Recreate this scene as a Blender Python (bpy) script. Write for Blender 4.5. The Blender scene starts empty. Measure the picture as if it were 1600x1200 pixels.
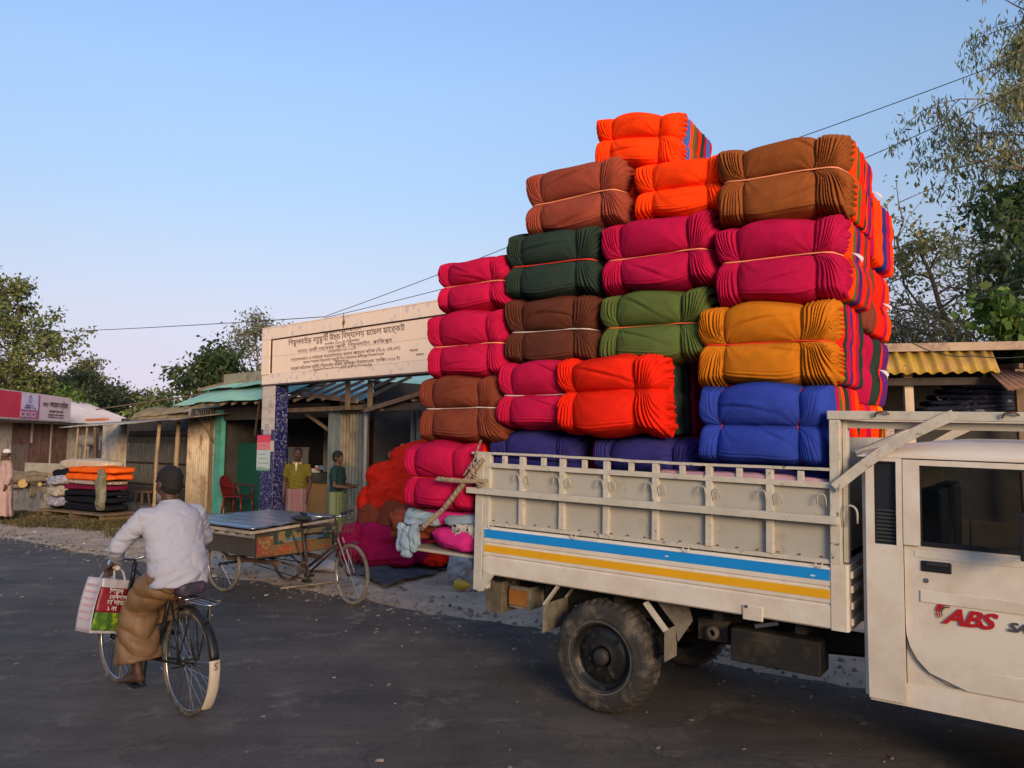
import bpy, math, random
import numpy as np
from mathutils import Vector, Matrix, noise
R = math.radians
C = bpy.context.scene.collection
rng = np.random.RandomState(7)
random.seed(5)

# ------------------------------------------------------------------ camera, sky, sun
EYE = 1.85; FPX = 1230.0; PITCH = math.atan(125 / FPX)
cd = bpy.data.cameras.new('camera'); cam = bpy.data.objects.new('camera', cd); C.objects.link(cam)
cam.location = (0, 0, EYE); cam.rotation_euler = (R(90) + PITCH, 0, 0)
cd.sensor_width = 36; cd.lens = FPX / 1600 * 36; cd.shift_y = -0.025
cd.clip_start = .05; cd.clip_end = 2000
bpy.context.scene.camera = cam

SUN_TO = Vector((.30, -.954, 0)).normalized(); SUN_EL = R(12.0)
W = bpy.data.worlds.new('World'); bpy.context.scene.world = W; W.use_nodes = True
wn = W.node_tree.nodes; wl = W.node_tree.links; wn.clear()
sky = wn.new('ShaderNodeTexSky'); sky.sky_type = 'NISHITA'; sky.sun_disc = False
sky.sun_elevation = SUN_EL; sky.sun_rotation = math.atan2(SUN_TO.x, SUN_TO.y)
sky.altitude = 10; sky.air_density = 1.0; sky.dust_density = .6; sky.ozone_density = 2.0
bg = wn.new('ShaderNodeBackground'); bg.inputs['Strength'].default_value = .14
tc = wn.new('ShaderNodeTexCoord'); sx = wn.new('ShaderNodeSeparateXYZ')
ra = wn.new('ShaderNodeValToRGB')


cr = ra.color_ramp; SK = ((0, (.50, .43, .75)), (.036, (.508, .424, .70)), (.069, (.574, .42, .586)), (.101, (.669, .462, .546)), (.149, (.807, .554, .563)), (.229, (.93, .715, .67)), (.305, (1.01, .85, .82)), (.411, (1.16, 1.05, 1.03)), (.503, (1.19, 1.14, 1.20)), (1, (1.19, 1.14, 1.20)))
for i_, (p_, c_) in enumerate(SK):
    e = cr.elements[0] if i_ == 0 else cr.elements[-1] if i_ == len(SK) - 1 else cr.elements.new(p_)
    e.position = p_; e.color = (c_[0] / 2, c_[1] / 2, c_[2] / 2, 1)
sc15 = wn.new('ShaderNodeVectorMath'); sc15.operation = 'SCALE'; sc15.inputs['Scale'].default_value = 2; wl.new(ra.outputs[0], sc15.inputs[0])
mx = wn.new('ShaderNodeMix'); mx.data_type = 'RGBA'; mx.blend_type = 'MULTIPLY'; mx.inputs[0].default_value = 1
wo = wn.new('ShaderNodeOutputWorld')
wl.new(tc.outputs['Generated'], sx.inputs[0]); wl.new(sx.outputs['Z'], ra.inputs[0])
wl.new(sky.outputs[0], mx.inputs['A']); wl.new(sc15.outputs[0], mx.inputs['B'])
wl.new(mx.outputs['Result'], bg.inputs['Color']); wl.new(bg.outputs[0], wo.inputs[0])

sl = bpy.data.lights.new('sun', 'SUN'); sl.energy = 2.1; sl.angle = R(22); sl.color = (1, .74, .46)
so = bpy.data.objects.new('sun', sl); C.objects.link(so)
sd = Vector((SUN_TO.x * math.cos(SUN_EL), SUN_TO.y * math.cos(SUN_EL), math.sin(SUN_EL)))
so.rotation_euler = sd.to_track_quat('Z', 'Y').to_euler(); so.location = (0, -20, 15)
vs = bpy.context.scene.view_settings
vs.view_transform = 'Standard'; vs.look = 'None'; vs.gamma = 1; vs.use_curve_mapping = False; vs.exposure = 0.85

# ------------------------------------------------------------------ frames
def ray(px, py):
    u = 560 - py
    return Vector((px - 800, FPX * math.cos(PITCH) - u * math.sin(PITCH), u * math.cos(PITCH) + FPX * math.sin(PITCH)))
def ground(px, py, z=0):
    r = ray(px, py); return Vector((0, 0, EYE)) + r * ((z - EYE) / r.z)
def at(px, py, depth):
    r = ray(px, py); return Vector((0, 0, EYE)) + r * (depth / r.y)
class Frame:
    """a place's own axes: x along it, y away from the road, z up"""
    def __init__(s, o, x, y, z):
        s.o = Vector(o); s.x = Vector(x).normalized(); s.y = Vector(y).normalized(); s.z = Vector(z).normalized()
        s.M = Matrix(((s.x.x, s.y.x, s.z.x, s.o.x), (s.x.y, s.y.y, s.z.y, s.o.y), (s.x.z, s.y.z, s.z.z, s.o.z), (0, 0, 0, 1)))
    def hit(s, px, py, n=0):       # local x, z where a sight line meets the plane y = n
        r = ray(px, py); c = Vector((0, 0, EYE)); o = s.o + s.y * n
        h = c + r * ((o - c).dot(s.y) / r.dot(s.y)) - s.o
        return h.dot(s.x), h.dot(s.z)
    def p(s, px, py, n=0):
        a = s.hit(px, py, n); return Vector((a[0], n, a[1]))
TR = Frame((.58616, 5.48623, 0), (.81823, -.57419, -.028326), (.574423, .818558, 0), (.0231868, -.0162714, .9995987))
GA = Frame((-.86, 11.4, 0), (.757, -.653, 0), (.653, .757, 0), (0, 0, 1))

# ------------------------------------------------------------------ materials
MATS = {}
def mat(name, col, rough=.75, metal=0, var=.18, vs=4, bump=.15, bs=80, dirt=None, dth=.58, ds=3, dw=.08, sheen=0, coat=0, spec=.4, stretch=(1, 1, 1), trans=0, attr=None):
    if name in MATS: return MATS[name]
    m = bpy.data.materials.new(name); m.use_nodes = True; n = m.node_tree.nodes; l = m.node_tree.links
    b = n['Principled BSDF']; MATS[name] = m
    b.inputs['Roughness'].default_value = rough; b.inputs['Metallic'].default_value = metal
    b.inputs['Specular IOR Level'].default_value = spec
    if sheen: b.inputs['Sheen Weight'].default_value = sheen; b.inputs['Sheen Roughness'].default_value = .6; b.inputs['Sheen Tint'].default_value = (*col, 1)
    if coat: b.inputs['Coat Weight'].default_value = coat; b.inputs['Coat Roughness'].default_value = .14
    tcn = n.new('ShaderNodeTexCoord'); oi = n.new('ShaderNodeObjectInfo'); ad = n.new('ShaderNodeVectorMath'); ad.operation = 'ADD'
    mu = n.new('ShaderNodeVectorMath'); mu.operation = 'SCALE'; mu.inputs['Scale'].default_value = 37
    mp = n.new('ShaderNodeMapping'); mp.inputs['Scale'].default_value = stretch
    l.new(oi.outputs['Random'], mu.inputs[0]); l.new(tcn.outputs['Object'], mp.inputs[0]); l.new(mp.outputs[0], ad.inputs[0]); l.new(mu.outputs[0], ad.inputs[1])
    def noi(sc, det=4, ro=.6):
        q = n.new('ShaderNodeTexNoise'); q.inputs['Scale'].default_value = sc; q.inputs['Detail'].default_value = det; q.inputs['Roughness'].default_value = ro
        l.new(ad.outputs[0], q.inputs['Vector']); return q
    n1 = noi(vs); rp = n.new('ShaderNodeMapRange'); rp.inputs['From Min'].default_value = .3; rp.inputs['From Max'].default_value = .7
    rp.inputs['To Min'].default_value = 1 - var; rp.inputs['To Max'].default_value = 1 + var
    l.new(n1.outputs[0], rp.inputs[0])
    mc = n.new('ShaderNodeVectorMath'); mc.operation = 'SCALE'; mc.inputs[0].default_value = col; l.new(rp.outputs[0], mc.inputs['Scale'])
    out = mc.outputs[0]
    if attr:
        at_ = n.new('ShaderNodeAttribute'); at_.attribute_name = attr; mv = n.new('ShaderNodeVectorMath'); mv.operation = 'MULTIPLY'
        l.new(out, mv.inputs[0]); l.new(at_.outputs['Color'], mv.inputs[1]); out = mv.outputs[0]
    if dirt:
        n2 = noi(ds, 8, .7); r2 = n.new('ShaderNodeMapRange'); r2.inputs['From Min'].default_value = dth - dw; r2.inputs['From Max'].default_value = dth + dw
        l.new(n2.outputs[0], r2.inputs[0]); mm = n.new('ShaderNodeMix'); mm.data_type = 'RGBA'
        l.new(r2.outputs[0], mm.inputs[0]); l.new(out, mm.inputs['A']); mm.inputs['B'].default_value = (*dirt, 1); out = mm.outputs['Result']
    l.new(out, b.inputs['Base Color'])
    if bump:
        n3 = noi(bs, 3); bp = n.new('ShaderNodeBump'); bp.inputs['Strength'].default_value = bump; bp.inputs['Distance'].default_value = .01
        l.new(n3.outputs[0], bp.inputs['Height']); l.new(bp.outputs[0], b.inputs['Normal'])
    if trans:
        tr = n.new('ShaderNodeBsdfTranslucent'); ms = n.new('ShaderNodeMixShader'); ms.inputs[0].default_value = trans
        l.new(out, tr.inputs['Color']); l.new(b.outputs[0], ms.inputs[1]); l.new(tr.outputs[0], ms.inputs[2])
        l.new(ms.outputs[0], n['Material Output'].inputs['Surface'])
    return m
def fab(name, col, **k):
    k.setdefault('var', .15); k.setdefault('vs', 7); k.setdefault('bump', .45); k.setdefault('bs', 120); k.setdefault('sheen', .03)
    return mat(name, col, rough=1, spec=.04, **k)
def glass(name='window_glass', col=(.02, .025, .03), alpha=.55):
    if name in MATS: return MATS[name]
    m = bpy.data.materials.new(name); m.use_nodes = True; n = m.node_tree.nodes; l = m.node_tree.links; MATS[name] = m
    g = n.new('ShaderNodeBsdfGlossy'); g.inputs['Roughness'].default_value = .04; g.inputs['Color'].default_value = (.9, .9, .9, 1)
    t = n.new('ShaderNodeBsdfTransparent'); t.inputs['Color'].default_value = (alpha, alpha, alpha * .97, 1)
    fr = n.new('ShaderNodeFresnel'); fr.inputs['IOR'].default_value = 1.45; ms = n.new('ShaderNodeMixShader')
    l.new(fr.outputs[0], ms.inputs[0]); l.new(t.outputs[0], ms.inputs[1]); l.new(g.outputs[0], ms.inputs[2]); l.new(ms.outputs[0], n['Material Output'].inputs['Surface'])
    n.remove(n['Principled BSDF']); return m

FABC = dict(orange=(.95, .055, .006), red=(.72, .020, .008), magenta=(.42, .009, .056), pink=(.46, .010, .056), plum=(.30, .009, .06), brown=(.185, .045, .026), rust=(.27, .058, .036), tan=(.25, .075, .022),
            darkgreen=(.026, .042, .034), olive=(.085, .12, .035), mustard=(.52, .165, .012), blue=(.028, .055, .33), navy=(.035, .032, .17), darkbrown=(.10, .032, .02), violet=(.10, .02, .15), teal=(.02, .10, .10), amber=(.8, .2, .01), skyblue=(.05, .13, .42))
FAB = {k: fab('fleece_' + k, v) for k, v in FABC.items()}
cream = mat('cream_paint', (.60, .545, .46), .5, var=.05, bump=.04, bs=20, dirt=(.30, .24, .17), dth=.68, ds=5)
cagepaint = mat('old_beige_paint', (.48, .45, .375), .6, var=.12, vs=9, bump=.12, bs=40, dirt=(.12, .07, .04), dth=.66, ds=14, dw=.03)
cagewear = mat('chipped_beige_paint', (.50, .46, .38), .6, var=.14, vs=12, bump=.25, bs=50, dirt=(.11, .07, .04), dth=.62, ds=20, dw=.02)
sheetpaint = mat('dusty_beige_sheet', (.40, .375, .32), .55, var=.08, vs=2, bump=.05, bs=15, dirt=(.30, .26, .19), dth=.62, ds=4)
whitepaint = mat('cream_white_paint', (.66, .60, .52), .38, var=.04, vs=2, bump=.02, bs=10, coat=.12, dirt=(.50, .42, .32), dth=.60, ds=3, dw=.16)
bluepaint = mat('blue_stripe', (.01, .24, .62), .4, var=.05, bump=0)
yellowpaint = mat('yellow_stripe', (.72, .36, .01), .4, var=.05, bump=0)
blackpl = mat('black_plastic', (.012, .012, .014), .45, var=.2, bump=.05)
rubber = mat('tyre_rubber', (.030, .028, .026), .85, var=.25, bump=.3, bs=60, dirt=(.13, .105, .08), dth=.56, ds=6)
darkmetal = mat('dark_chassis', (.018, .017, .016), .7, metal=.2, var=.3, dirt=(.07, .055, .04), dth=.6)
rustmetal = mat('rusty_metal', (.14, .075, .045), .8, var=.35, vs=9, bump=.3, dirt=(.05, .035, .025), dth=.55)
steel = mat('worn_steel', (.38, .37, .36), .35, metal=.9, var=.2, bump=.05)
wood = mat('old_wood', (.17, .115, .07), .85, var=.35, vs=6, bump=.35, bs=50, stretch=(1, 1, .2))
bamboo = mat('bamboo_pole', (.30, .22, .13), .7, var=.25, vs=5, bump=.15)
tin = mat('galvanised_tin', (.44, .41, .35), .65, metal=.08, var=.2, vs=2, bump=.1, dirt=(.20, .115, .06), dth=.56, ds=2.2, dw=.12)
tinwarm = mat('yellowed_tin', (.54, .44, .31), .6, metal=.1, var=.2, vs=2, bump=.1, dirt=(.22, .13, .07), dth=.6, ds=3)
tinrust = mat('rusted_tin', (.19, .095, .06), .8, metal=.1, var=.35, vs=3, bump=.15, dirt=(.24, .14, .09), dth=.6, ds=3)
tingreen = mat('green_tin_roof', (.19, .40, .34), .6, metal=.05, var=.15, vs=2, bump=.1, dirt=(.34, .38, .31), dth=.62, ds=2.5, dw=.1)
tinteal = mat('teal_tin_roof', (.17, .38, .42), .55, metal=.05, var=.15, vs=2, bump=.1, dirt=(.30, .33, .32), dth=.6, ds=3)
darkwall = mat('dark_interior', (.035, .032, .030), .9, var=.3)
concrete = mat('weathered_concrete', (.26, .235, .20), .9, var=.25, vs=3, bump=.4, bs=30, dirt=(.10, .085, .07), dth=.57, ds=4)
rope = mat('jute_rope', (.27, .20, .14), .95, var=.3, vs=30, bump=.5, bs=120)

# ------------------------------------------------------------------ mesh builder
class MB:
    def __init__(s): s.V = []; s.F = []; s.I = []
    def add(s, vs, fs, mi=0):
        o = len(s.V); s.V += [tuple(v) for v in vs]; s.F += [tuple(i + o for i in f) for f in fs]; s.I += [mi] * len(fs); return s
    def box(s, x0, x1, y0, y1, z0, z1, mi=0, M=None):
        v = [Vector(q) for q in ((x0, y0, z0), (x1, y0, z0), (x1, y1, z0), (x0, y1, z0), (x0, y0, z1), (x1, y0, z1), (x1, y1, z1), (x0, y1, z1))]
        if M: v = [M @ q for q in v]
        return s.add(v, ((0, 3, 2, 1), (4, 5, 6, 7), (0, 1, 5, 4), (1, 2, 6, 5), (2, 3, 7, 6), (3, 0, 4, 7)), mi)
    def bar(s, a, b, w, h, up=(0, 0, 1), mi=0):    # rectangular bar from a to b
        a = Vector(a); b = Vector(b); d = (b - a); L = d.length; d.normalize(); u = Vector(up)
        x = d.cross(u)
        if x.length < 1e-4: x = d.cross(Vector((1, 0, 0)))
        x.normalize(); u = x.cross(d)
        M = Matrix(((x.x, d.x, u.x, a.x), (x.y, d.y, u.y, a.y), (x.z, d.z, u.z, a.z), (0, 0, 0, 1)))
        return s.box(-w / 2, w / 2, 0, L, -h / 2, h / 2, mi, M)
    def tube(s, pts, r, n=6, mi=0, closed=False, lat=None, tw=0):
        pts = [Vector(p) for p in pts]; k = len(pts)
        rr = r if isinstance(r, (list, tuple)) else [r] * k
        o = len(s.V); prev = None
        for i, p in enumerate(pts):
            d = (pts[(i + 1) % k] - pts[i - 1]) if closed else (pts[min(i + 1, k - 1)] - pts[max(i - 1, 0)])
            if d.length < 1e-9: d = Vector((0, 0, 1))
            d.normalize()
            if lat is not None: x = Vector(lat[i] if isinstance(lat, list) else lat)
            elif prev is None: x = Vector((0, 0, 1)) if abs(d.z) < .9 else Vector((1, 0, 0))
            else: x = prev
            x = (x - d * x.dot(d)); x.normalize(); prev = x; y = d.cross(x)
            ra_, rb_ = rr[i] if isinstance(rr[i], (list, tuple)) else (rr[i], rr[i])
            for j in range(n):
                t = 2 * math.pi * j / n + tw * i
                s.V.append(tuple(p + x * (math.cos(t) * ra_) + y * (math.sin(t) * rb_)))
        for i in range(k if closed else k - 1):
            a = o + i * n; b = o + ((i + 1) % k) * n
            for j in range(n): s.F.append((a + j, a + (j + 1) % n, b + (j + 1) % n, b + j)); s.I.append(mi)
        if not closed:
            s.F.append(tuple(o + j for j in range(n))[::-1]); s.I.append(mi)
            s.F.append(tuple(o + (k - 1) * n + j for j in range(n))); s.I.append(mi)
        return s
    def cyl(s, a, b, r0, r1=None, n=10, mi=0): return s.tube([a, b], [r0, r0 if r1 is None else r1], n, mi)
    def ell(s, c, r, n=14, m=9, M=None, mi=0):
        c = Vector(c); v = []; f = []
        for i in range(m + 1):
            ph = math.pi * i / m
            for j in range(n):
                t = 2 * math.pi * j / n
                q = Vector((r[0] * math.sin(ph) * math.cos(t), r[1] * math.sin(ph) * math.sin(t), r[2] * math.cos(ph)))
                v.append(c + (M @ q if M else q))
        for i in range(m):
            for j in range(n): f.append((i * n + j, (i + 1) * n + j, (i + 1) * n + (j + 1) % n, i * n + (j + 1) % n))
        return s.add(v, f, mi)
    def lathe(s, prof, n=32, o=(0, 0, 0), axis='y', mi=0, closed=False):      # prof: (radius, along)
        o = Vector(o); v = []; f = []; k = len(prof)
        for (r, a) in prof:
            for j in range(n):
                t = 2 * math.pi * j / n; c, q = r * math.cos(t), r * math.sin(t)
                v.append(o + (Vector((c, a, q)) if axis == 'y' else Vector((c, q, a)) if axis == 'z' else Vector((a, c, q))))
        for i in range(k if closed else k - 1):
            for j in range(n): f.append((i * n + j, i * n + (j + 1) % n, ((i + 1) % k) * n + (j + 1) % n, ((i + 1) % k) * n + j))
        return s.add(v, f, mi)
    def prism(s, poly, a0, a1, fn, mi=0):           # poly 2-D, fn(u, v, a) -> 3-D
        k = len(poly); v = [fn(u, w, a0) for u, w in poly] + [fn(u, w, a1) for u, w in poly]
        f = [tuple(range(k))[::-1], tuple(range(k, 2 * k))] + [(i, (i + 1) % k, k + (i + 1) % k, k + i) for i in range(k)]
        return s.add(v, f, mi)
    def build(s, name, m, parent=None, M=None, smooth=False, bevel=0, remesh=0, label=None, sub=0, fn=None, solid=0):
        me = bpy.data.meshes.new(name); me.from_pydata(s.V, [], s.F); me.validate()
        ms = m if isinstance(m, (list, tuple)) else [m]
        for q in ms: me.materials.append(q)
        if len(ms) > 1 and len(me.polygons) == len(s.I): me.polygons.foreach_set('material_index', s.I)
        o = bpy.data.objects.new(name, me); C.objects.link(o)
        if remesh or sub:
            if remesh:
                q = o.modifiers.new('r', 'REMESH'); q.mode = 'VOXEL'; q.voxel_size = remesh; q.use_smooth_shade = True
                q = o.modifiers.new('s', 'SMOOTH'); q.factor = .5; q.iterations = 4
            if sub: q = o.modifiers.new('u', 'SUBSURF'); q.levels = sub; q.render_levels = sub
            bpy.context.view_layer.update(); dg = bpy.context.evaluated_depsgraph_get()
            nm = bpy.data.meshes.new_from_object(o.evaluated_get(dg)); o.modifiers.clear(); o.data = nm; bpy.data.meshes.remove(me); me = nm; me.name = name
            if not me.materials: me.materials.append(ms[0])
            smooth = True
        if fn:
            nn = [v.normal.copy() for v in me.vertices]
            for v, q in zip(me.vertices, nn): v.co = v.co + q * fn(v.co, q)
            me.update()
        if smooth: me.polygons.foreach_set('use_smooth', [True] * len(me.polygons))
        if parent: o.parent = parent
        elif M: o.matrix_world = M
        if bevel:
            q = o.modifiers.new('bevel', 'BEVEL'); q.width = bevel; q.segments = 2; q.limit_method = 'ANGLE'; q.angle_limit = R(50)
        if solid: q = o.modifiers.new('solid', 'SOLIDIFY'); q.thickness = solid
        if label: o['label'] = label
        return o
def thing(name, label, cat, M=None, group=None):
    o = bpy.data.objects.new(name, None); C.objects.link(o); o.empty_display_size = .2
    if M is not None: o.matrix_world = M if isinstance(M, Matrix) else Matrix.Translation(Vector(M))
    o['label'] = label; o['category'] = cat
    if group: o['group'] = group
    return o
def tag(o, label, cat, group=None):
    o['label'] = label; o['category'] = cat
    if group: o['group'] = group
    return o
def kind(o, k='structure'): o['kind'] = k; return o
def T(x, y, z, rz=0, rx=0, ry=0): return Matrix.Translation((x, y, z)) @ Matrix.Rotation(rz, 4, 'Z') @ Matrix.Rotation(rx, 4, 'X') @ Matrix.Rotation(ry, 4, 'Y')
def text(body, size, m, parent, M, name='lettering', shear=0, align='LEFT', thick=.001, spacing=1, sx_=1, off=0):
    cu = bpy.data.curves.new(name, 'FONT'); cu.body = body; cu.size = size; cu.shear = shear; cu.align_x = align; cu.extrude = thick; cu.space_character = spacing; cu.offset = off
    cu.resolution_u = 3; o = bpy.data.objects.new(name, cu); C.objects.link(o); bpy.context.view_layer.update()
    dg = bpy.context.evaluated_depsgraph_get(); me = bpy.data.meshes.new_from_object(o.evaluated_get(dg)); bpy.data.objects.remove(o); bpy.data.curves.remove(cu)
    if sx_ != 1:
        for v in me.vertices: v.co.x *= sx_
    me.materials.clear(); me.materials.append(m); q = bpy.data.objects.new(name, me); C.objects.link(q)
    if parent: q.parent = parent
    q.matrix_local = M; return q
UPR = Matrix.Rotation(R(90), 4, 'X')     # text upright, read from -y

def nz(x, y, z=0): return noise.noise(Vector((x, y, z)))
def np_mesh(name, V, F, m, parent=None, M=None, smooth=True, rnd=None):
    me = bpy.data.meshes.new(name); V = np.asarray(V, dtype=np.float32); F = np.asarray(F, dtype=np.int32)
    me.vertices.add(len(V)); me.vertices.foreach_set('co', V.ravel()); k = F.shape[1]
    me.loops.add(F.size); me.loops.foreach_set('vertex_index', F.ravel()); me.polygons.add(len(F))
    me.polygons.foreach_set('loop_start', np.arange(0, F.size, k, dtype=np.int32)); me.polygons.foreach_set('loop_total', np.full(len(F), k, dtype=np.int32))
    me.update(calc_edges=True)
    if smooth: me.polygons.foreach_set('use_smooth', np.ones(len(F), dtype=bool))
    if rnd is not None:
        a = me.color_attributes.new('tint', 'FLOAT_COLOR', 'CORNER'); c = np.repeat(np.asarray(rnd, dtype=np.float32), k, axis=0); a.data.foreach_set('color', c.ravel())
    me.materials.append(m); o = bpy.data.objects.new(name, me); C.objects.link(o)
    if parent: o.parent = parent
    elif M: o.matrix_world = M
    return o
# ------------------------------------------------------------------ soft goods
def vnoise(X, Y, sc, seed, octs=3):
    out = np.zeros_like(X); r = np.random.RandomState(seed)
    for o in range(octs):
        for k in range(4):
            a = r.rand() * 6.28; f = sc * (2 ** o) * (.7 + .6 * r.rand()); p = r.rand() * 6.28
            out += np.sin((X * math.cos(a) + Y * math.sin(a)) * f + p + 1.3 * np.sin(Y * f * .6 + p * 2)) * (.5 ** o) / 4
    return out
def usamp(n, e=5):
    a = np.linspace(0, 1, n); d = np.array([0, .006, .016, .032, .05][:e]); m = np.linspace(.07, .93, n)
    return np.concatenate([d, m, 1 - d[::-1]])
class Bale:
    """outline and front relief shared by all folded layers of one tied bale"""
    def __init__(s, w, h, seed, puff=.10, pin=1.0, two=True, fan=1.0):
        r = np.random.RandomState(seed); s.w, s.h, s.seed, s.puff, s.pin, s.two, s.fan = w, h, seed, puff, pin, two, fan
        s.ua = .19 + .05 * r.rand(); s.ub = .76 + .05 * r.rand(); s.vm = .48 + .04 * r.rand(); s.nf = 13 + r.randint(5); s.r = r; s.rc = r.rand(4, 4); s.straight = r.rand(); s.hv = .65 + .6 * r.rand(2); s.puff = puff * (.8 + .35 * r.rand()); s.vm = .45 + .10 * r.rand()
        s.slump = (r.rand() - .5) * .05
        s.ph = r.rand(6) * 6.28
    def outline(s, U, Vv, jit=0, soft_=1.0):
        cu = np.exp(-np.abs(U - s.ua) / .045) + np.exp(-np.abs(U - s.ub) / .045)
        cv = np.exp(-np.abs(Vv - s.vm) / .06) if s.two else 0
        mid = np.clip(1 - ((U - (s.ua + s.ub) / 2) / ((s.ub - s.ua) / 2)) ** 2, 0, 1)
        endm = np.clip((s.ua - U) / s.ua, 0, 1) + np.clip((U - s.ub) / (1 - s.ub), 0, 1)
        v0 = Vv - .5
        hh = s.h * (1 - .085 * s.pin * cu + .05 * mid - .05 * endm ** 2)
        z = s.h / 2 + v0 * hh + .012 * np.sin(U * 9 + s.ph[0]) * np.abs(v0) * 2
        round_ = 1 - .045 * np.abs(2 * v0) ** 8
        ww = s.w * (1 - .105 * s.pin * cv * soft_) * round_ * (1 + .012 * np.sin(Vv * 11 + s.ph[1]))
        x = (U - .5) * ww + s.slump * (Vv - .5) + jit
        return x, z
    def relief(s, U, Vv, hi=True, both=False):
        def lobe(t): return np.clip(np.sin(np.pi * np.clip(t, 0, 1)), 0, 1) ** .36
        lu = np.where(U < s.ua, lobe(U / s.ua), np.where(U > s.ub, lobe((U - s.ub) / (1 - s.ub)), lobe((U - s.ua) / (s.ub - s.ua))))
        lv = np.where(Vv < s.vm, lobe(Vv / s.vm), lobe((Vv - s.vm) / (1 - s.vm))) if s.two else lobe(Vv)
        mid = (U > s.ua) & (U < s.ub)
        b = s.puff * (.25 + .75 * lu * np.where(mid, 1, .60)) * (.02 + .98 * lv); pl = np.zeros_like(b)
        if hi:
            for k, sgn in ((s.ua, -1), (s.ub, 1)):
                du = (U - k) * s.w * sgn; dv = (Vv - s.vm) * s.h
                rr = np.hypot(du, dv); th = np.arctan2(dv, np.maximum(du, 0) + .05 + .25 * np.abs(dv) * s.straight)
                side = np.clip(du / .018, 0, 1); p2 = s.ph[2 if sgn > 0 else 3]
                a = s.fan * .0235 * np.clip(np.abs(dv) / .10, .12, 1) * side * np.where(dv > 0, s.hv[0], s.hv[1])
                ph_ = s.nf * 1.9 * du / (.5 * np.abs(dv) + .12); ph_ = ph_ + 1.0 * np.sin(ph_ * .37 + p2) + p2 + .6 * np.sin(dv * 13 + s.ph[4]) + .3 * np.sin(dv * 29 + du * 20)
                ridge = np.abs(np.sin(ph_))
                wv = .75 + .25 * np.sin(th * 3.1 + s.ph[5] + sgn)
                pl = pl + a * wv * (ridge ** .5 * 2 - 1.4)
            b = b + pl
            b = b + np.where(mid, 1, .4) * (.0048 * vnoise(U * s.w * .8, Vv * s.h * 2.2, 8, s.seed, 3) * (.4 + lu))
            for q in range(2):       # long soft creases across the middle
                u0, v0, an, L_ = s.ua + .12 + .4 * s.rc[q, 0], .08 + .84 * s.rc[q, 1], (s.rc[q, 2] - .5) * .9, .10 + .15 * s.rc[q, 3]
                dx_ = (U - u0) * s.w; dz_ = (Vv - v0) * s.h; t_ = dx_ * math.cos(an) + dz_ * math.sin(an); n_ = -dx_ * math.sin(an) + dz_ * math.cos(an) + .25 * t_ * t_
                b = b - np.where(mid, 1, 0) * .011 * np.exp(-(t_ / L_) ** 2) * np.exp(-np.abs(n_) / .008) + np.where(mid, 1, 0) * .006 * np.exp(-(t_ / L_) ** 2) * np.exp(-((n_ - .02) / .014) ** 2)
            for k in (s.ua, s.ub):      # creases pulled towards the tie
                du = (U - k) * s.w; dv = (Vv - s.vm) * s.h; th = np.arctan2(dv, du); rr = np.hypot(du, dv)
                b = b + .006 * np.sin(th * 11 + s.ph[5]) * np.exp(-rr / .09)
            hw = .16 + .03 * np.sin(U * 5 + s.ph[3]); hem = np.clip((hw - Vv) / .03, 0, 1) * np.where(mid, 1, .25)
            b = b + hem * .013 * (np.abs(np.sin((Vv + .012 * np.sin(U * 7 + s.ph[0])) * 75)) ** .6 - .7)
        return (b, pl) if both else b
def dsamp(n1, n2, a, b):
    """samples over 0..1, dense outside a..b"""
    e = np.array([0, .003, .008, .016, .026])
    return np.concatenate([e, np.linspace(.034, a + .02, n1), np.linspace(a + .03, b - .03, n2), np.linspace(b - .02, .966, n1), 1 - e[::-1]])
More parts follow.
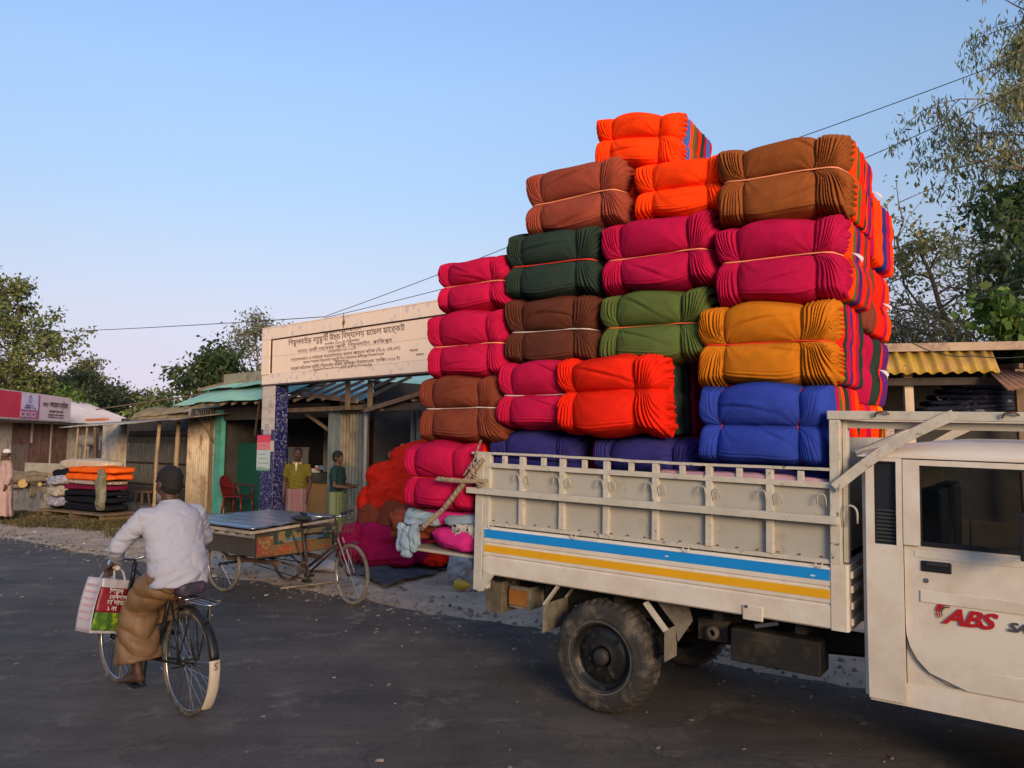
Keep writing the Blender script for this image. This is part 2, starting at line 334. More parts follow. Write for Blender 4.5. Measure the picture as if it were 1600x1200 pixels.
def layer(name, B, m, y0, th, parent, front=False, hi=True, jit=0, dz=0, edge=1.0):
    """one folded blanket of a bale: the front one carries the relief, the others are rounded pads"""
    if front:
        us = dsamp(44, 34, B.ua, B.ub) if hi else usamp(30); vs_ = usamp(96 if hi else 22)
        U, Vv = np.meshgrid(us, vs_); x, z = B.outline(U, Vv, jit)
        eu = np.minimum(U, 1 - U) * B.w; ev = np.minimum(Vv, 1 - Vv) * B.h; e = np.minimum(eu, ev)
        rr = min(th * .6, .075); q = np.sqrt(np.clip(1 - (1 - np.clip(e / rr, 0, 1)) ** 2, 0, 1)); b, pl = B.relief(U, Vv, hi, True)
        k = (1 - q) * 1.2; x = x + pl * k * np.sign(U - .5) * (eu <= ev); z = z + pl * k * np.sign(Vv - .5) * (ev < eu)
        yf = y0 + th * (1 - q) - b * np.clip(e / .05, 0, 1) ** .6
        nv, nu = U.shape; idx = np.arange(nv * nu).reshape(nv, nu); f1 = np.stack([idx[:-1, :-1], idx[:-1, 1:], idx[1:, 1:], idx[1:, :-1]], -1).reshape(-1, 4)
        return np_mesh(name, np.stack([x, yf, z + dz], -1).reshape(-1, 3), f1, m, parent)
    us, vs_ = np.array([0, .006, .02, .05, .3, .7, .95, .98, .994, 1.0]), usamp(18, 4)
    U, Vv = np.meshgrid(us, vs_); x, z = B.outline(U, Vv, jit, .45)
    x = x * edge + .0022 * np.sin(Vv * 17 + y0 * 300 + B.ph[2]) * np.sign(U - .5)
    e = np.minimum(np.minimum(U, 1 - U) * B.w, np.minimum(Vv, 1 - Vv) * B.h)
    rr = th * .55; q = np.sqrt(np.clip(1 - (1 - np.clip(e / rr, 0, 1)) ** 2, 0, 1)); yc = y0 + th / 2 + .003 * np.sin(Vv * 7 + B.ph[1]) * (U > .5)
    yf = yc - q * th / 2; yb = yc + q * th / 2
    nv, nu = U.shape; A = np.stack([x, yf, z + dz], -1).reshape(-1, 3); Bk = np.stack([x, yb, z + dz], -1).reshape(-1, 3)
    idx = np.arange(nv * nu).reshape(nv, nu); bi = idx + nv * nu; bi = bi.copy()
    for sl_ in ((0, slice(None)), (-1, slice(None)), (slice(None), 0), (slice(None), -1)): bi[sl_] = idx[sl_]
    f1 = np.stack([idx[:-1, :-1], idx[:-1, 1:], idx[1:, 1:], idx[1:, :-1]], -1).reshape(-1, 4)
    f2 = np.stack([bi[:-1, :-1], bi[1:, :-1], bi[1:, 1:], bi[:-1, 1:]], -1).reshape(-1, 4)
    return np_mesh(name, np.vstack([A, Bk]), np.vstack([f1, f2]), m, parent)
cordm = {k: mat('cord_' + k, v, .6, var=.1, bump=0) for k, v in dict(orange=(.85, .16, .05), white=(.65, .55, .52), red=(.75, .03, .015), peach=(.85, .32, .16), dark=(.05, .02, .02)).items()}
papertag = mat('paper_tag', (.62, .56, .60), .8, var=.05)
def bale(M, w, h, front, stack, label, seed, cord='peach', depth=.78, hi=True, puff=.105, tagpos=None, group='tied bales of blankets on the truck', two=True, vcord=None, pin=1.0, fan=1.0, ft=.13, cat='bale', fine=1.0):
    t = thing('blanket_bale', label, cat, M, group); B = Bale(w, h, seed, puff, pin, two, fan)
    layer('folded_blanket', B, FAB[front], -.0, ft, t, True, hi)
    y = ft - .012; i = 0; r = random.Random(seed); seq = []
    tot = sum(c for _, c in stack)
    for nm, c in stack: seq += [nm] * (max(1, round(c * fine)))
    th = (depth - ft) / max(1, len(seq))
    for nm in seq:
        layer('folded_blanket', B, FAB[nm], y, th * 1.12, t, jit=r.uniform(-.006, .006), dz=r.uniform(-.004, .004), edge=1 + r.uniform(-.012, .008)); y += th
    if cord and two:       # the horizontal cord round the bale
        us = np.linspace(.0, 1, 26); vv = np.full(26, B.vm); x, z = B.outline(us, vv); e = np.minimum(us, 1 - us) * w
        rr = min(ft * .6, .075); q = np.sqrt(np.clip(1 - (1 - np.clip(e / rr, 0, 1)) ** 2, 0, 1))
        yy = ft * (1 - q) - B.relief(us, vv, False) * np.clip(e / .05, 0, 1) ** .6
        pts = [Vector((a, b - .026, c + .004 * math.sin(a * 9))) for a, b, c in zip(x * 1.008, yy, z)]
        xe = pts[-1].x + .004; xs = pts[0].x - .004; zz = pts[0].z
        pts += [Vector((xe, .25, zz + .004)), Vector((xe, depth * .6, zz - .01)), Vector((xe - .01, depth + .004, zz)), Vector((xs + .01, depth + .004, zz)), Vector((xs, depth * .5, zz))]
        MB().tube(pts, .0055, 5, closed=True).build('cord', cordm[cord], t, smooth=True)
    for k in (B.ua, B.ub):
        vs_ = np.linspace(.03, .97, 22); uu = np.full(22, k); x, z = B.outline(uu, vs_); e = np.minimum(vs_, 1 - vs_) * h
        q = np.sqrt(np.clip(1 - (1 - np.clip(e / min(ft * .6, .075), 0, 1)) ** 2, 0, 1))
        yy = ft * (1 - q) - B.relief(uu, vs_, False) * np.clip(e / .05, 0, 1) ** .6
        rad = .0045 if vcord and k == B.ub else .0028
        MB().tube([Vector((a, b - (.010 if vcord else .004), c)) for a, b, c in zip(x, yy, z)], rad, 4).build('cord', cordm[vcord or ('dark' if not vcord else vcord)], t, smooth=True)
    if tagpos:
        zz = B.vm * h; m = MB(); n = 7; L = .11
        for i in range(n):
            a = i / (n - 1); m.V += [(w / 2 + .012 + .05 * math.sin(a * 2.0), tagpos + a * .02, zz - a * L * .7 + .01), (w / 2 + .014 + .05 * math.sin(a * 2.0 + .5), tagpos + .055 + a * .02, zz - a * L * .5 + .01)]
            if i: m.F.append((2 * i - 2, 2 * i - 1, 2 * i + 1, 2 * i)); m.I.append(0)
        m.build('paper_tag', papertag, t, solid=.0015)
    return t
def soft(name, size, m, seed, parent=None, M=None, ex=(.45, .45), fold=.02, fs=9, rid=0, rn=10, cin=None, nu=64, nv=40, sag=0, axis=0):
    """a stuffed or folded soft body: superellipsoid with wrinkles; rid = long ridges, cin = cinched sections along x"""
    u = np.linspace(-math.pi, math.pi, nu, endpoint=False); v = np.linspace(-math.pi / 2, math.pi / 2, nv)
    U, Vv = np.meshgrid(u, v); sp = lambda a, e_: np.sign(a) * np.abs(a) ** e_
    X = sp(np.cos(Vv), ex[0]) * sp(np.cos(U), ex[1]); Y = sp(np.cos(Vv), ex[0]) * sp(np.sin(U), ex[1]); Z = sp(np.sin(Vv), ex[0])
    x, y, z = X * size[0] / 2, Y * size[1] / 2, Z * size[2] / 2
    g = np.ones_like(x); c1 = vnoise(x * 1.3 + z, y + z * 1.9, fs * 1.4, seed + 50, 3); c2 = vnoise(x - z * 1.2, z * 2.2 + y, fs * 1.1, seed + 90, 3)
    if cin:
        for c in cin: g = g - .16 * np.exp(-np.abs(x / size[0] * 2 - c) / .08)
    w = vnoise(x + y * .5, z * 1.6 + y, fs, seed, 4) * fold - fold * .45 * (np.exp(-np.abs(c1) / .07) + .8 * np.exp(-np.abs(c2) / .06)) + (rid * (np.abs(np.sin(z / size[2] * rn + .6 * np.sin(x * 5 + seed))) - .5) if rid else 0)
    nx, ny, nz_ = X, Y, Z; ln = np.sqrt(nx ** 2 + ny ** 2 + nz_ ** 2) + 1e-6
    x = x + nx / ln * w; y = y * g + ny / ln * w; z = z * g + nz_ / ln * w - sag * (X ** 2) * size[2] * .3
    z = np.maximum(z, -size[2] / 2) + size[2] / 2
    idx = np.arange(nu * nv).reshape(nv, nu); nx_ = np.roll(idx, -1, axis=1)
    f = np.stack([idx[:-1], nx_[:-1], nx_[1:], idx[1:]], -1).reshape(-1, 4)
    return np_mesh(name, np.stack([x, y, z], -1).reshape(-1, 3), f, m, parent, M)

# ------------------------------------------------------------------ corrugated sheeting
def corr(p00, p10, p11, p01, m, parent, name='corrugated_sheet', per=.076, amp=.009, rows=2, wave=0, seg=6):
    p00, p10, p11, p01 = map(Vector, (p00, p10, p11, p01)); L = (p10 - p00).length; n = max(2, int(L / per * seg)); nn = (p10 - p00).cross(p01 - p00).normalized()
    V = []; F = []
    for j in range(rows):
        b = j / (rows - 1)
        for i in range(n + 1):
            a = i / n; p = p00.lerp(p10, a).lerp(p01.lerp(p11, a), b); V.append(tuple(p + nn * (amp * math.sin(2 * math.pi * a * L / per) + wave * nz(p.x * 1.5, p.y * 1.5, p.z * 2 + j))))
    for j in range(rows - 1):
        for i in range(n): F.append((j * (n + 1) + i, j * (n + 1) + i + 1, (j + 1) * (n + 1) + i + 1, (j + 1) * (n + 1) + i))
    b = MB(); b.add(V, F); return b.build(name, m, parent, smooth=True, solid=.002)
def sheets(p00, p10, p11, p01, ms, parent, name='roof_sheet', wid=.82, seed=0, jag=.03, **k):
    p00, p10, p11, p01 = map(Vector, (p00, p10, p11, p01)); n = max(1, round((p10 - p00).length / wid)); r = random.Random(seed); nn = (p10 - p00).cross(p01 - p00).normalized()
    for i in range(n):
        a, b = i / n, (i + 1.04) / n if i < n - 1 else 1; j = r.uniform(-jag, jag); d = (p01 - p00).normalized() * j; o = nn * (.004 * (i % 2))
        corr(p00.lerp(p10, a) + d + o, p00.lerp(p10, b) + d + o, p01.lerp(p11, b) + o, p01.lerp(p11, a) + o, r.choice(ms) if isinstance(ms, list) else ms, parent, name, **k)
# ------------------------------------------------------------------ ground and road
dirt_m = mat('dusty_ground', (.52, .38, .265), .95, var=.22, vs=1.2, bump=.6, bs=18, dirt=(.32, .25, .185), dth=.55, ds=1.6, dw=.12)
def road_mat():
    m = bpy.data.materials.new('asphalt'); m.use_nodes = True; n = m.node_tree.nodes; l = m.node_tree.links; b = n['Principled BSDF']
    tcn = n.new('ShaderNodeTexCoord')
    def noi(sc, d=5, ro=.6, w=False):
        q = n.new('ShaderNodeTexNoise'); q.inputs['Scale'].default_value = sc; q.inputs['Detail'].default_value = d; q.inputs['Roughness'].default_value = ro; l.new(tcn.outputs['Object'], q.inputs['Vector']); return q
    a = noi(.55, 6, .65); r1 = n.new('ShaderNodeValToRGB'); r1.color_ramp.elements[0].position = .36; r1.color_ramp.elements[0].color = (.050, .042, .036, 1); r1.color_ramp.elements[1].position = .66; r1.color_ramp.elements[1].color = (.120, .096, .076, 1)
    l.new(a.outputs[0], r1.inputs[0]); g = noi(95, 4, .85); r2 = n.new('ShaderNodeMapRange'); r2.inputs['From Min'].default_value = .3; r2.inputs['From Max'].default_value = .75; r2.inputs['To Min'].default_value = .55; r2.inputs['To Max'].default_value = 1.6
    l.new(g.outputs[0], r2.inputs[0]); mu = n.new('ShaderNodeVectorMath'); mu.operation = 'SCALE'; l.new(r1.outputs[0], mu.inputs[0]); l.new(r2.outputs[0], mu.inputs['Scale'])
    c = noi(2.3, 8, .75); r3 = n.new('ShaderNodeMapRange'); r3.inputs['From Min'].default_value = .545; r3.inputs['From Max'].default_value = .70; l.new(c.outputs[0], r3.inputs[0])
    mm = n.new('ShaderNodeMix'); mm.data_type = 'RGBA'; l.new(r3.outputs[0], mm.inputs[0]); l.new(mu.outputs[0], mm.inputs['A']); mm.inputs['B'].default_value = (.19, .155, .12, 1)
    l.new(mm.outputs['Result'], b.inputs['Base Color'])
    mp = n.new('ShaderNodeMapping'); mp.inputs['Rotation'].default_value = (0, 0, math.atan2(.593, .805)); mp.inputs['Scale'].default_value = (.35, 2.2, 1); l.new(tcn.outputs['Object'], mp.inputs[0])
    st = n.new('ShaderNodeTexNoise'); st.inputs['Scale'].default_value = 1.1; st.inputs['Detail'].default_value = 7; st.inputs['Roughness'].default_value = .7; l.new(mp.outputs[0], st.inputs['Vector'])
    rs = n.new('ShaderNodeMapRange'); rs.inputs['From Min'].default_value = .35; rs.inputs['From Max'].default_value = .7; rs.inputs['To Min'].default_value = .72; rs.inputs['To Max'].default_value = 1.35; l.new(st.outputs[0], rs.inputs[0])
    dn = noi(1.7, 4); da = n.new('ShaderNodeVectorMath'); da.operation = 'SCALE'; da.inputs['Scale'].default_value = .55; l.new(dn.outputs['Color'], da.inputs[0]); dd_ = n.new('ShaderNodeVectorMath'); dd_.operation = 'ADD'; l.new(tcn.outputs['Object'], dd_.inputs[0]); l.new(da.outputs[0], dd_.inputs[1])
    vo = n.new('ShaderNodeTexVoronoi'); vo.feature = 'DISTANCE_TO_EDGE'; vo.inputs['Scale'].default_value = .75; l.new(dd_.outputs[0], vo.inputs['Vector'])
    rc = n.new('ShaderNodeMapRange'); rc.inputs['From Min'].default_value = .002; rc.inputs['From Max'].default_value = .010; rc.inputs['To Min'].default_value = .72; l.new(vo.outputs['Distance'], rc.inputs[0])
    cr_ = n.new('ShaderNodeMath'); cr_.operation = 'MULTIPLY'; l.new(rs.outputs[0], cr_.inputs[0]); l.new(rc.outputs[0], cr_.inputs[1]); fm = n.new('ShaderNodeVectorMath'); fm.operation = 'SCALE'; l.new(mm.outputs['Result'], fm.inputs[0]); l.new(cr_.outputs[0], fm.inputs['Scale']); l.new(fm.outputs[0], b.inputs['Base Color'])
    w = noi(.38, 3, .5); r4 = n.new('ShaderNodeMapRange'); r4.inputs['From Min'].default_value = .42; r4.inputs['From Max'].default_value = .62; r4.inputs['To Min'].default_value = .78; r4.inputs['To Max'].default_value = .92; l.new(w.outputs[0], r4.inputs[0]); l.new(r4.outputs[0], b.inputs['Roughness'])
    bp = n.new('ShaderNodeBump'); bp.inputs['Strength'].default_value = .55; bp.inputs['Distance'].default_value = .008; l.new(g.outputs[0], bp.inputs['Height']); l.new(bp.outputs[0], b.inputs['Normal']); return m
RD = Vector((.805, -.593, 0)); RN = Vector((.593, .805, 0)); RP = Vector((-1.53, 9.15, 0))      # a point on the road's far edge, along, across
def gz(x, y):   # gentle relief beyond the road
    d = (Vector((x, y, 0)) - RP).dot(RN); k = min(1, max(0, d / 1.2)) if d > 0 else min(1, max(0, (-d - 9.5) / 1.5))
    return -.012 + k * (.03 * nz(x * .5, y * .5) + .018 * nz(x * 1.7, y * 1.7, 3) + .008 * nz(x * 5, y * 5, 5))
m = MB(); xs = [-600, -150, -60] + [-24 + i * .25 for i in range(170)] + [25, 60, 150, 600]; ys = [-600, -150, -40, -14] + [-10 + 2 * i for i in range(7)] + [4 + i * .25 for i in range(84)] + [30, 60, 150, 700]
for y in ys:
    for x in xs: m.V.append((x, y, gz(x, y)))
k = len(xs)
for j in range(len(ys) - 1):
    for i in range(k - 1): m.F.append((j * k + i, j * k + i + 1, (j + 1) * k + i + 1, (j + 1) * k + i)); m.I.append(0)
kind(m.build('ground', dirt_m, smooth=True))
m = MB(); n = 460; acr = [-9.4, -7, -5, -3, -1.5, -.7, -.25, 0]
for i in range(n + 1):
    s = -40 + i * 80 / n * 1.0; p0 = RP + RD * s
    for j, a in enumerate(acr):
        q = p0 + RN * (a + ((.24 * nz(s * .8, 2) + .10 * nz(s * 4, 8) + .05 * nz(s * 13, 1)) if j == len(acr) - 1 else 0)); m.V.append((q.x, q.y, .004 if j < len(acr) - 1 else -.006))
k = len(acr)
for i in range(n):
    for j in range(k - 1): m.F.append((i * k + j, (i + 1) * k + j, (i + 1) * k + j + 1, i * k + j + 1)); m.I.append(0)
kind(m.build('road', road_mat()))
# broken edge of the asphalt and loose bits
stone_m = mat('loose_grit', (.22, .175, .135), .95, var=.4, vs=2, attr='tint')
def scatter(name, n, fn, m, size, seed, flat=.5):
    r = np.random.RandomState(seed); V = []; F = []; K = []
    base = np.array([(-1, -1, 0), (1, -1, 0), (1, 1, 0), (-1, 1, 0), (-.6, -.6, 1), (.6, -.6, 1), (.6, .6, 1), (-.6, .6, 1)], float)
    fs = np.array([(4, 5, 6, 7), (0, 1, 5, 4), (1, 2, 6, 5), (2, 3, 7, 6), (3, 0, 4, 7)])
    for i in range(n):
        x, y = fn(r); s = size * (.35 + r.rand() ** 3 * 1.6); a = r.rand() * 6.3; ca, sa = math.cos(a), math.sin(a)
        b = base * [s * (1 + r.rand()), s, s * flat] * (1 + .3 * r.randn(8, 3) * .6); b[:4, 2] = -.01
        V.append(np.stack([b[:, 0] * ca - b[:, 1] * sa + x, b[:, 0] * sa + b[:, 1] * ca + y, b[:, 2] + max(0, gz(x, y)) + .003], -1)); F.append(fs + 8 * i); g = .5 + r.rand() * 1.1; K += [(g, g * (.95 + .1 * r.rand()), g * .95, 1)] * 5
    o = np_mesh(name, np.vstack(V), np.vstack(F), m, rnd=K, smooth=False); kind(o, 'stuff'); return o
def roadedge(r):
    s = r.uniform(-11, 6); a = r.normal(.05, .35); q = RP + RD * s + RN * a; return q.x, q.y
scatter('gravel', 1500, roadedge, stone_m, .011, 1)
scatter('gravel', 450, lambda r: tuple((RP + RD * r.uniform(-12, 7) + RN * (abs(r.normal(0, 1.6)) + .1))[:2]), stone_m, .014, 2)
scatter('gravel', 500, lambda r: tuple((RP + RD * r.uniform(-9, 6) - RN * r.uniform(0, 6))[:2]), stone_m, .010, 3)
litter_m = mat('litter_scrap', (.42, .40, .37), .8, var=.3, attr='tint')
scatter("litter", 60, lambda r: tuple((RP + RD * r.uniform(-11, 5) + RN * r.normal(.3, .8))[:2]), litter_m, .028, 4, .25)
straw_m = mat('dry_straw', (.22, .17, .11), .9, var=.3)
m = MB(); r = random.Random(3)
for i in range(420):
    q = RP + RD * r.uniform(-9, 5) + RN * abs(r.gauss(.6, .9)); a = r.uniform(0, 6.3); L = r.uniform(.04, .16); z = max(0, gz(q.x, q.y)) + .008
    m.bar((q.x, q.y, z), (q.x + L * math.cos(a), q.y + L * math.sin(a), z + r.uniform(-.002, .02)), .006, .003)
kind(m.build('straw', straw_m), 'stuff')
# grass verge, left
grass_m = mat('verge_grass', (.095, .092, .040), .9, var=.35, vs=3, bump=0, trans=.25, attr='tint')
def grass(n, seed):
    r = np.random.RandomState(seed); V = []; F = []; K = []
    cl = [(r.uniform(-12.6, -6.2), r.uniform(0, 1)) for _ in range(120)]
    for i in range(n):
        cx, t = cl[r.randint(len(cl))]; d0 = ground(200 - 200 * (-6.2 - cx) / 6.4, 838)      # band between verge edge and stalls
        x = cx + r.normal(0, .16); lo = 14.9 + (-(x) - 6.9) * .62; y = lo + t * 2.1 + r.normal(0, .15); h = r.uniform(.03, .10) * (1.2 if r.rand() < .15 else 1); a = r.rand() * 6.28; b = r.uniform(.2, 1.0); w_ = .006
        dx, dy = math.cos(a), math.sin(a); g = gz(x, y)
        V += [(x - dy * w_, y + dx * w_, g - .01), (x + dy * w_, y - dx * w_, g - .01), (x + dx * h * b * .5 + dy * w_ * .7, y + dy * h * b * .5 - dx * w_ * .7, g + h * .7), (x + dx * h * b, y + dy * h * b, g + h)]
        F.append((4 * i, 4 * i + 1, 4 * i + 2, 4 * i + 3)); q = .6 + r.rand(); dry = r.rand() < .3; K.append((q * (2.2 if dry else 1), q * (1.5 if dry else 1), q * 1.1, 1))
    kind(np_mesh('grass', V, F, grass_m, rnd=K, smooth=False), 'stuff')
grass(30000, 5)

# ------------------------------------------------------------------ unseen shop row behind the camera, added to shade the low sun
OP = Frame(RP + RN * -19.5, -RD, -RN, (0, 0, 1))
opm = [mat('opposite_wall_pale', (.42, .38, .32), .9, var=.2, dirt=(.22, .19, .16)), mat('opposite_wall_green', (.22, .30, .26), .9, var=.2, dirt=(.2, .18, .15)), mat('opposite_wall_pink', (.42, .27, .23), .9, var=.2, dirt=(.25, .2, .17))]
for i in range(12):
    h = [3.9, 4.3, 3.8, 4.2, 4.4, 3.9, 4.3, 4.0, 4.2, 3.9, 4.1, 3.8][i]; x0 = -48 + i * 5.6
    t = thing('shade_caster_house', ['pale', 'green', 'pink'][i % 3] + ' plastered shop house added for shade, the %s from the left end of its row' % ['first', 'second', 'third', 'fourth', 'fifth', 'sixth', 'seventh', 'eighth', 'ninth', 'tenth', 'eleventh', 'twelfth'][i], 'building', OP.M @ T(x0 + 2.8, 0, 0), 'shade-casting shop houses added across the road')
    MB().box(-2.75, 2.75, 0, 5, -.1, h).build('wall', opm[i % 3], t)
    MB().box(-2.79, 2.79, -.9, 5.2, h + .002, h + .12).build('roof', concrete, t)
    MB().box(-1.3, 1.3, -.04, -.002, .1, 2.5).build('shutter', tin, t)
    for dx in (-1.6, 1.6): MB().box(dx - .45, dx + .45, -.03, -.002, 3.1, 4.1).build('window', blackpl, t)
# ------------------------------------------------------------------ the truck
truck = thing('pickup_truck', 'cream white pickup truck with blue and yellow side stripes, stacked high with blanket bales', 'truck', TR.M)
tp = lambda px, py, n=-.065: TR.hit(px, py, n)
WS = -.065                          # outer face of the side panels
BW = 1.62                           # bed width
Z0, Z1, ZU = .822, 1.172, 1.194     # drop side bottom, top; cage bottom
SL, SR = -.955, 1.50
# drop side with pressed creases
def side_profile(s0, s1, w, sg, name, stripes=True):
    prof = [(.0, Z0), (-.012, Z0 + .01), (-.012, .948), (-.002, .958), (-.012, .968), (-.012, 1.047), (-.003, 1.055), (-.012, 1.062), (-.012, 1.155), (-.004, 1.168), (.0, Z1), (.05, Z1), (.05, Z0)]
    return MB().prism([(a * sg + (0 if sg > 0 else 0), z) for a, z in prof], s0, s1, lambda a, z, s: Vector((s, w + a, z))).build(name, whitepaint, truck, bevel=.002)
side_profile(SL, SR, WS + .012, 1, 'side_panel')
for z0, z1, mm, nm in ((1.091, 1.152, bluepaint, 'blue_stripe'), (.990, 1.038, yellowpaint, 'yellow_stripe')):
    MB().box(SL + .004, SR - .004, WS - .0025, WS + .001, z0, z1).build(nm, mm, truck)
MB().box(SL + .004, SR - .004, WS - .002, WS + .001, 1.1545, 1.163).build('pinstripe', mat('white_pinstripe', (.75, .74, .70), .5), truck)
MB().box(SL + .004, SR - .004, WS - .002, WS + .001, 1.0405, 1.0455).build('pinstripe', mat('pale_yellow_pinstripe', (.75, .62, .35), .5), truck)
for px, py in ((1042, 869), (1270, 899)):
    a = tp(px, py); MB().box(a[0] - .012, a[0] + .012, WS - .005, WS - .0027, a[1] - .004, a[1] + .004).build('reflector', mat('reflector', (.7, .7, .72), .3), truck)
MB().prism([(s, w) for s, w in ((SR, WS - .004), (SR + .085, WS - .004), (SR + .095, WS + .01), (SR + .095, BW + .03), (SR + .04, BW + .03), (SR + .04, WS + .05), (SR, WS + .05))], Z0 - .002, ZU - .006, lambda s, w, z: Vector((s, w, z))).build('front_board', whitepaint, truck, bevel=.003)
for z in (.87, .96, 1.05, 1.13): MB().box(SR + .0955, SR + .112, WS + .03, BW, z - .02, z + .02).build('board_rib', whitepaint, truck, bevel=.006)
side_profile(SL, SR, BW + .06, -1, 'side_panel')
# corner flap at the rear, fuel flap
MB().prism([(-1.0, .80), (-.955, .80), (-.955, .86), (-.86, .83), (-.955, .70), (-1.0, .69)], WS - .006, WS + .02, lambda s, z, w: Vector((s, w, z))).build('corner_bracket', cagepaint, truck, bevel=.002)
a, b = tp(1161, 944), tp(1193, 972)
fl = MB().box(a[0], b[0], WS - .012, WS - .0005, b[1], a[1]).build('fuel_flap', whitepaint, truck, bevel=.009)
q = tp(1167, 948); MB().cyl((q[0], WS - .016, q[1] + .004), (q[0], WS - .010, q[1] + .004), .010, n=12).build('flap_lock', rubber, fl)
# raised cage: sheets between ribs
RZ = dict(bot=ZU, mid=1.433, r2=1.624, top=1.712)
ribs = [tp(px, 780)[0] for px in (814, 877, 946, 1023, 1107, 1202)]
minor = [tp(px, 720)[0] for px in (787, 848, 912, 985, 1065, 1154, 1250)]
PW = WS + .02
MB().box(-1.0, SR, PW + .012, PW + .016, ZU + .01, RZ['r2'] + .002).build('side_sheet', sheetpaint, truck)
MB().box(-1.0, SR, WS + .006, PW + .045, ZU - .012, ZU + .014).build('bottom_rail', cagewear, truck, bevel=.002)
MB().box(-1.10, SR + .05, WS - .050, WS - .001, RZ['mid'] - .022, RZ['mid'] + .022).build('middle_rail', cagepaint, truck, bevel=.003)
MB().box(-1.08, SR, WS - .002, WS + .038, RZ['r2'] - .016, RZ['r2'] + .018).build('upper_rail', cagewear, truck, bevel=.003)
m = MB(); n = 40       # dented top rail
for i in range(n):
    s0 = -1.09 + i * (SR + 1.09) / n; s1 = s0 + (SR + 1.09) / n; f = lambda s: RZ['top'] - .004 * math.sin(s * 3) + .004 * nz(s * 6, 1)
    m.bar((s0, WS + .018, f(s0)), (s1 + .002, WS + .018, f(s1)), .042, .016)
m.build('top_rail', cagewear, truck)
for s in ribs:
    MB().box(s - .021, s + .021, WS - .001, WS + .035, ZU + .014, RZ['top'] - .012).build('rib', cagewear, truck, bevel=.003)
for s in minor: MB().box(s - .018, s + .018, WS + .003, WS + .030, RZ['r2'] + .018, RZ['top'] - .012).build('short_post', cagewear, truck, bevel=.003)
def hook(s, z, w, sg, parent, sc=1):
    pts = [(s - .024 * sg * sc, w, z - .065 * sc)] + [(s + .024 * math.cos(R(180 - a)) * sg * sc, w - .012, z - .02 + .028 * sc * math.sin(R(a))) for a in range(0, 181, 30)] + [(s + .024 * sg * sc, w - .012, z - .05 * sc)]
    return MB().tube(pts, .0042 * sc, 6).build('rope_hook', sheetpaint, parent, smooth=True)
for i, s in enumerate(ribs + [SR]):
    zz = RZ['mid'] + .135
    hook(s - .045, zz, WS + .008, -1, truck)
    if i < len(ribs): hook(s + .05, zz - .012, WS + .008, 1, truck)
for px in (768, 898, 1073, 1280):
    s = tp(px, 825)[0]; MB().tube([(s - .02, WS - .014, ZU - .01), (s - .006, WS - .016, ZU - .035), (s + .012, WS - .016, ZU - .03), (s + .02, WS - .014, ZU - .008)], .004, 5).build('small_hook', cream, truck)
m = MB()
for i in range(20): m.box(-.9 + i * .123, -.885 + i * .123, PW + .004, PW + .0121, ZU + .020, ZU + .026)
m.build('weld_spots', rustmetal, truck)
# corner posts
MB().box(-1.045, -.972, WS - .004, WS + .05, .70, RZ['top'] + .01).box(-.971, -.918, WS + .002, WS + .045, .72, RZ['top'] + .006).build('rear_post', cagepaint, truck, bevel=.004)
MB().box(-1.045, -.92, BW, BW + .05, .70, RZ['top']).build('rear_post', cagepaint, truck, bevel=.004)
fp = MB().box(SR, SR + .058, WS - .006, WS + .05, ZU - .01, 2.0).build('front_post', cagewear, truck, bevel=.004)
MB().box(SR, SR + .058, BW, BW + .05, ZU - .01, 2.0).build('front_post', cagewear, truck, bevel=.004)
MB().box(SR + .06, SR + .085, WS + .05, WS + .12, ZU, 2.0).build('post_flange', cagepaint, truck, bevel=.003)
MB().box(SR + .012, SR + .04, WS + .051, BW - .002, ZU + .03, 1.9).build('head_sheet', sheetpaint, truck)
hook(SR + .112, 1.50, WS + .0, 1, truck, 1.5)
for w in (WS + .02, BW + .02):
    MB().box(SR - .01, 3.3, w - .028, w + .028, 2.0 + .002, 2.052).build('rack_rail', cagepaint, truck, bevel=.004)
for s in (SR + .03, 3.28): MB().box(s - .025, s + .025, WS + .05, BW, 2.004, 2.046).build('rack_crossbar', cagepaint, truck, bevel=.004)
MB().box(SR + .02, 3.3, WS + .06, WS + .10, 1.955, 1.995).build('rack_under_rail', sheetpaint, truck)
for w, mm in ((WS - .030, cagewear), (BW + .05, cagepaint)):
    a = tp(1306, 762); b = tp(1492, 648)
    pts = [(a[0], w, a[1])] + [(a[0] + (b[0] - a[0]) * t, w, a[1] + (b[1] - a[1]) * (t + .09 * math.sin(math.pi * t))) for t in (.17, .34, .5, .67, .84)] + [(b[0], w, b[1])]
    m = MB()
    for p0, p1 in zip(pts, pts[1:]): m.bar(p0, p1, .012, .056)
    m.build('brace', mm, truck)
MB().bar((SR + .09, .16, 1.80), (1.95, .5, 2.0), .03, .04).build('brace', cagepaint, truck)
for px, py in ((1378, 645), (1578, 645)):
    s = tp(px, py)[0]; MB().tube([(s - .035, WS - .02, 2.02), (s - .02, WS - .035, 2.045), (s + .02, WS - .035, 2.05), (s + .04, WS - .02, 2.035)], .006, 5).build('tie_ring', rustmetal, truck)
# bed floor, tailgate lowered
MB().box(-1.0, SR, WS + .052, BW, .86, .90).build('bed_floor', sheetpaint, truck)
tg = MB().box(-1.80, -1.06, WS + .08, BW, .905, .928).build('tailgate', sheetpaint, truck, bevel=.004)
for w in (.2, .6, 1.0, 1.4): MB().box(-1.82, -1.08, w - .03, w + .03, .872, .8995).build('tailgate_rib', cagepaint, tg)
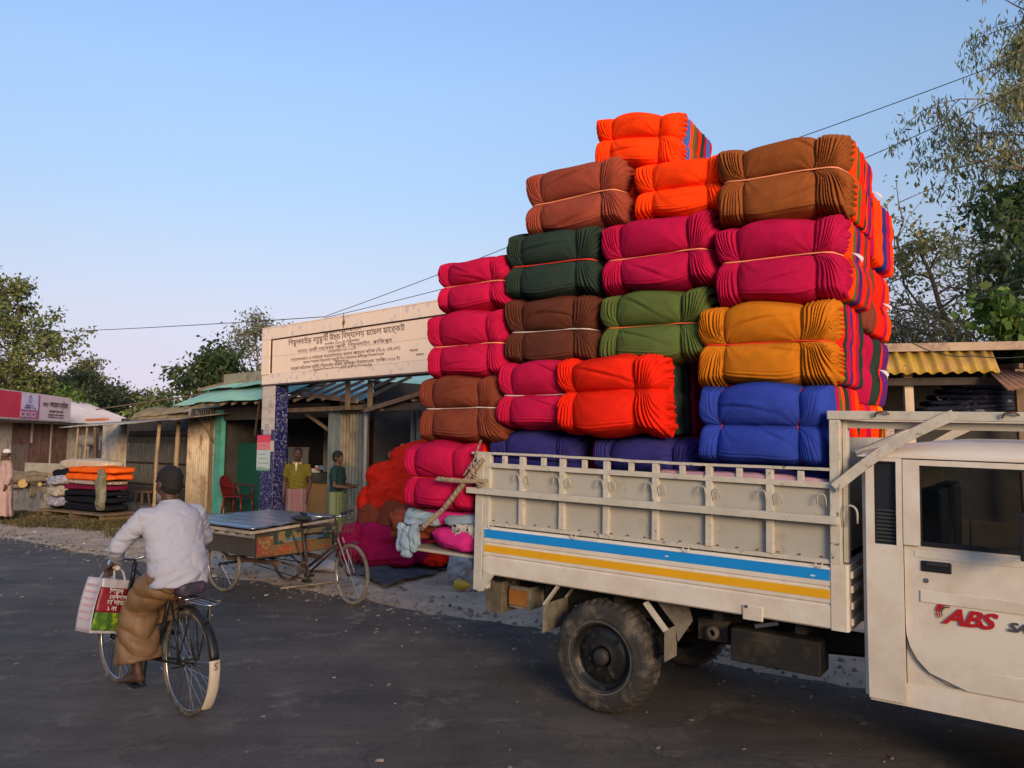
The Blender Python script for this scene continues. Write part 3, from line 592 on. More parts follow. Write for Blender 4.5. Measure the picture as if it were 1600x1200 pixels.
# chassis
for w in (.32, 1.24): MB().box(-1.15, 3.6, w - .03, w + .03, .62, .74).build('chassis_rail', darkmetal, truck, bevel=.003)
for s in (-.9, -.45, .1, .8, 1.3, 2.0): MB().box(s - .03, s + .03, .05, 1.52, .742, .80).build('cross_member', darkmetal, truck)
m = MB()
for i in range(6): m.tube([(-.62 + .09 * i, .32, .62 + .010 * i - .012 * i), (-.3 + .03 * i, .32, .52 - .006 * i), (.0, .32, .455 - .008 * i - .004), (.35 - .03 * i, .32, .54 - .010 * i), (.70 - .07 * i, .32, .625 - .012 * i)], [(.035, .0045)] * 5, 4, lat=(0, 1, 0))
m.build('leaf_spring', rustmetal, truck)
q = tp(1110, 1014); MB().box(.60, .80, .22, .42, .565, .70).build('spring_hanger', mat('dusty_hanger', (.09, .075, .055), .9, var=.3, dirt=(.04, .03, .025)), truck, bevel=.006)
MB().lathe([(.020, 0), (.042, 0), (.042, .06), (.020, .06), (.020, 0)], 20, (.715, .165, .628)).build('spring_bush', mat('dusty_hanger', (0, 0, 0)), truck, smooth=True)
MB().box(.86, 1.40, .10, .30, .50, .70).build('tool_box', darkmetal, truck, bevel=.01)
MB().bar((1.02, .09, .735), (1.16, .09, .775), .012, .022).build('bracket', steel, truck)
MB().cyl((.0, -.0, .383), (.0, 1.6, .383), .05, n=12).ell((.0, .8, .383), (.16, .13, .15)).build('rear_axle', darkmetal, truck, smooth=True)
MB().cyl((.16, .8, .40), (1.9, .8, .55), .035).build('drive_shaft', darkmetal, truck)
# mud plates and rear step blocks
dust = mat('dusty_grey_plate', (.20, .18, .145), .85, var=.2, vs=4, dirt=(.10, .085, .065), dth=.55, ds=5)
a0, a1, a2 = tp(846, 945), tp(868, 912), tp(846, 990)
MB().box(a0[0] - .004, a0[0] + .004, -.04, .30, a2[1], a0[1]).build('mud_flap', dust, truck)
MB().bar((a0[0], -.02, a0[1] - .002), (a1[0] + .03, -.02, a1[1] + .02), .05, .012).bar((a0[0], .28, a0[1]), (a1[0] + .03, .28, a1[1] + .02), .05, .012).build('flap_stay', cagepaint, truck)
b0, b1, b2 = tp(1034, 986), tp(1004, 943), tp(1045, 1035)
MB().box(b0[0] + .006, b0[0] + .014, -.04, .14, b2[1] - .01, b0[1]).build('mud_flap', dust, truck)
MB().bar((b1[0], -.02, b1[1]), (b0[0] + .01, -.02, b0[1] - .006), .06, .014).build('flap_stay', cagepaint, truck)
MB().prism([(b1[0] + .01, b1[1] - .01), (b0[0] + .01, b0[1]), (b0[0] + .03, b0[1] - .1), (b0[0] + .13, b0[1] + .05), (b0[0] + .10, b1[1] - .01)], .12, .128, lambda s, z, w: Vector((s, w, z))).build('flap_gusset', dust, truck)
MB().box(-1.01, -.86, .05, .28, .53, .76).build('rear_step', mat('rotten_timber', (.12, .095, .07), .95, var=.4, vs=8, bump=.5, dirt=(.04, .03, .025)), truck, bevel=.006)
MB().box(-.83, -.66, .10, .13, .575, .735).box(-.66, -.645, .10, .5, .575, .735).build('lamp_bracket', dust, truck, bevel=.003)
MB().box(-.825, -.665, .088, .0985, .60, .71).build('tail_lamp', mat('dirty_orange_lens', (.25, .10, .02), .5, var=.3), truck)
MB().cyl((-1.0, .3, .70), (-1.0, 1.4, .70), .03).build('rear_bar', darkmetal, truck)
MB().cyl((-.95, .12, .80), (-.80, .12, .77), .025).build('tow_pin', rustmetal, truck)
# wheels
def wheel(parent, s, w, z, out=-1, rad=.372, wd=.20):
    t = MB(); prof = [(.215, .0), (.225, -.012), (.262, -.022), (.315, -.018), (.345, -.004), (.362, .018), (rad, .045), (rad, wd - .045), (.362, wd - .018), (.33, wd), (.26, wd + .01), (.22, wd), (.215, wd * .5)]
    k = 120; V = []; F = []
    for i, (r0, a) in enumerate(prof):
        for j in range(k):
            g = r0
            if 5 <= i <= 8 and (j % 3 == 0): g = r0 - .011
            if i in (4, 9) and (j % 3 == 0): g = r0 - .004
            th = 2 * math.pi * j / k; V.append((s + g * math.cos(th), w + (a if out < 0 else -a), z + g * math.sin(th)))
    for i in range(len(prof)):
        for j in range(k): F.append((i * k + j, i * k + (j + 1) % k, ((i + 1) % len(prof)) * k + (j + 1) % k, ((i + 1) % len(prof)) * k + j))
    wh = MB().lathe([(.214, .0), (.222, -.006), (.222, .004), (.208, .012), (.205, .045), (.178, .055), (.165, .038), (.12, .030), (.095, .036), (.078, .018), (.07, .018), (.07, .05), (.0, .05)], 48, (s, w, z)).build('wheel', mat('black_rim', (.018, .018, .018), .42, metal=.3, var=.3, dirt=(.10, .08, .06), dth=.63, ds=10), parent, smooth=True)
    b = MB(); b.add(V, F); b.build('tyre', rubber, wh, smooth=False)
    MB().lathe([(.0, -.022), (.035, -.022), (.052, -.012), (.055, .02)], 20, (s, w, z)).build('hub_cap', mat('dusty_hub', (.035, .032, .03), .6, metal=.3, var=.3), wh, smooth=True)
    for i in range(6):
        th = 2 * math.pi * i / 6 + .3; c = (s + .088 * math.cos(th), w + .005, z + .088 * math.sin(th)); MB().cyl(c, (c[0], w + .04, c[2]), .013, n=6).build('wheel_nut', mat('dusty_hub', (0, 0, 0)), wh)
        th += .5; c = (s + .150 * math.cos(th), w + .030, z + .150 * math.sin(th)); MB().cyl(c, (c[0], w + .04, c[2]), .017, n=10).build('rim_hole', blackpl, wh)
    MB().lathe([(.233, -.0165), (.236, -.019), (.239, -.0175)], 64, (s, w, z)).build('rim_line', mat('tyre_scuff', (.12, .11, .10), .7), wh, smooth=True)
    return wh
wheel(truck, 0, -.0, .383); wheel(truck, 0, 1.35, .383); wheel(truck, 2.88, -.0, .455); wheel(truck, 2.88, 1.35, .455)
# cab
CS, CE = 1.665, 3.02; CWS = -.075
def cabside(s, z): return CWS + .012 * ((z - 1.3) ** 2) * 4 + (.09 * (z - 1.80) / .12 if z > 1.80 else 0)
cab = MB(); N = 22
zs = [.52, .60, .75, .95, 1.10, 1.20, 1.30, 1.327]; 
def shell(s0, s1, z0, z1, m, nm, parent, off=0, nseg=8, ns=2, th=.02):
    b = MB()
    for i in range(nseg + 1):
        z = z0 + (z1 - z0) * i / nseg
        for j in range(ns + 1):
            s = s0 + (s1 - s0) * j / ns; w = cabside(s, z) + off
            b.V.append((s, w, z))
    for i in range(nseg):
        for j in range(ns): b.F.append((i * (ns + 1) + j, i * (ns + 1) + j + 1, (i + 1) * (ns + 1) + j + 1, (i + 1) * (ns + 1) + j)); b.I.append(0)
    return b.build(nm, m, parent, smooth=False, solid=-th)
DS = 1.882; VS0, VS1, VZ0, VZ1 = 1.737, 1.848, 1.328, 1.776
WS0, WZ0, WZ1, WE = 1.962, 1.338, 1.762, 2.80
# rear quarter: pillar pieces round the vent
for (s0, s1, z0, z1) in ((CS + .03, DS - .004, .50, VZ0), (CS + .03, VS0, VZ0, VZ1), (VS1, DS - .004, VZ0, VZ1), (CS + .03, DS - .004, VZ1, 1.797)): shell(s0, s1, z0, z1, whitepaint, 'cab_quarter', truck)
MB().prism([(CS, CWS + .03), (CS + .008, CWS + .012), (CS + .031, CWS + .002), (CS + .031, CWS + .03), (CS + .012, CWS + .06), (CS + .012, 1.62), (CS, 1.62)], .50, 1.80, lambda s, w, z: Vector((s, w + (.012 * ((z - 1.3) ** 2) * 4 if w < .5 else 0), z))).build('cab_back', whitepaint, truck, bevel=.004)
vp = MB().box(VS0 - .001, VS1 + .001, CWS + .012, CWS + .02, VZ0, VZ1).build('vent_window', mat('dark_tinted_vent', (.02, .022, .028), .25, bump=0, var=.05), truck)
for i in range(9): MB().bar((VS0 + .008, CWS + .006, VZ0 + .018 + i * .0205), (VS1 - .008, CWS + .006, VZ0 + .018 + i * .0205), .012, .008).build('vent_slat', mat('vent_slat', (.045, .045, .048), .5), vp)
for z0, z1, s0, s1 in ((VZ0 - .006, VZ0 + .006, VS0, VS1), (VZ1 - .008, VZ1 + .006, VS0, VS1), (VZ0, VZ1, VS0 - .005, VS0 + .006), (VZ0, VZ1, VS1 - .006, VS1 + .005)): MB().box(s0, s1, CWS - .003, CWS + .014, z0, z1).build('vent_seal', blackpl, vp)
# door
MB().box(CS + .032, WE + .05, CWS + .034, CWS + .06, .48, .60).build('sill', whitepaint, truck)
shell(DS - .002, WE + .05, .50, 1.10, whitepaint, 'door_aperture', truck, off=.036)
door = thing_door = bpy.data.objects.new('door', None); 
dm = MB()
def arc(cx, cz, r_, a0, a1, k=7): return [(cx + r_ * math.cos(R(a0 + (a1 - a0) * i / k)), cz + r_ * math.sin(R(a0 + (a1 - a0) * i / k))) for i in range(k + 1)]
rd = .28; low = [(DS, WZ0), (DS, .62 + rd)] + arc(DS + rd, .62 + rd, rd, 180, 270) + [(WE + .05, .62), (WE + .05, WZ0)]
def cap(poly, nm, m, parent, off=-.001, th=.022, bev=.005):
    b = MB(); b.prism(poly, 0, th, lambda s, z, w: Vector((s, cabside(s, z) + w + off, z))); return b.build(nm, m, parent, bevel=bev)
door = MB()
zz = [WZ0 - i * (WZ0 - .62) / 12 for i in range(13)]
def sl_(z):
    return DS if z > .62 + rd else DS + rd - math.sqrt(max(0, rd * rd - (.62 + rd - z) ** 2))
for z in zz:
    for j in range(9):
        s = sl_(z) + (WE + .05 - sl_(z)) * j / 8; door.V.append((s, cabside(s, z) - .002, z))
for i in range(12):
    for j in range(8): door.F.append((i * 9 + j, (i + 1) * 9 + j, (i + 1) * 9 + j + 1, i * 9 + j + 1)); door.I.append(0)
door = door.build('door', whitepaint, truck, smooth=False, solid=.022)
for (s0, s1, z0, z1) in ((DS, WS0, WZ0, 1.79), (WS0, WE, WZ1, 1.79), (WE, WE + .05, WZ0, 1.79)): shell(s0, s1, z0 - .001, z1, whitepaint, 'window_frame', door, off=-.002, nseg=6)
MB().box(WS0 + .002, WE - .002, CWS + .012, CWS + .02, WZ0, WZ0 + .012).box(WS0, WS0 + .008, CWS + .0, CWS + .016, WZ0, WZ1).box(WS0, WE, CWS + .0, CWS + .016, WZ1 - .010, WZ1).box(WS0, WE, CWS - .006, CWS + .014, WZ0 - .002, WZ0 + .022).build('window_seal', blackpl, door)
MB().box(WS0 + .225, WS0 + .235, CWS + .018, CWS + .03, WZ0, WZ1).build('window_divider', blackpl, door)
MB().box(WS0 + .006, WE - .004, CWS + .022, CWS + .026, WZ0 + .02, WZ1 - .004).build('window_pane', glass(), door)
hh = MB().box(1.962, 2.105, CWS - .010, CWS + .002, 1.205, 1.262).build('handle', blackpl, door, bevel=.012)
MB().box(1.985, 2.09, CWS - .018, CWS - .008, 1.238, 1.254).build('handle_lever', mat('dull_black_lever', (.03, .03, .033), .35), hh, bevel=.004)
MB().cyl((1.985, CWS - .005, 1.158), (1.985, CWS + .002, 1.158), .013, n=16).build('key_lock', steel, door)
MB().box(1.955, 2.80, CWS - .006, CWS - .001, 1.045, 1.105).build('moulding', whitepaint, door, bevel=.006)
MB().box(1.93, 2.82, CWS - .0045, CWS - .001, 1.275, 1.312).build('upper_crease', whitepaint, door, bevel=.004)
m = MB(); k = 18
pl_ = [(1.925, 1.27), (1.925, .95)] + arc(1.925 + .22, .95, .22, 180, 270) + [(2.5, .73)]
m.tube([(s, cabside(s, z) + .0005, z) for s, z in pl_], .003, 5).build('panel_crease', whitepaint, door, smooth=True)
m = MB().tube([(DS - .003, cabside(DS, z) - .0005, z) for z in (1.795, 1.6, 1.3, 1.1, .90)] + [(s - .003, cabside(s, z) - .0005, z) for s, z in arc(DS + rd, .62 + rd, rd, 180, 262)], .0028, 4).build('door_gap', blackpl, door)
redp = mat('red_decal', (.40, .010, .015), .45, var=.03, bump=0); grp = mat('grey_decal', (.06, .06, .065), .5, var=.03, bump=0)
LM = lambda s, z, ry=0: Matrix.Translation((s, CWS - .0055, z)) @ Matrix.Rotation(ry, 4, 'Y') @ UPR
text('ABS', .112, redp, door, LM(2.062, .953), shear=.34, sx_=1.22, off=.0035, spacing=.93)
text('SAFETY', .062, grp, door, LM(2.345, .958), shear=.3, sx_=1.25, off=.002)
for i, (r_, mm) in enumerate(((.052, redp), (.041, redp), (.030, grp))):
    MB().tube([(2.082 + r_ * math.cos(R(a)), CWS - .005, 1.005 + r_ * math.sin(R(a))) for a in range(70, 221, 15)], [(.0035 * (1.6 - abs(k - 5) / 5), .0006) for k in range(11)], 6, lat=(0, 0, 1)).build('arc_mark', mm, door)
# roof
def roofring(k):       # cross-sections along s
    s = CS + k * (CE - CS); rise = .128 * math.sin(math.pi * min(1, (k * 1.35 + .03)) * .5) ** .45; e = .0 if k > 0 else .0
    return s, rise * (1 - .55 * max(0, k - .35))
V = []; ks = [0, .012, .03, .07, .13, .22, .35, .5, .65, .8, .92, 1.0]; ws = [0, .006, .02, .06, .12, .22, .4, .6, .78, .88, .94, .98, .994, 1.0]
b = MB()
for k in ks:
    s, ri = roofring(k)
    for u in ws:
        d = min(u, 1 - u); g = min(1, d / .16); pz = 1.800 + ri * (1 - (1 - g) ** 2.6) ** .5 * (.86 + .14 * math.sin(math.pi * u)); b.V.append((s, CWS - .004 + u * (1.63 - CWS), pz))
nw = len(ws)
for i in range(len(ks) - 1):
    for j in range(nw - 1): b.F.append((i * nw + j, (i + 1) * nw + j, (i + 1) * nw + j + 1, i * nw + j + 1)); b.I.append(0)
b.F.append(tuple(range(nw))); b.I.append(0)
b.build('roof', whitepaint, truck, smooth=True, solid=.006)
MB().box(CS - .01, CE, CWS - .012, CWS + .004, 1.797, 1.806).build('gutter', whitepaint, truck, bevel=.002)
MB().box(CS, CE - .1, CWS + .001, CWS + .006, 1.791, 1.7965).build('roof_gap', blackpl, truck)
# far side, back, windscreen, bonnet
MB().box(CS + .03, DS, 1.60, 1.625, .50, 1.80).box(DS, CE, 1.60, 1.625, .50, WZ0).build('far_side', whitepaint, truck)
MB().box(CS + .02, CE, .02, 1.58, .50, .56).build('cab_floor', darkmetal, truck)
MB().prism([(CE - .12, 1.80), (CE - .06, 1.80), (3.30, 1.36), (3.24, 1.36)], CWS + .005, CWS + .06, lambda s, z, w: Vector((s, w, z))).prism([(CE - .12, 1.80), (CE - .06, 1.80), (3.30, 1.36), (3.24, 1.36)], 1.56, 1.62, lambda s, z, w: Vector((s, w, z))).build('windscreen_pillar', whitepaint, truck)
MB().prism([(CE - .07, 1.795), (CE - .065, 1.795), (3.285, 1.37), (3.28, 1.37)], CWS + .06, 1.56, lambda s, z, w: Vector((s, w, z))).build('windscreen', glass(), truck)
MB().prism([(WE + .052, .50), (WE + .052, 1.335), (3.28, 1.335), (3.95, 1.24), (4.03, 1.15), (4.03, .50)], CWS + .004, 1.62, lambda s, z, w: Vector((s, w, z))).build('bonnet', whitepaint, truck, bevel=.03)
MB().box(4.035, 4.12, CWS, 1.62, .45, .62).build('front_bumper', blackpl, truck, bevel=.02)
for w in (.12, 1.42): MB().box(4.031, 4.05, w - .11, w + .11, .85, 1.0).build('headlight', mat('lamp_glass', (.6, .6, .62), .15), truck, bevel=.01)
for w in (.45, 1.15):
    st = MB().box(1.98, 2.32, w - .22, w + .22, .95, 1.08).build('seat', blackpl, truck, bevel=.03)
    MB().box(1.90, 2.02, w - .21, w + .21, 1.08, 1.62).build('seat_back', blackpl, st, bevel=.03)
MB().box(2.75, 3.0, .0, 1.55, 1.15, 1.34).build('dashboard', blackpl, truck, bevel=.02)
MB().lathe([(.17, 0), (.185, .012), (.17, .024)], 32, (0, 0, 0)).build('steering_wheel', blackpl, truck, M=None).matrix_local = T(2.72, 1.1, 1.40, R(90), R(-25))
MB().box(2.46, 2.50, CWS - .15, CWS - .01, 1.345, 1.355).box(2.42, 2.47, CWS - .26, CWS - .12, 1.34, 1.56).build('wing_mirror', blackpl, truck, bevel=.01)

# ------------------------------------------------------------------ the load
def BM(s, w, z, rz=0, ry=0, rx=0): return TR.M @ T(s, w, z, R(rz), R(rx), R(ry))
G2 = 'tied bales of blankets on the truck'
S1 = [('orange', 3), ('olive', 1), ('red', 3), ('darkgreen', 1), ('orange', 2), ('magenta', 2), ('navy', 1), ('red', 2)]
S2 = [('orange', 3), ('olive', 1), ('magenta', 2), ('navy', 1), ('magenta', 1), ('red', 2), ('brown', 2), ('violet', 1), ('red', 2)]
S3 = [('red', 2), ('darkgreen', 2), ('magenta', 2), ('navy', 2), ('red', 2), ('magenta', 2), ('darkgreen', 2)]
S4 = [('magenta', 3), ('olive', 1), ('orange', 2), ('darkgreen', 3), ('magenta', 2), ('red', 3), ('orange', 2)]
S5 = [('brown', 1), ('red', 2), ('orange', 2), ('brown', 2), ('red', 2)]
# hidden lower rows that carry the stack
for nm, s, c in (('first', -.5, 'navy'), ('second', .3, 'darkgreen'), ('third', 1.08, 'plum')):
    bale(BM(s, .20, .905), .80, .50, c, [('navy', 3), ('plum', 3), ('darkgreen', 3)], c.replace('darkgreen', 'dark green') + ' bale at the floor of the truck bed behind the drop side', 100 + int(s * 10), hi=False, cord=None)
# column A (nearest the cab)
bale(BM(1.07, .10, 1.205), .80, .515, 'navy', S4[:5], 'dark navy bale low in the truck bed under the big blue bale', 11, hi=False, cord=None)
bale(BM(1.075, .03, 1.715), .83, .515, 'blue', S4, 'royal blue bale with red cord at the bottom of the column nearest the cab', 12, cord=None, vcord='red', fine=1.7, pin=.8, fan=.25)
bale(BM(1.085, .06, 2.205, 1), .88, .535, 'mustard', S3, 'mustard yellow bale between the royal blue and the magenta bale nearest the cab', 13, cord='red', fine=1.7, fan=1.3, puff=.10)
bale(BM(1.165, .07, 2.725), .82, .535, 'magenta', S2, 'magenta bale directly below the tan brown bale in the column nearest the cab', 14, cord='peach', fine=1.7, tagpos=.10, vcord=None)
bale(BM(1.19, .05, 3.235, 1, 1.0), .83, .52, 'tan', S1, 'tan brown bale topping the column nearest the cab', 15, cord='peach', fine=1.7, fan=1.3, tagpos=.62)
# column B
bale(BM(.22, .17, 1.38), .80, .50, 'navy', S5, 'dusky navy bale behind the top rail in the middle of the truck side', 20, cord=None, fan=.8)
bale(BM(.06, -.02, 1.875, -2, -1.5), .84, .55, 'red', [('red', 1), ('darkgreen', 5), ('plum', 3), ('navy', 3)], 'orange red bale leaning out over the truck side, left of the royal blue bale', 21, cord=None, pin=1.1, fan=1.4, puff=.12)
bale(BM(.31, .10, 2.375), .82, .51, 'olive', [('darkgreen', 2), ('orange', 2), ('plum', 2), ('navy', 2)], 'olive green bale with orange cord in the middle column', 22, cord='orange', fan=1.1)
bale(BM(.345, .08, 2.865, 0, -1), .85, .52, 'magenta', [('red', 2), ('orange', 2), ('plum', 2), ('orange', 2), ('navy', 2)], 'magenta bale on top of the olive green bale', 23, cord='peach')
bale(BM(.50, .12, 3.36, 2, 1), .70, .42, 'orange', [('orange', 2), ('brown', 2), ('red', 2), ('navy', 2)], 'bright orange bale right of the reddish brown bale in the upper tier', 24, cord=None, fan=1.2)
bale(BM(.13, .16, 3.77, 6, 5, 2), .66, .42, 'orange', [('skyblue', 3), ('orange', 1), ('olive', 2), ('brown', 1), ('red', 2), ('darkgreen', 2), ('magenta', 2), ('skyblue', 2), ('pink', 1)], 'bright orange bale alone at the very top of the load with blue edges', 25, cord=None, fine=1.7, fan=1.1, depth=.82)
# column C
bale(BM(-.70, .17, 1.40, 0, 1.5), .84, .50, 'navy', S5, 'dusky navy bale behind the top rail at the rear corner of the truck', 30, cord=None, fan=.9)
bale(BM(-.56, .04, 1.905, 0, 0), .76, .52, 'pink', S3, 'raspberry pink bale beside the orange red bale, above the navy ones', 31, cord='white')
bale(BM(-.50, .07, 2.375, 0, .5), .82, .52, 'darkbrown', [('red', 3), ('orange', 1), ('navy', 2), ('plum', 3)], 'dark brown bale left of the olive green bale', 32, cord='white', fan=1.1)
bale(BM(-.49, .06, 2.87, 0, .5), .84, .53, 'darkgreen', [('magenta', 2), ('orange', 2), ('brown', 3)], 'dark green bale left of the magenta bale in the middle tier', 33, cord='red', fan=1.3)
bale(BM(-.30, .06, 3.345, -1, -1.5), .86, .52, 'rust', [('orange', 4), ('red', 2), ('orange', 3), ('brown', 2)], 'reddish brown bale directly below the topmost orange bale', 34, cord='peach', fan=1.1)
# column D, hung over the tail
bale(BM(-1.46, .0, 1.245, 0, -1.5), .70, .54, 'magenta', S3[:4], 'magenta bale resting over the lowered tailgate held by the jute rope', 40, cord='red', puff=.12, fan=.5)
bale(BM(-1.31, .05, 1.785, 0, -1), .83, .54, 'brown', S5, 'chocolate brown bale at the tail of the truck below the pink pair', 41, cord='white', fan=1.2)
bale(BM(-1.26, .05, 2.29, 0, -1), .80, .55, 'pink', S2, 'raspberry pink bale on top of the chocolate brown one at the tail', 42, cord='peach', fan=1.0)
bale(BM(-1.215, .06, 2.815, 0, -1), .72, .44, 'pink', S2[:5], 'raspberry pink bale topping the short column at the tail', 43, cord='peach', fan=1.0)
# second row behind
back = [(1.18, 1.16, 'plum', [('magenta', 2), ('olive', 2), ('red', 2), ('orange', 3)]), (1.18, 1.69, 'darkgreen', [('red', 2), ('magenta', 2), ('orange', 3), ('amber', 2)]), (1.20, 2.19, 'magenta', [('magenta', 3), ('darkgreen', 3), ('red', 1), ('violet', 2)]),
        (1.23, 2.70, 'brown', [('brown', 4), ('red', 3), ('magenta', 2), ('orange', 2)]), (1.26, 3.20, 'magenta', [('magenta', 2), ('orange', 4), ('navy', 2), ('magenta', 1), ('orange', 2)])]
bl = ['hidden low plum bale of the back row nearest the cab', 'green and orange edged bale low in the back row nearest the cab', 'magenta and green edged bale of the back row, just above the rack', 'brown and red edged bale in the back row beside the magenta one', 'bale with orange and navy edges topping the back row nearest the cab']
for i, (s, z, c, st) in enumerate(back): bale(BM(s - .13, .90, z - .06), .84, .51, c, st, bl[i], 50 + i, hi=False, fine=1.6, cord='peach' if i > 1 else None, depth=.98, ft=.07, puff=.05, tagpos=.55 if i in (2, 3) else None)
for j, (s, cs) in enumerate(((.36, ['navy', 'red', 'olive', 'magenta']), (-.5, ['navy', 'pink', 'brown', 'darkgreen']))):
    for i, c in enumerate(cs): bale(BM(s, .95, 1.38 + i * .50), .82, .51, c, [('red', 3), ('navy', 3), ('orange', 3)], '%s bale hidden in the back row, %s tier of the %s column' % (c, ['lowest', 'second', 'third', 'top'][i], ['middle', 'rear'][j]), 70 + i + 5 * j, hi=False, cord=None, ft=.10)
# pink sheet lying inside the rail gaps
lay = soft('pink_sheet', (1.1, .16, .05), fab('pale_pink_cotton', (.45, .27, .33)), 4, M=BM(.95, .03, 1.615), fold=.012, fs=7); tag(lay, 'pale pink folded sheet seen through the gaps of the top rail near the cab', 'sheet')
# ------------------------------------------------------------------ market gate
gate = thing('market_gate', 'tiled market gateway with a long cream signboard beam on two blue tiled columns', 'gate', GA.M)
tilew = mat('cream_tile', (.86, .68, .52), .35, var=.05, vs=1.5, bump=0, coat=.15, dirt=(.66, .50, .36), dth=.68, ds=2)
def tilefloral(name, base, mark, sc):
    m = bpy.data.materials.new(name); m.use_nodes = True; n = m.node_tree.nodes; l = m.node_tree.links; b = n['Principled BSDF']; b.inputs['Roughness'].default_value = .35
    t = n.new('ShaderNodeTexCoord'); v = n.new('ShaderNodeTexVoronoi'); v.inputs['Scale'].default_value = sc; q = n.new('ShaderNodeTexNoise'); q.inputs['Scale'].default_value = sc * 1.7
    l.new(t.outputs['Object'], v.inputs['Vector']); l.new(t.outputs['Object'], q.inputs['Vector'])
    ad = n.new('ShaderNodeMath'); ad.operation = 'MULTIPLY_ADD'; ad.inputs[1].default_value = .5; l.new(q.outputs[0], ad.inputs[0]); l.new(v.outputs['Distance'], ad.inputs[2])
    r = n.new('ShaderNodeValToRGB'); r.color_ramp.elements[0].position = .45; r.color_ramp.elements[0].color = (*mark, 1); r.color_ramp.elements[1].position = .62; r.color_ramp.elements[1].color = (*base, 1)
    l.new(ad.outputs[0], r.inputs[0]); l.new(r.outputs[0], b.inputs['Base Color']); return m
tilef = tilefloral('border_tile', (.82, .66, .52), (.62, .52, .52), 7)
def bluetile():
    m = bpy.data.materials.new('blue_mosaic_tile'); m.use_nodes = True; n = m.node_tree.nodes; l = m.node_tree.links; b = n['Principled BSDF']; b.inputs['Roughness'].default_value = .3
    t = n.new('ShaderNodeTexCoord'); oi = n.new('ShaderNodeObjectInfo'); ad = n.new('ShaderNodeVectorMath'); ad.operation = 'ADD'; l.new(t.outputs['Object'], ad.inputs[0]); l.new(oi.outputs['Random'], ad.inputs[1])
    v = n.new('ShaderNodeTexNoise'); v.inputs['Scale'].default_value = 26; v.inputs['Detail'].default_value = 3; l.new(ad.outputs[0], v.inputs['Vector'])
    r = n.new('ShaderNodeValToRGB'); r.color_ramp.elements[0].position = .35; r.color_ramp.elements[0].color = (.008, .009, .055, 1); r.color_ramp.elements[1].position = .72; r.color_ramp.elements[1].color = (.24, .24, .32, 1)
    e = r.color_ramp.elements.new(.52); e.color = (.014, .016, .095, 1); l.new(v.outputs[0], r.inputs[0]); l.new(r.outputs[0], b.inputs['Base Color']); return m
btile = bluetile()
zb, zt = 2.845, 3.885; XL, XR_ = -5.03, .38
MB().box(XL, XR_, .0, .27, zb, zt).build('beam', mat('beam_plaster', (.50, .38, .28), .8, dirt=(.3, .22, .17)), gate)
# face tiles: border rows and the recessed centre panel
nx = 18; dx = (XR_ - XL) / nx; bt = .21
def gtile(x0, x1, z0, z1, m, proud=.012, y0=0, nm='tile', par=None):
    return MB().box(x0 + .002, x1 - .002, y0 - proud, y0 - .0005, z0 + .002, z1 - .002).build(nm, m, par or gate)
for i in range(nx):
    x0 = XL + i * dx; r_ = (i * 7 % 5) * .001
    gtile(x0, x0 + dx, zt - bt, zt, tilef, .030 + r_); gtile(x0, x0 + dx, zb, zb + bt - .03, tilef, .012 + r_)
MB().box(XL, XR_, -.034, .275, zt + .002, zt + .022).build('coping', tilew, gate)
for j in range(2):
    h = (zt - bt - zb - bt + .03) / 2; z0 = zb + bt - .03 + j * h
    gtile(XL, XL + dx * .9, z0, z0 + h, tilew, .030); 
    for i in range(9):
        x0 = XL + dx * .9 + i * (XR_ - XL - dx * .9) / 9; gtile(x0, x0 + (XR_ - XL - dx * .9) / 9, z0, z0 + h, tilew, .010)
a = GA.hit(431, 529); b = GA.hit(422, 580)
MB().box(XL + dx * .9 + .0, XL + dx * .9 + .055, -.0135, -.0105, zb + bt - .01, zt - bt - .002).build('slit_and_shadow_line', mat('dark_slit_and_shadow', (.05, .015, .02), .6), gate)  # the dark slit at the left end of the recessed panel
MB().box(XL + dx * .9, XR_, -.014, -.0105, zt - bt - .022, zt - bt - .003).build('slit_and_shadow_line', mat('dark_slit_and_shadow', (0, 0, 0)), gate)  # shadow line under the proud border, put in as a dark strip
MB().box(XL - .01, XR_, -.03, .28, zb - .025, zb - .002).build('beam_edge', mat('dark_edge_strip', (.09, .065, .06), .8), gate)
MB().box(XL + .41, XL + .415, .0, .001, zb, zb + .01)
# blue columns, tiled courses
def column(x0, x1, y0, y1, ztop, seed):
    c = MB().box(x0, x1, y0, y1, -.1, ztop).build('column', mat('column_core', (.30, .30, .34), .8), gate); nz_ = 14; h = ztop / nz_; r = random.Random(seed)
    for j in range(nz_):
        for (a0, a1, face) in ((x0, (x0 + x1) / 2, 'f'), ((x0 + x1) / 2, x1, 'f'), (y0, y1, 'r')):
            if face == 'f':
                white = ztop - 1.05 < (j + .5) * h or (1.62 < (j + .5) * h < 1.85)
                M_ = mat('pale_column_tile', (.52, .44, .38), .4, var=.06, dirt=(.35, .3, .27)) if white and not (1.74 < (j + .4) * h < 1.95) else btile
                MB().box(a0 + .002, a1 - .002, y0 - .008, y0 - .0005, j * h + .002, (j + 1) * h - .002).build('tile', M_, c)
            else:
                for k in range(2):
                    b0 = a0 + k * (a1 - a0) / 2; MB().box(x1 + .0005, x1 + .008, b0 + .002, b0 + (a1 - a0) / 2 - .002, j * h + .002, (j + 1) * h - .002).build('tile', btile, c)
    return c
column(XL + .03, XL + .45, .0, .27, zb - .03, 1); column(-.22, .20, .0, .27, zb - .03, 2)
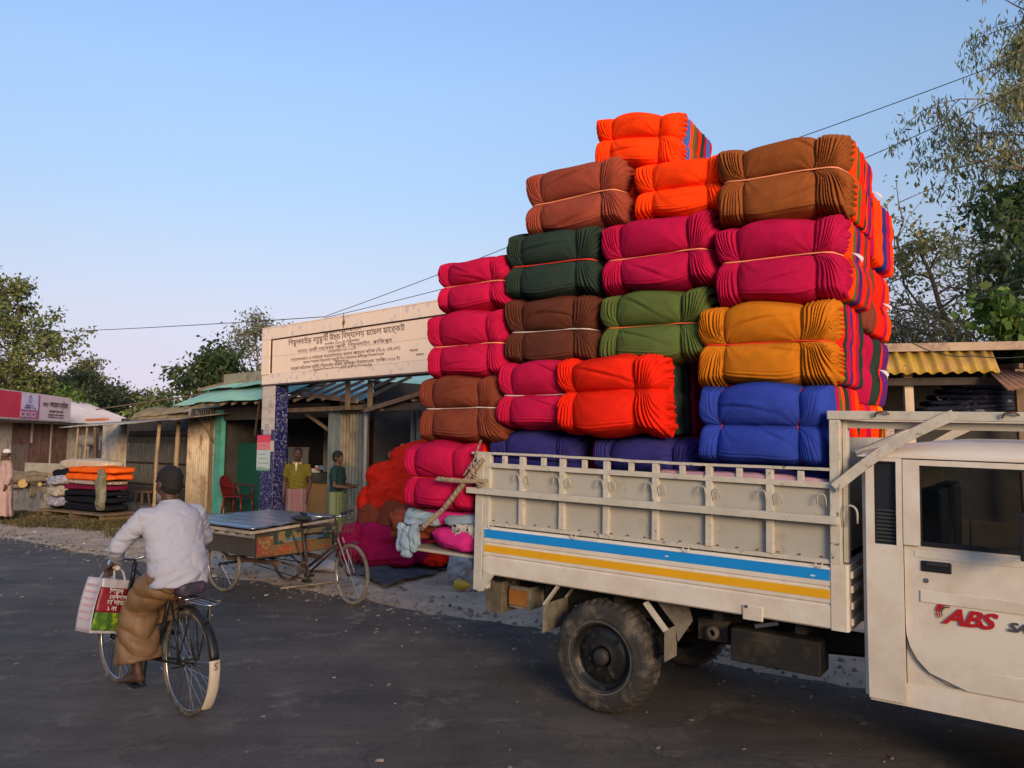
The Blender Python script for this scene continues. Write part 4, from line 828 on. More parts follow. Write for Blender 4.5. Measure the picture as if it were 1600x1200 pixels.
# Bengali writing on the sign (glyphs in visual order)
ink = mat('sign_ink', (.13, .075, .085), .7, bump=0)
lines = [('আল্লাহ সর্বশক্তিমান', .055, 640, 517), ('শিমুলদাইড় বহুমুখী উচ্চ বিদ্যালয় মডেল মার্কেট', .135, 553, 526), ('স্থাপিত ১৯৮৫ ইং শিমুলদাইড়', .05, 560, 530), ('দাতাঃ হাজী মেলেবর আলী, শিমুলদাইড়, কাজিপুর', .085, 548, 536),
         ('মোবাইল নং ০১৭', .05, 545, 542), ('তত্ত্বাবধানে ও সার্বিক সহযোগিতায়ঃ জনাব আব্দুল লতিফ (বি,এ, এম,এড)', .075, 552, 551), ('প্রধান শিক্ষক শিমুলদাইড় বহুমুখী উচ্চ বিদ্যালয় কাজিপুর সিরাজগঞ্জ', .055, 550, 556), ('পরিচালনায়', .05, 545, 562),
         ('মার্কেট পরিচালনা কমিটি, শিমুলদাইড় বাজার, কাজিপুর, সিরাজগঞ্জ, স্থাপিত ২০১৮ ইং', .075, 540, 568), ('শিমুলদাইড় বাজার উন্নয়ন কমিটি কাজিপুর সিরাজগঞ্জ', .07, 545, 576)]
def vis(t):          # the left-hand vowel signs stand before their letters
    H_ = '\u09cd'; out = []; cl = []; i = 0
    def flush():
        nonlocal cl
        if cl:
            s_ = ''.join(cl); pre = ''
            for a_, p_, q_ in (('\u09bf', '\u09bf', ''), ('\u09c7', '\u09c7', ''), ('\u09c8', '\u09c8', ''), ('\u09cb', '\u09c7', '\u09be'), ('\u09cc', '\u09c7', '\u09d7')):
                if a_ in s_: s_ = p_ + s_.replace(a_, q_)
            out.append(s_)
        cl = []
    for ch in t:
        if '\u0995' <= ch <= '\u09b9' or ch in '\u09dc\u09dd\u09df':
            if cl and cl[-1] == H_: cl.append(ch)
            else: flush(); cl = [ch]
        elif cl and ('\u09be' <= ch <= '\u09d7' or ch in '\u0981\u0982\u0983\u09bc'): cl.append(ch)
        else: flush(); out.append(ch)
    flush(); return ''.join(out)
z = zt - bt - .055
wid = [1.0, 3.15, .95, 2.55, .75, 2.95, 2.2, .35, 2.95, 1.6]
zz = [3.625, 3.515, 3.44, 3.36, 3.305, 3.225, 3.165, 3.12, 3.065, 3.0]
for (t_, sz_, _, _), w_, z_ in zip(lines, wid, zz):
    o = text(vis(t_), sz_, ink, gate, Matrix.Identity(4), align='CENTER', thick=.0008, off=.001 if sz_ > .11 else 0)
    ww = max(v.co.x for v in o.data.vertices) - min(v.co.x for v in o.data.vertices); k = w_ / max(.01, ww)
    o.matrix_local = Matrix.Translation((-2.62, -.0125, z_)) @ UPR @ Matrix.Diagonal((k, 1, 1, 1))
o = text(vis('উদ্বোধন'), .05, ink, gate, Matrix.Translation((-.92, -.0125, 3.17)) @ UPR); o = text(vis('সৌজন্যে'), .045, ink, gate, Matrix.Translation((-.78, -.0125, 3.10)) @ UPR)
a = GA.hit(540, 490); MB().tube([(a[0], -.04, zt - .15), (a[0], -.05, zt - .09), (a[0] + .03, -.05, zt - .12), (a[0] + .04, -.05, zt - .08)], .012, 6).cyl((a[0], -.04, zt - .2), (a[0], -.04, zt + .06), .006).build('sign_lamp_bracket', rustmetal, gate)
a = GA.hit(505, 495); MB().cyl((a[0], .1, zt), (a[0], .1, zt + .07), .012).build('wire_post', rustmetal, gate)
# posters on the left column
def poster(px0, py0, px1, py1, cols, nm, label):
    a = GA.hit(px0, py0); b = GA.hit(px1, py1); t = thing('poster', label, 'poster', GA.M @ T(a[0], -.0085, b[1]), None); w_, h_ = b[0] - a[0], a[1] - b[1]; z = h_
    for f, c in cols: MB().box(0, w_, -.003, 0, z - f * h_ + .001, z).build('paper_panel', mat('print_%.2f_%.2f_%.2f' % c, c, .8, var=.1, bump=0), t); z -= f * h_
    r = random.Random(int(px0 * 7 + py0)); m = MB()
    for i in range(7): q = h_ * (.08 + i * .125); m.box(w_ * r.uniform(.06, .2), w_ * r.uniform(.55, .93), -.0038, -.0032, q, q + .010)
    m.build('print_lines', mat('poster_ink', (.18, .12, .16), .8), t)
poster(403, 680, 422, 736, [(.20, (.62, .05, .10)), (.22, (.60, .18, .20)), (.52, (.42, .50, .47)), (.06, (.14, .32, .24))], 'p', 'pink and white printed poster pasted on the left blue tiled column')
poster(413, 661, 424, 679, [(1, (.5, .45, .42))], 'p', 'small plain pale paper pasted above the pink poster on the column')

# ------------------------------------------------------------------ shops behind the gate
def L(px, py, n): return GA.p(px, py, n)
def quadpx(c, n0, n1=None): return [L(c[i][0], c[i][1], (n0 if i < 2 or n1 is None else n1)) for i in range(4)]
FN = 1.3
shop = thing('green_roofed_shop', 'tin shop under two green corrugated roofs with a teal door frame, left of the gate', 'shop', GA.M)
xa = L(293, 800, FN).x; xb = L(337, 800, FN).x; xc = L(512, 780, FN).x
MB().box(L(200, 800, FN).x, xc + 3.2, FN - .25, FN + 6.0, -.1, .16).build('plinth', concrete, shop, bevel=.01)
for i in range(34):
    x = xa - .1 + i * .215
    if x < xc + 2.8: MB().box(x, x + .205, FN - .34 + .01 * (i % 3), FN - .252, .0, .07).box(x + .06, x + .26, FN - .33 + .008 * (i % 2), FN - .252, .075, .145).build('brick', mat('old_brick', (.27, .115, .07), .9, var=.3, dirt=(.2, .16, .12)), shop)
def vwall(pxa, pxb, n, z0, z1, ms, parent, nm='corrugated_sheet', seed=0, **k):
    a = L(pxa, 700, n).x; b = L(pxb, 700, n).x; sheets((a, n, z0), (b, n, z0), (b, n, z1), (a, n, z1), ms, parent, nm, .7, seed, .0, **k)
vwall(293, 333, FN, .16, 2.55, tinwarm, shop, per=.105, amp=.026)
teal = mat('teal_door_paint', (.07, .30, .24), .55, var=.12, dirt=(.05, .13, .11), dth=.62)
a = L(336, 700, FN - .03).x; b = L(347, 700, FN - .03).x
MB().box(a, b, FN - .06, FN + .04, .16, 2.5).build('door_frame', teal, shop, bevel=.004)
MB().bar((L(333, 700, FN).x, FN - .05, .16), (L(333, 700, FN).x, FN - .05, 2.5), .06, .06).build('post', wood, shop)
MB().bar((L(325, 700, FN).x, FN - .1, .16), (L(325, 700, FN).x, FN - .1, 1.0), .045, .03).build('prop', bamboo, shop)
# inside walls
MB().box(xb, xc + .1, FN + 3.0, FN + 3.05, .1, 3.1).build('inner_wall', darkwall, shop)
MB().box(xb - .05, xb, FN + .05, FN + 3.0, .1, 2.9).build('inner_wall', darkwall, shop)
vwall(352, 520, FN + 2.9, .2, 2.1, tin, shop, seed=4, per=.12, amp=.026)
MB().box(L(300, 650, FN).x, xc, FN - .02, FN + .03, 2.26, 2.56).build('lintel_board', mat('dark_timber', (.05, .042, .035), .9, var=.3), shop)
MB().bar((L(441, 700, FN).x, FN + .5, 2.42), (L(515, 640, FN).x, FN + .5, 2.42), .05, .16).build('cross_beam', mat('grey_green_timber', (.15, .18, .155), .8, var=.2), shop)
MB().bar(L(470, 640, FN - .3), L(514, 672, FN - .05), .05, .06).build('strut', wood, shop)
MB().bar(L(306, 642, FN - .55), L(335, 690, FN - .05), .05, .05).build('strut', wood, shop)
MB().bar(L(405, 628, FN - .6), L(398, 680, FN - .05), .04, .04).build('strut', wood, shop)
# roofs
e0, e1 = L(272, 633, FN - .75), L(412, 622, FN - .75)
sheets(e0, e1 + Vector((.6, 0, 0)), e1 + Vector((.6, 1.0, .42)), e0 + Vector((0, 1.0, .42)), tingreen, shop, 'roof_sheet', seed=1, wave=.02, jag=.06)
MB().box(e0.x + .3, e1.x + .6, FN + .28, FN + .33, e0.z + .3, e0.z + .75).build('upper_board', mat('pale_board', (.27, .25, .17), .85, var=.2, dirt=(.1, .08, .06)), shop)
u0, u1 = L(308, 611, FN - .1), L(415, 597, FN - .1)
sheets(u0, u1 + Vector((1.2, 0, 0)), u1 + Vector((1.2, 1.9, .62)), u0 + Vector((.8, 1.9, .62)), tingreen, shop, 'roof_sheet', seed=2, wave=.02, jag=.06)
r0 = u0 + Vector((.8, 1.9, .65)); MB().bar(u0 + Vector((0, 0, .03)), r0, .06, .04).bar(r0, u1 + Vector((1.2, 1.9, .65)), .08, .03).build('ridge_batten', wood, shop)
m = MB()
for i in range(16): x = e0.x + .2 + i * .45; m.bar((x, FN - .72, e0.z - .05), (x, FN + .25, e0.z + .36), .04, .05)
m.build('rafter', wood, shop)
# stuff in the doorway: painted cabinet, carton, red box
cb = thing('cabinet', 'tall grey and dark green painted cabinet inside the doorway of the green roofed shop', 'cabinet', GA.M)
a, b, c_ = L(348, 775, FN + .5), L(364, 700, FN + .5), L(412, 700, FN + .5)
MB().box(a.x, b.x, FN + .5, FN + .95, .16, 1.72).build('grey_door', mat('grey_cabinet', (.085, .095, .098), .5, var=.08), cb, bevel=.004)
MB().box(b.x + .002, c_.x, FN + .495, FN + .95, .16, 1.74).build('green_door', mat('dark_green_cabinet', (.012, .085, .062), .5, var=.08), cb, bevel=.004)
MB().box(b.x - .06, b.x - .04, FN + .48, FN + .50, 1.45, 1.52).build('latch', steel, cb)
a = L(360, 700, FN + .7); o = soft('folded_cloth', (.32, .22, .10), FAB['red'], 3, M=GA.M @ T(a.x + .2, FN + .72, 1.742), fold=.01); tag(o, 'red folded cloth lying on top of the cabinet in the doorway', 'cloth')
o = soft('paper_bundle', (.26, .2, .05), mat('white_paper', (.55, .52, .48), .8), 8, M=GA.M @ T(a.x + .55, FN + .72, 1.742), fold=.008); tag(o, 'pale paper bundle on top of the cabinet beside the red cloth', 'paper')
cbx = thing('carton', 'brown cardboard carton on the shelf above the cabinet', 'box', GA.M @ T(L(366, 670, FN + 1.6).x, FN + 1.6, 1.86)); MB().box(-.2, .12, -.15, .15, 0, .28).build('box_body', mat('cardboard', (.28, .17, .08), .9, var=.15), cbx, bevel=.004); MB().box(-.2, .12, -.152, -.1505, .11, .14).build('tape', mat('parcel_tape', (.4, .3, .16), .3), cbx)
# red plastic chair
plr = mat('red_plastic', (.13, .010, .012), .35, var=.06, bump=0)
def chair(M, label):
    t = thing('plastic_chair', label, 'chair', M)
    for sx_, sy_ in ((-.22, -.2), (.22, -.2), (-.20, .22), (.20, .22)): MB().tube([(sx_ * 1.15, sy_ * 1.2, 0), (sx_ * .95, sy_, .42)], [(.028, .018), (.035, .022)], 8).build('leg', plr, t, smooth=True)
    MB().box(-.23, .23, -.22, .22, .41, .435).build('seat', plr, t, bevel=.012)
    m = MB(); pts = []
    for i in range(9):
        a_ = math.pi * i / 8; x_ = -.25 * math.cos(a_); z_ = .62 + .26 * math.sin(a_); m.V += [(x_ * .92, .22 + .10 * (z_ - .43), .44 if abs(x_) > .24 else .44), (x_, .22 + .14 * (z_ - .43) / .4, z_)]
    for i in range(8): m.F.append((2 * i, 2 * i + 2, 2 * i + 3, 2 * i + 1)); m.I.append(0)
    m.build('backrest', plr, t, solid=.014, smooth=False)
    for sg in (-1, 1): MB().tube([(.26 * sg, .27, .68), (.29 * sg, .05, .66), (.285 * sg, -.16, .645), (.25 * sg, -.22, .43)], [(.022, .014)] * 4, 8, lat=(1, 0, 0)).build('armrest', plr, t, smooth=True)
    return t
chair(GA.M @ T(L(378, 797, FN + .12).x, FN + .02, .16, R(118)), 'red plastic armchair standing in front of the dark green cabinet')
def bottle(M, nm, label, col, h=.24, r_=.035):
    o = MB().lathe([(0, 0), (r_, 0), (r_, h * .6), (r_ * .4, h * .78), (r_ * .38, h), (0, h)], 14, axis='z').build('bottle', mat('bottle_' + nm, col, .15, bump=0), M=M, smooth=True); return tag(o, label, 'bottle')
bottle(GA.M @ T(L(348, 795, FN - .1).x, FN - .1, .16), 'pale_green', 'small pale green bottle standing on the brick plinth by the red chair', (.35, .42, .25))
# gate shop: posts, shutters, dark shop, counter
s2 = thing('gateway_shop', 'dim open fronted shop behind the gateway with grey posts and folding shutters', 'shop', GA.M)
gp = mat('grey_green_post', (.16, .20, .19), .7, var=.2, dirt=(.25, .24, .2), dth=.62, ds=6)
for p0, p1, n in ((512, 520, FN - .35), (521, 530, FN - .33)): a = L(p0, 700, n).x; b = L(p1, 700, n).x; MB().box(a, b - .004, n, n + .09, .1, 2.45).build('post', gp, s2, bevel=.004)
slat_w = mat('pale_slat', (.36, .29, .20), .8, var=.3, dirt=(.15, .11, .08), dth=.6)
slat_g = mat('grey_slat', (.19, .215, .205), .75, var=.25, dirt=(.30, .28, .24), dth=.62, ds=5)
a = L(531, 700, FN - .3).x; b = L(569, 700, FN - .3).x; n = 15
for i in range(n):
    x = a + (b - a) * i / n; MB().box(x, x + (b - a) / n * .82, FN - .30 + .03 * (i % 2), FN - .27 + .03 * (i % 2), .1, 1.35).build('shutter_slat', slat_g, s2)
    MB().box(x, x + (b - a) / n * .82, FN - .30 + .03 * (i % 2), FN - .27 + .03 * (i % 2), 1.352, 2.3).build('shutter_slat', slat_w if i < 10 else slat_g, s2)
MB().box(a, b, FN - .22, FN - .19, .1, 2.5).build('shutter_back', mat('dull_brown_board', (.10, .085, .07), .9), s2)
for i in range(4): MB().box(a, b, FN - .33, FN - .30, 2.31 + i * .06, 2.35 + i * .06).build('lath', wood, s2)
a = L(571, 700, FN - .9).x; MB().cyl((a, FN - .9, 0), (a, FN - .9, 2.42), .03, n=10).build('pipe_post', mat('grey_pipe', (.22, .215, .21), .6), s2, smooth=True)
MB().box(a - .05, 2.6, FN - .95, FN - .88, 2.30, 2.42).build('eave_beam', mat('dark_timber', (0, 0, 0)), s2)
for px in (643, 652): q = L(px, 700, FN + .1).x; MB().box(q - .03, q + .03, FN + .1, FN + .16, .1, 2.4).build('post', gp, s2)
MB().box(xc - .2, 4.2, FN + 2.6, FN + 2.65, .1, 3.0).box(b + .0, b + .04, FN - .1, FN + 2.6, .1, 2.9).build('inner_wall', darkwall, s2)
MB().box(L(576, 700, FN + .3).x, L(584, 700, FN + .3).x, FN + .3, FN + .33, .1, 2.2).build('red_curtain', fab('dull_red_curtain', (.10, .018, .02)), s2)
# roofs over the gateway
a0, a1 = L(440, 620, .6), L(575, 628, .6)
P = [L(443, 612, 1.2), L(560, 628, .75), L(628, 603, 3.4), L(470, 600, 3.4)]
sheets(P[0], P[1], P[2] + Vector((0, 0, .05)), P[3], tinteal, s2, 'roof_sheet', seed=5, wave=.02, jag=.05)
Q = [L(436, 618, 3.6), L(690, 598, 3.6)]
sheets(Q[0], Q[1] + Vector((2, 0, 0)), Q[1] + Vector((2, 2.4, .85)), Q[0] + Vector((0, 2.4, .85)), tinteal, s2, 'roof_sheet', seed=6, wave=.02)
MB().bar(P[0] + Vector((0, -.02, .0)), P[1] + Vector((0, -.02, .02)), .03, .09).build('fascia', mat('pale_fascia', (.38, .28, .2), .8, var=.2, dirt=(.15, .1, .08)), s2)
# brown lean-to rising to the right
Lq = [L(572, 640, FN - 1.0), L(690, 590, FN - 1.0)]
rf = [Lq[0], Vector((2.4, FN - 1.0, 3.15)), Vector((2.4, FN + 1.6, 3.25)), Vector((Lq[0].x, FN + 1.6, 2.6))]
sheets(rf[0], rf[1], rf[2], rf[3], mat('dark_brown_tin', (.055, .045, .04), .85, var=.3), s2, 'roof_sheet', seed=8, wave=.02)  # mottled dark brown over the whole lean-to roof
MB().bar(rf[0] + Vector((0, -.03, -.02)), rf[1] + Vector((0, -.03, -.02)), .04, .07).build('fascia', mat('brown_fascia', (.12, .08, .06), .85, var=.3), s2)
m = MB()
for i in range(6): q = rf[0].lerp(rf[1], .08 + i * .16); m.bar(q + Vector((0, .0, -.07)), rf[3].lerp(rf[2], .08 + i * .16) + Vector((0, 0, -.07)), .05, .05)
m.build('rafter', wood, s2)
for px in (545, 580): q = L(px, 610, .35); MB().box(q.x - .035, q.x + .035, .3, .36, 2.34, 2.82).build('hanger_post', wood, s2)
MB().box(xc - 1.6, 3.0, FN - .5, FN - .44, 2.36, 2.44).build('eave_beam', wood, s2)
# counter with goods
ct = thing('counter', 'wooden shop counter with a tan front panel behind the man in the mustard shirt', 'counter', GA.M)
a, b = L(438, 740, FN + .35), L(512, 740, FN + .35)
MB().box(a.x, b.x, FN + .35, FN + .85, .16, .95).build('cabinet', mat('tan_panel', (.32, .17, .05), .7, var=.12), ct, bevel=.004)
MB().box(a.x - .04, b.x, FN + .30, FN + .88, .952, 1.14).build('worktop', mat('dark_timber', (0, 0, 0)), ct, bevel=.004)
MB().box(a.x + .01, b.x, FN + .343, FN + .3495, .16, .32).build('kick_board', mat('dark_timber', (0, 0, 0)), ct)
gl = thing('display_case', 'dusty glass display case on the counter behind the man in the mustard shirt', 'case', GA.M)
a = L(448, 715, FN + .75); MB().box(a.x, a.x + .75, FN + .78, FN + .80, 1.145, 1.62).build('glass_front', mat('dusty_glass', (.12, .125, .105), .3), gl); MB().box(a.x - .02, a.x + .77, FN + .77, FN + .81, 1.62, 1.66).build('frame', wood, gl)
r = random.Random(9)
for i in range(9):
    q = L(492 + i * 2.2, 718, FN + .6).x; col = r.choice([(.5, .48, .42), (.4, .08, .05), (.45, .35, .12), (.12, .2, .3)])
    o = MB().box(-.05, .05, -.06, .06, 0, .05 + .015 * (i % 3)).build('biscuit_packet', mat('packet_%.2f' % col[0] + '%.2f' % col[2], col, .5), M=GA.M @ T(q, FN + .5 + .03 * (i % 2), 1.142 + .062 * (i // 5) + .001, r.uniform(-.3, .3)))
    tag(o, 'small flat packet in the heap at the right end of the shop counter', 'packet', 'packets on the shop counter')
o = soft('hot_food_tray', (.28, .2, .05), mat('orange_food', (.7, .16, .03), .6), 2, M=GA.M @ T(L(443, 740, FN + .4).x, FN + .4, 1.142), fold=.01); tag(o, 'bright orange snack heap at the left end of the counter beside the blue column', 'food')
# hanging goods in the dark shop
for i in range(22):
    q = L(r.uniform(586, 640), r.uniform(700, 745), FN + .2); c = r.choice([(.55, .28, .26), (.5, .06, .05), (.42, .35, .3), (.55, .45, .2), (.3, .2, .2)])
    o = soft('hanging_packet', (.09, .04, .10), mat('foil_%.2f_%.2f' % (c[0], c[1]), c, .35), i, M=GA.M @ T(q.x, FN + .2 + r.uniform(0, .3), q.z, r.uniform(-1, 1)), fold=.015, nu=12, nv=8)
    tag(o, 'small snack packet hanging among others in the dark shop behind the orange bundles', 'packet', 'packets hanging in the dark shop')
# ------------------------------------------------------------------ brown shed with barred window, left of the green roofs
s3 = thing('barred_shed', 'low weathered shed with a dark barred opening, bamboo posts and tarpaulin covered tin roof', 'shed', GA.M)
BN = 1.6
vwall(160, 199, BN, .1, 2.3, [tin, tinwarm], s3, seed=3, per=.10, amp=.024)
x0, x1 = L(200, 700, BN).x, L(294, 700, BN).x
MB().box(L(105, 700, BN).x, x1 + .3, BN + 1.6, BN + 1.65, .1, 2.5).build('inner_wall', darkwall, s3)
vwall(199, 294, BN + 1.2, .1, 1.7, tin, s3, seed=9, per=.13, amp=.026)
n = 26
for i in range(n): x = x0 + (x1 - x0) * (i + .5) / n; MB().box(x - .018, x + .018, BN, BN + .03, .58, 2.05).build('window_bar', mat('grey_bar', (.10, .095, .085), .7, var=.3), s3)
for z in (.62, 1.18, 1.9): MB().box(x0, x1, BN - .02, BN - .001, z, z + .045).build('bar_rail', darkmetal, s3)
MB().box(x0, x1, BN + .0, BN + .05, .1, .58).build('base_board', mat('dark_timber', (0, 0, 0)), s3)
for px, top, nn, ra_ in ((243, 655, BN - .9, .042), (273, 655, BN - .6, .05)):
    q = L(px, 790, nn); m = MB(); pts = [(q.x + .02 * math.sin(i * .9) + (.10 if px < 260 else 0) * (-1 + i / 9), nn, i * 2.26 / 9) for i in range(10)]; m.tube(pts, [ra_ * (1 + (.08 if i % 2 else 0)) for i in range(10)], 9); m.build('bamboo_post', bamboo, s3, smooth=True)
e0, e1 = L(118, 668, BN - 1.2), L(305, 652, BN - 1.2)
brtin = mat('brown_tin', (.24, .20, .16), .75, var=.25, dirt=(.12, .08, .06), dth=.56)
sheets(e0, e1, e1 + Vector((0, 1.3, .16)), e0 + Vector((0, 1.3, .16)), brtin, s3, 'roof_sheet', seed=11, wave=.03, jag=.1)
sheets(e0 + Vector((.6, 1.0, .22)), e1 + Vector((.2, 1.0, .30)), e1 + Vector((.3, 3.4, .75)), e0 + Vector((1.4, 3.4, .62)), brtin, s3, 'roof_sheet', seed=12, wave=.05, jag=.1)
tarpm = fab('ochre_tarpaulin', (.30, .235, .13), dirt=(.12, .09, .07), dth=.6, ds=4)
m = MB(); k = 40
for i in range(k + 1):
    x = e0.x + .9 + (e1.x - e0.x - .7) * i / k
    for j in range(5): m.V.append((x, BN - .2 + .14 * j + .03 * nz(x * 3, j), e0.z + .20 + (.36 + .06 * nz(x * 1.3, 4)) * (j / 4) ** .5 + .03 * nz(x * 6, j * 2)))
for i in range(k):
    for j in range(4): m.F.append((i * 5 + j, (i + 1) * 5 + j, (i + 1) * 5 + j + 1, i * 5 + j + 1)); m.I.append(0)
m.build('tarpaulin', tarpm, s3, smooth=True, solid=.01)
for i in range(3): MB().tube([L(150 + i * 55, 640 - i * 8, BN - .25), L(190 + i * 55, 634 - i * 8, BN - .28), L(240 + i * 40, 627 - i * 6, BN - .25)], .018, 6).build('roof_pole', wood, s3)
q = L(133, 660, BN - 1.1)
for i in range(6): MB().box(q.x + i * .21, q.x + i * .21 + .2, q.y, q.y + .11, q.z + .035, q.z + .095).build('brick', mat('orange_brick', (.50, .16, .07), .85, var=.25), s3)
# front flap roof on thin poles
f0, f1 = L(93, 668, BN - 1.6), L(216, 661, BN - 1.6)
sheets(f0, f1, f1 + Vector((0, .9, .12)), f0 + Vector((0, .9, .12)), tin, s3, 'roof_sheet', seed=13)
for px, yb in ((118, 806), (132, 735)):
    g = L(px, 700, BN - 1.55); MB().tube([(g.x, BN - 1.55, 0), (g.x + .01, BN - 1.55, 1.1), (g.x - .02, BN - 1.5, 2.2)], .024, 7).build('bamboo_post', bamboo, s3, smooth=True)
# darker nook of sacking and boards behind the poles
for i in range(7):
    a = L(120 + i * 6, 700, BN + .2); MB().box(a.x, a.x + .17, BN + .2 + .02 * (i % 2), BN + .22 + .02 * (i % 2), .1, 1.75 - .12 * (i % 3)).build('board', mat('weathered_board', (.20, .18, .15), .9, var=.35, vs=6, stretch=(1, 1, .2)), s3)
MB().bar(L(148, 755, BN), L(148, 668, BN), .05, .05).build('post', wood, s3)
MB().bar(L(152, 756, BN - .1), L(152, 668, BN - .1), .06, .06).build('post', mat('dark_timber', (0, 0, 0)), s3)
o = soft('sack_roll', (.7, .35, .30), fab('dusty_sacking', (.22, .20, .17)), 6, M=GA.M @ T(L(137, 690, BN - .05).x, BN - .1, L(137, 697, BN).z), fold=.05); tag(o, 'crumpled dusty sacking bundled under the shed eave beside the left posts', 'sacking')

# ------------------------------------------------------------------ long tin shed with the signboard
P0 = Vector((-15.6, 23.0, 0)); P1 = Vector((-17.2, 33.0, 0)); dx_ = (P1 - P0).normalized()
# local x from near-left end to far-right end, y away
LS = Frame(P0 - dx_ * 2.0, dx_, (dx_.y * -1, dx_.x, 0), (0, 0, 1))
s4 = thing('long_tin_shed', 'long shed of rust brown and yellowed corrugated tin with a pale pinkish roof', 'shed', LS.M)
H4 = 2.42
def ls(px, n=0): return LS.hit(px, 690, n)[0]
for i, (pa, pb, mm) in enumerate(((-60, 17, tinwarm), (17, 45, tinrust), (45, 76, tinrust), (79, 104, tinrust), (104, 140, tinwarm), (140, 168, tin))):
    a, b = ls(pa), ls(pb); sheets((a, 0, .05), (b, 0, .05), (b, 0, H4), (a, 0, H4), mm, s4, 'corrugated_sheet', 1.0, i, 0, per=.15, amp=.034)
a, b = ls(17, -.02), ls(45, -.02); sheets((a, -.03, .05), (b, -.03, .05), (b, -.03, 1.65), (a, -.03, 1.65), mat('brown_door_tin', (.22, .15, .10), .8, var=.2), s4, 'door_sheet', 1.0, 3, 0, per=.13, amp=.012)
for px in (47, 77.5): q = ls(px); MB().box(q - .05, q + .05, -.06, -.02, .1 if px > 60 else 1.7, H4).build('batten', mat('pale_batten', (.5, .4, .3), .8), s4)
e0 = Vector((ls(-60) - .5, -.55, H4 + .0)); e1 = Vector((ls(170), -.55, H4 + .0))
pinkt = mat('pink_grey_tin_roof', (.74, .64, .60), .6, metal=.0, var=.1, dirt=(.58, .52, .52), dth=.56, ds=1.5, dw=.15)
sheets(e0, e1 + Vector((3.5, 0, 0)), e1 + Vector((3.5, 3.2, 1.25)), e0 + Vector((0, 3.2, 1.25)), pinkt, s4, 'roof_sheet', 1.0, 4, .0, per=.16, amp=.02)
MB().box(e0.x, e1.x + 3.5, 2.6, 2.7, H4 + 1.23, H4 + 1.29).build('ridge_cap', pinkt, s4)
MB().box(e0.x, e1.x + 3, -.50, -.44, H4 - .08, H4 - .01).build('eave_beam', wood, s4)
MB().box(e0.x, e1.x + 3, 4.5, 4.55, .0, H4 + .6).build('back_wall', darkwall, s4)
# signboard
sg = thing('shop_signboard', 'red and pale pink printed signboard on the eave of the long tin shed', 'sign', LS.M)
yn = -.62; a, b = LS.hit(-45, 650, yn)[0], LS.hit(110, 650, yn)[0]; zt4, zb4 = H4 + .86, H4 + .03
def sx4(px): return LS.hit(px, 645, yn)[0]
MB().box(a, b, yn, yn + .04, zb4, zt4).build('panel', mat('sign_pale_pink', (.86, .62, .60), .6, var=.04), sg)
redg = mat('sign_red', (.72, .03, .07), .6, var=.12, vs=1)
MB().box(a + .02, sx4(33), yn - .006, yn - .001, zb4 + .03, zt4 - .01).build('red_field', redg, sg)
MB().box(sx4(31), sx4(61), yn - .012, yn - .007, zb4 + .02, zt4 - .02).build('mauve_field', mat('sign_mauve', (.50, .13, .25), .6), sg)
MB().box(sx4(32.5), sx4(58), yn - .018, yn - .013, zb4 + .30, zt4 - .03).build('logo_panel', mat('sign_lilac', (.78, .66, .80), .6), sg, bevel=.01)
for px in (33, 41, 50): MB().box(sx4(px - 2), sx4(px + 5), yn - .018, yn - .013, zb4 + .07, zb4 + .24).build('icon_panel', mat('sign_icon_pale', (.62, .42, .48), .6), sg, bevel=.01); MB().box(sx4(px - .2), sx4(px + 3.4), yn - .021, yn - .0185, zb4 + .13, zb4 + .19).build('icon', mat('sign_icon_mark', (.25, .06, .14), .6), sg)
lg = mat('logo_violet', (.18, .10, .28), .6)
MB().lathe([(.13, -.001), (.13, 0), (.10, 0), (.10, -.001)], 24, (sx4(45.5), yn - .020, zt4 - .20)).build('logo_ring', lg, sg)
MB().box(sx4(45.1), sx4(45.9), yn - .022, yn - .019, zt4 - .30, zt4 - .11).build('logo_mark', lg, sg)
def stext(t_, size, px, z, w_, m, al='CENTER'):
    o = text(vis(t_), size, m, sg, Matrix.Identity(4), align=al, thick=.001, off=.004); ww = max(v.co.x for v in o.data.vertices) - min(v.co.x for v in o.data.vertices)
    o.matrix_local = Matrix.Translation((sx4(px), yn - .022, z)) @ UPR @ Matrix.Diagonal((w_ / ww, 1, 1, 1))
bk = mat('sign_black', (.07, .02, .03), .6)
W4 = (sx4(106) - sx4(66))
stext('মেসার্স', .16, 70, zt4 - .36, W4 * .2, bk); stext('জামাল ষ্টোর', .25, 91, zt4 - .38, W4 * .72, bk); stext('প্রোঃ মোঃ আব্দুস সালাম', .09, 87, zt4 - .55, W4 * .55, bk); stext('শিমুলদাইড় বাজার কাজিপুর', .06, 87, zt4 - .66, W4 * .62, bk); stext('মোবাইল নং ০১৭১২', .05, 87, zt4 - .74, W4 * .62, bk)
stext('পরিবেশক', .06, 45, zt4 - .42, W4 * .3, lg); stext('টেলিকম', .08, 46, zt4 - .50, W4 * .4, lg)

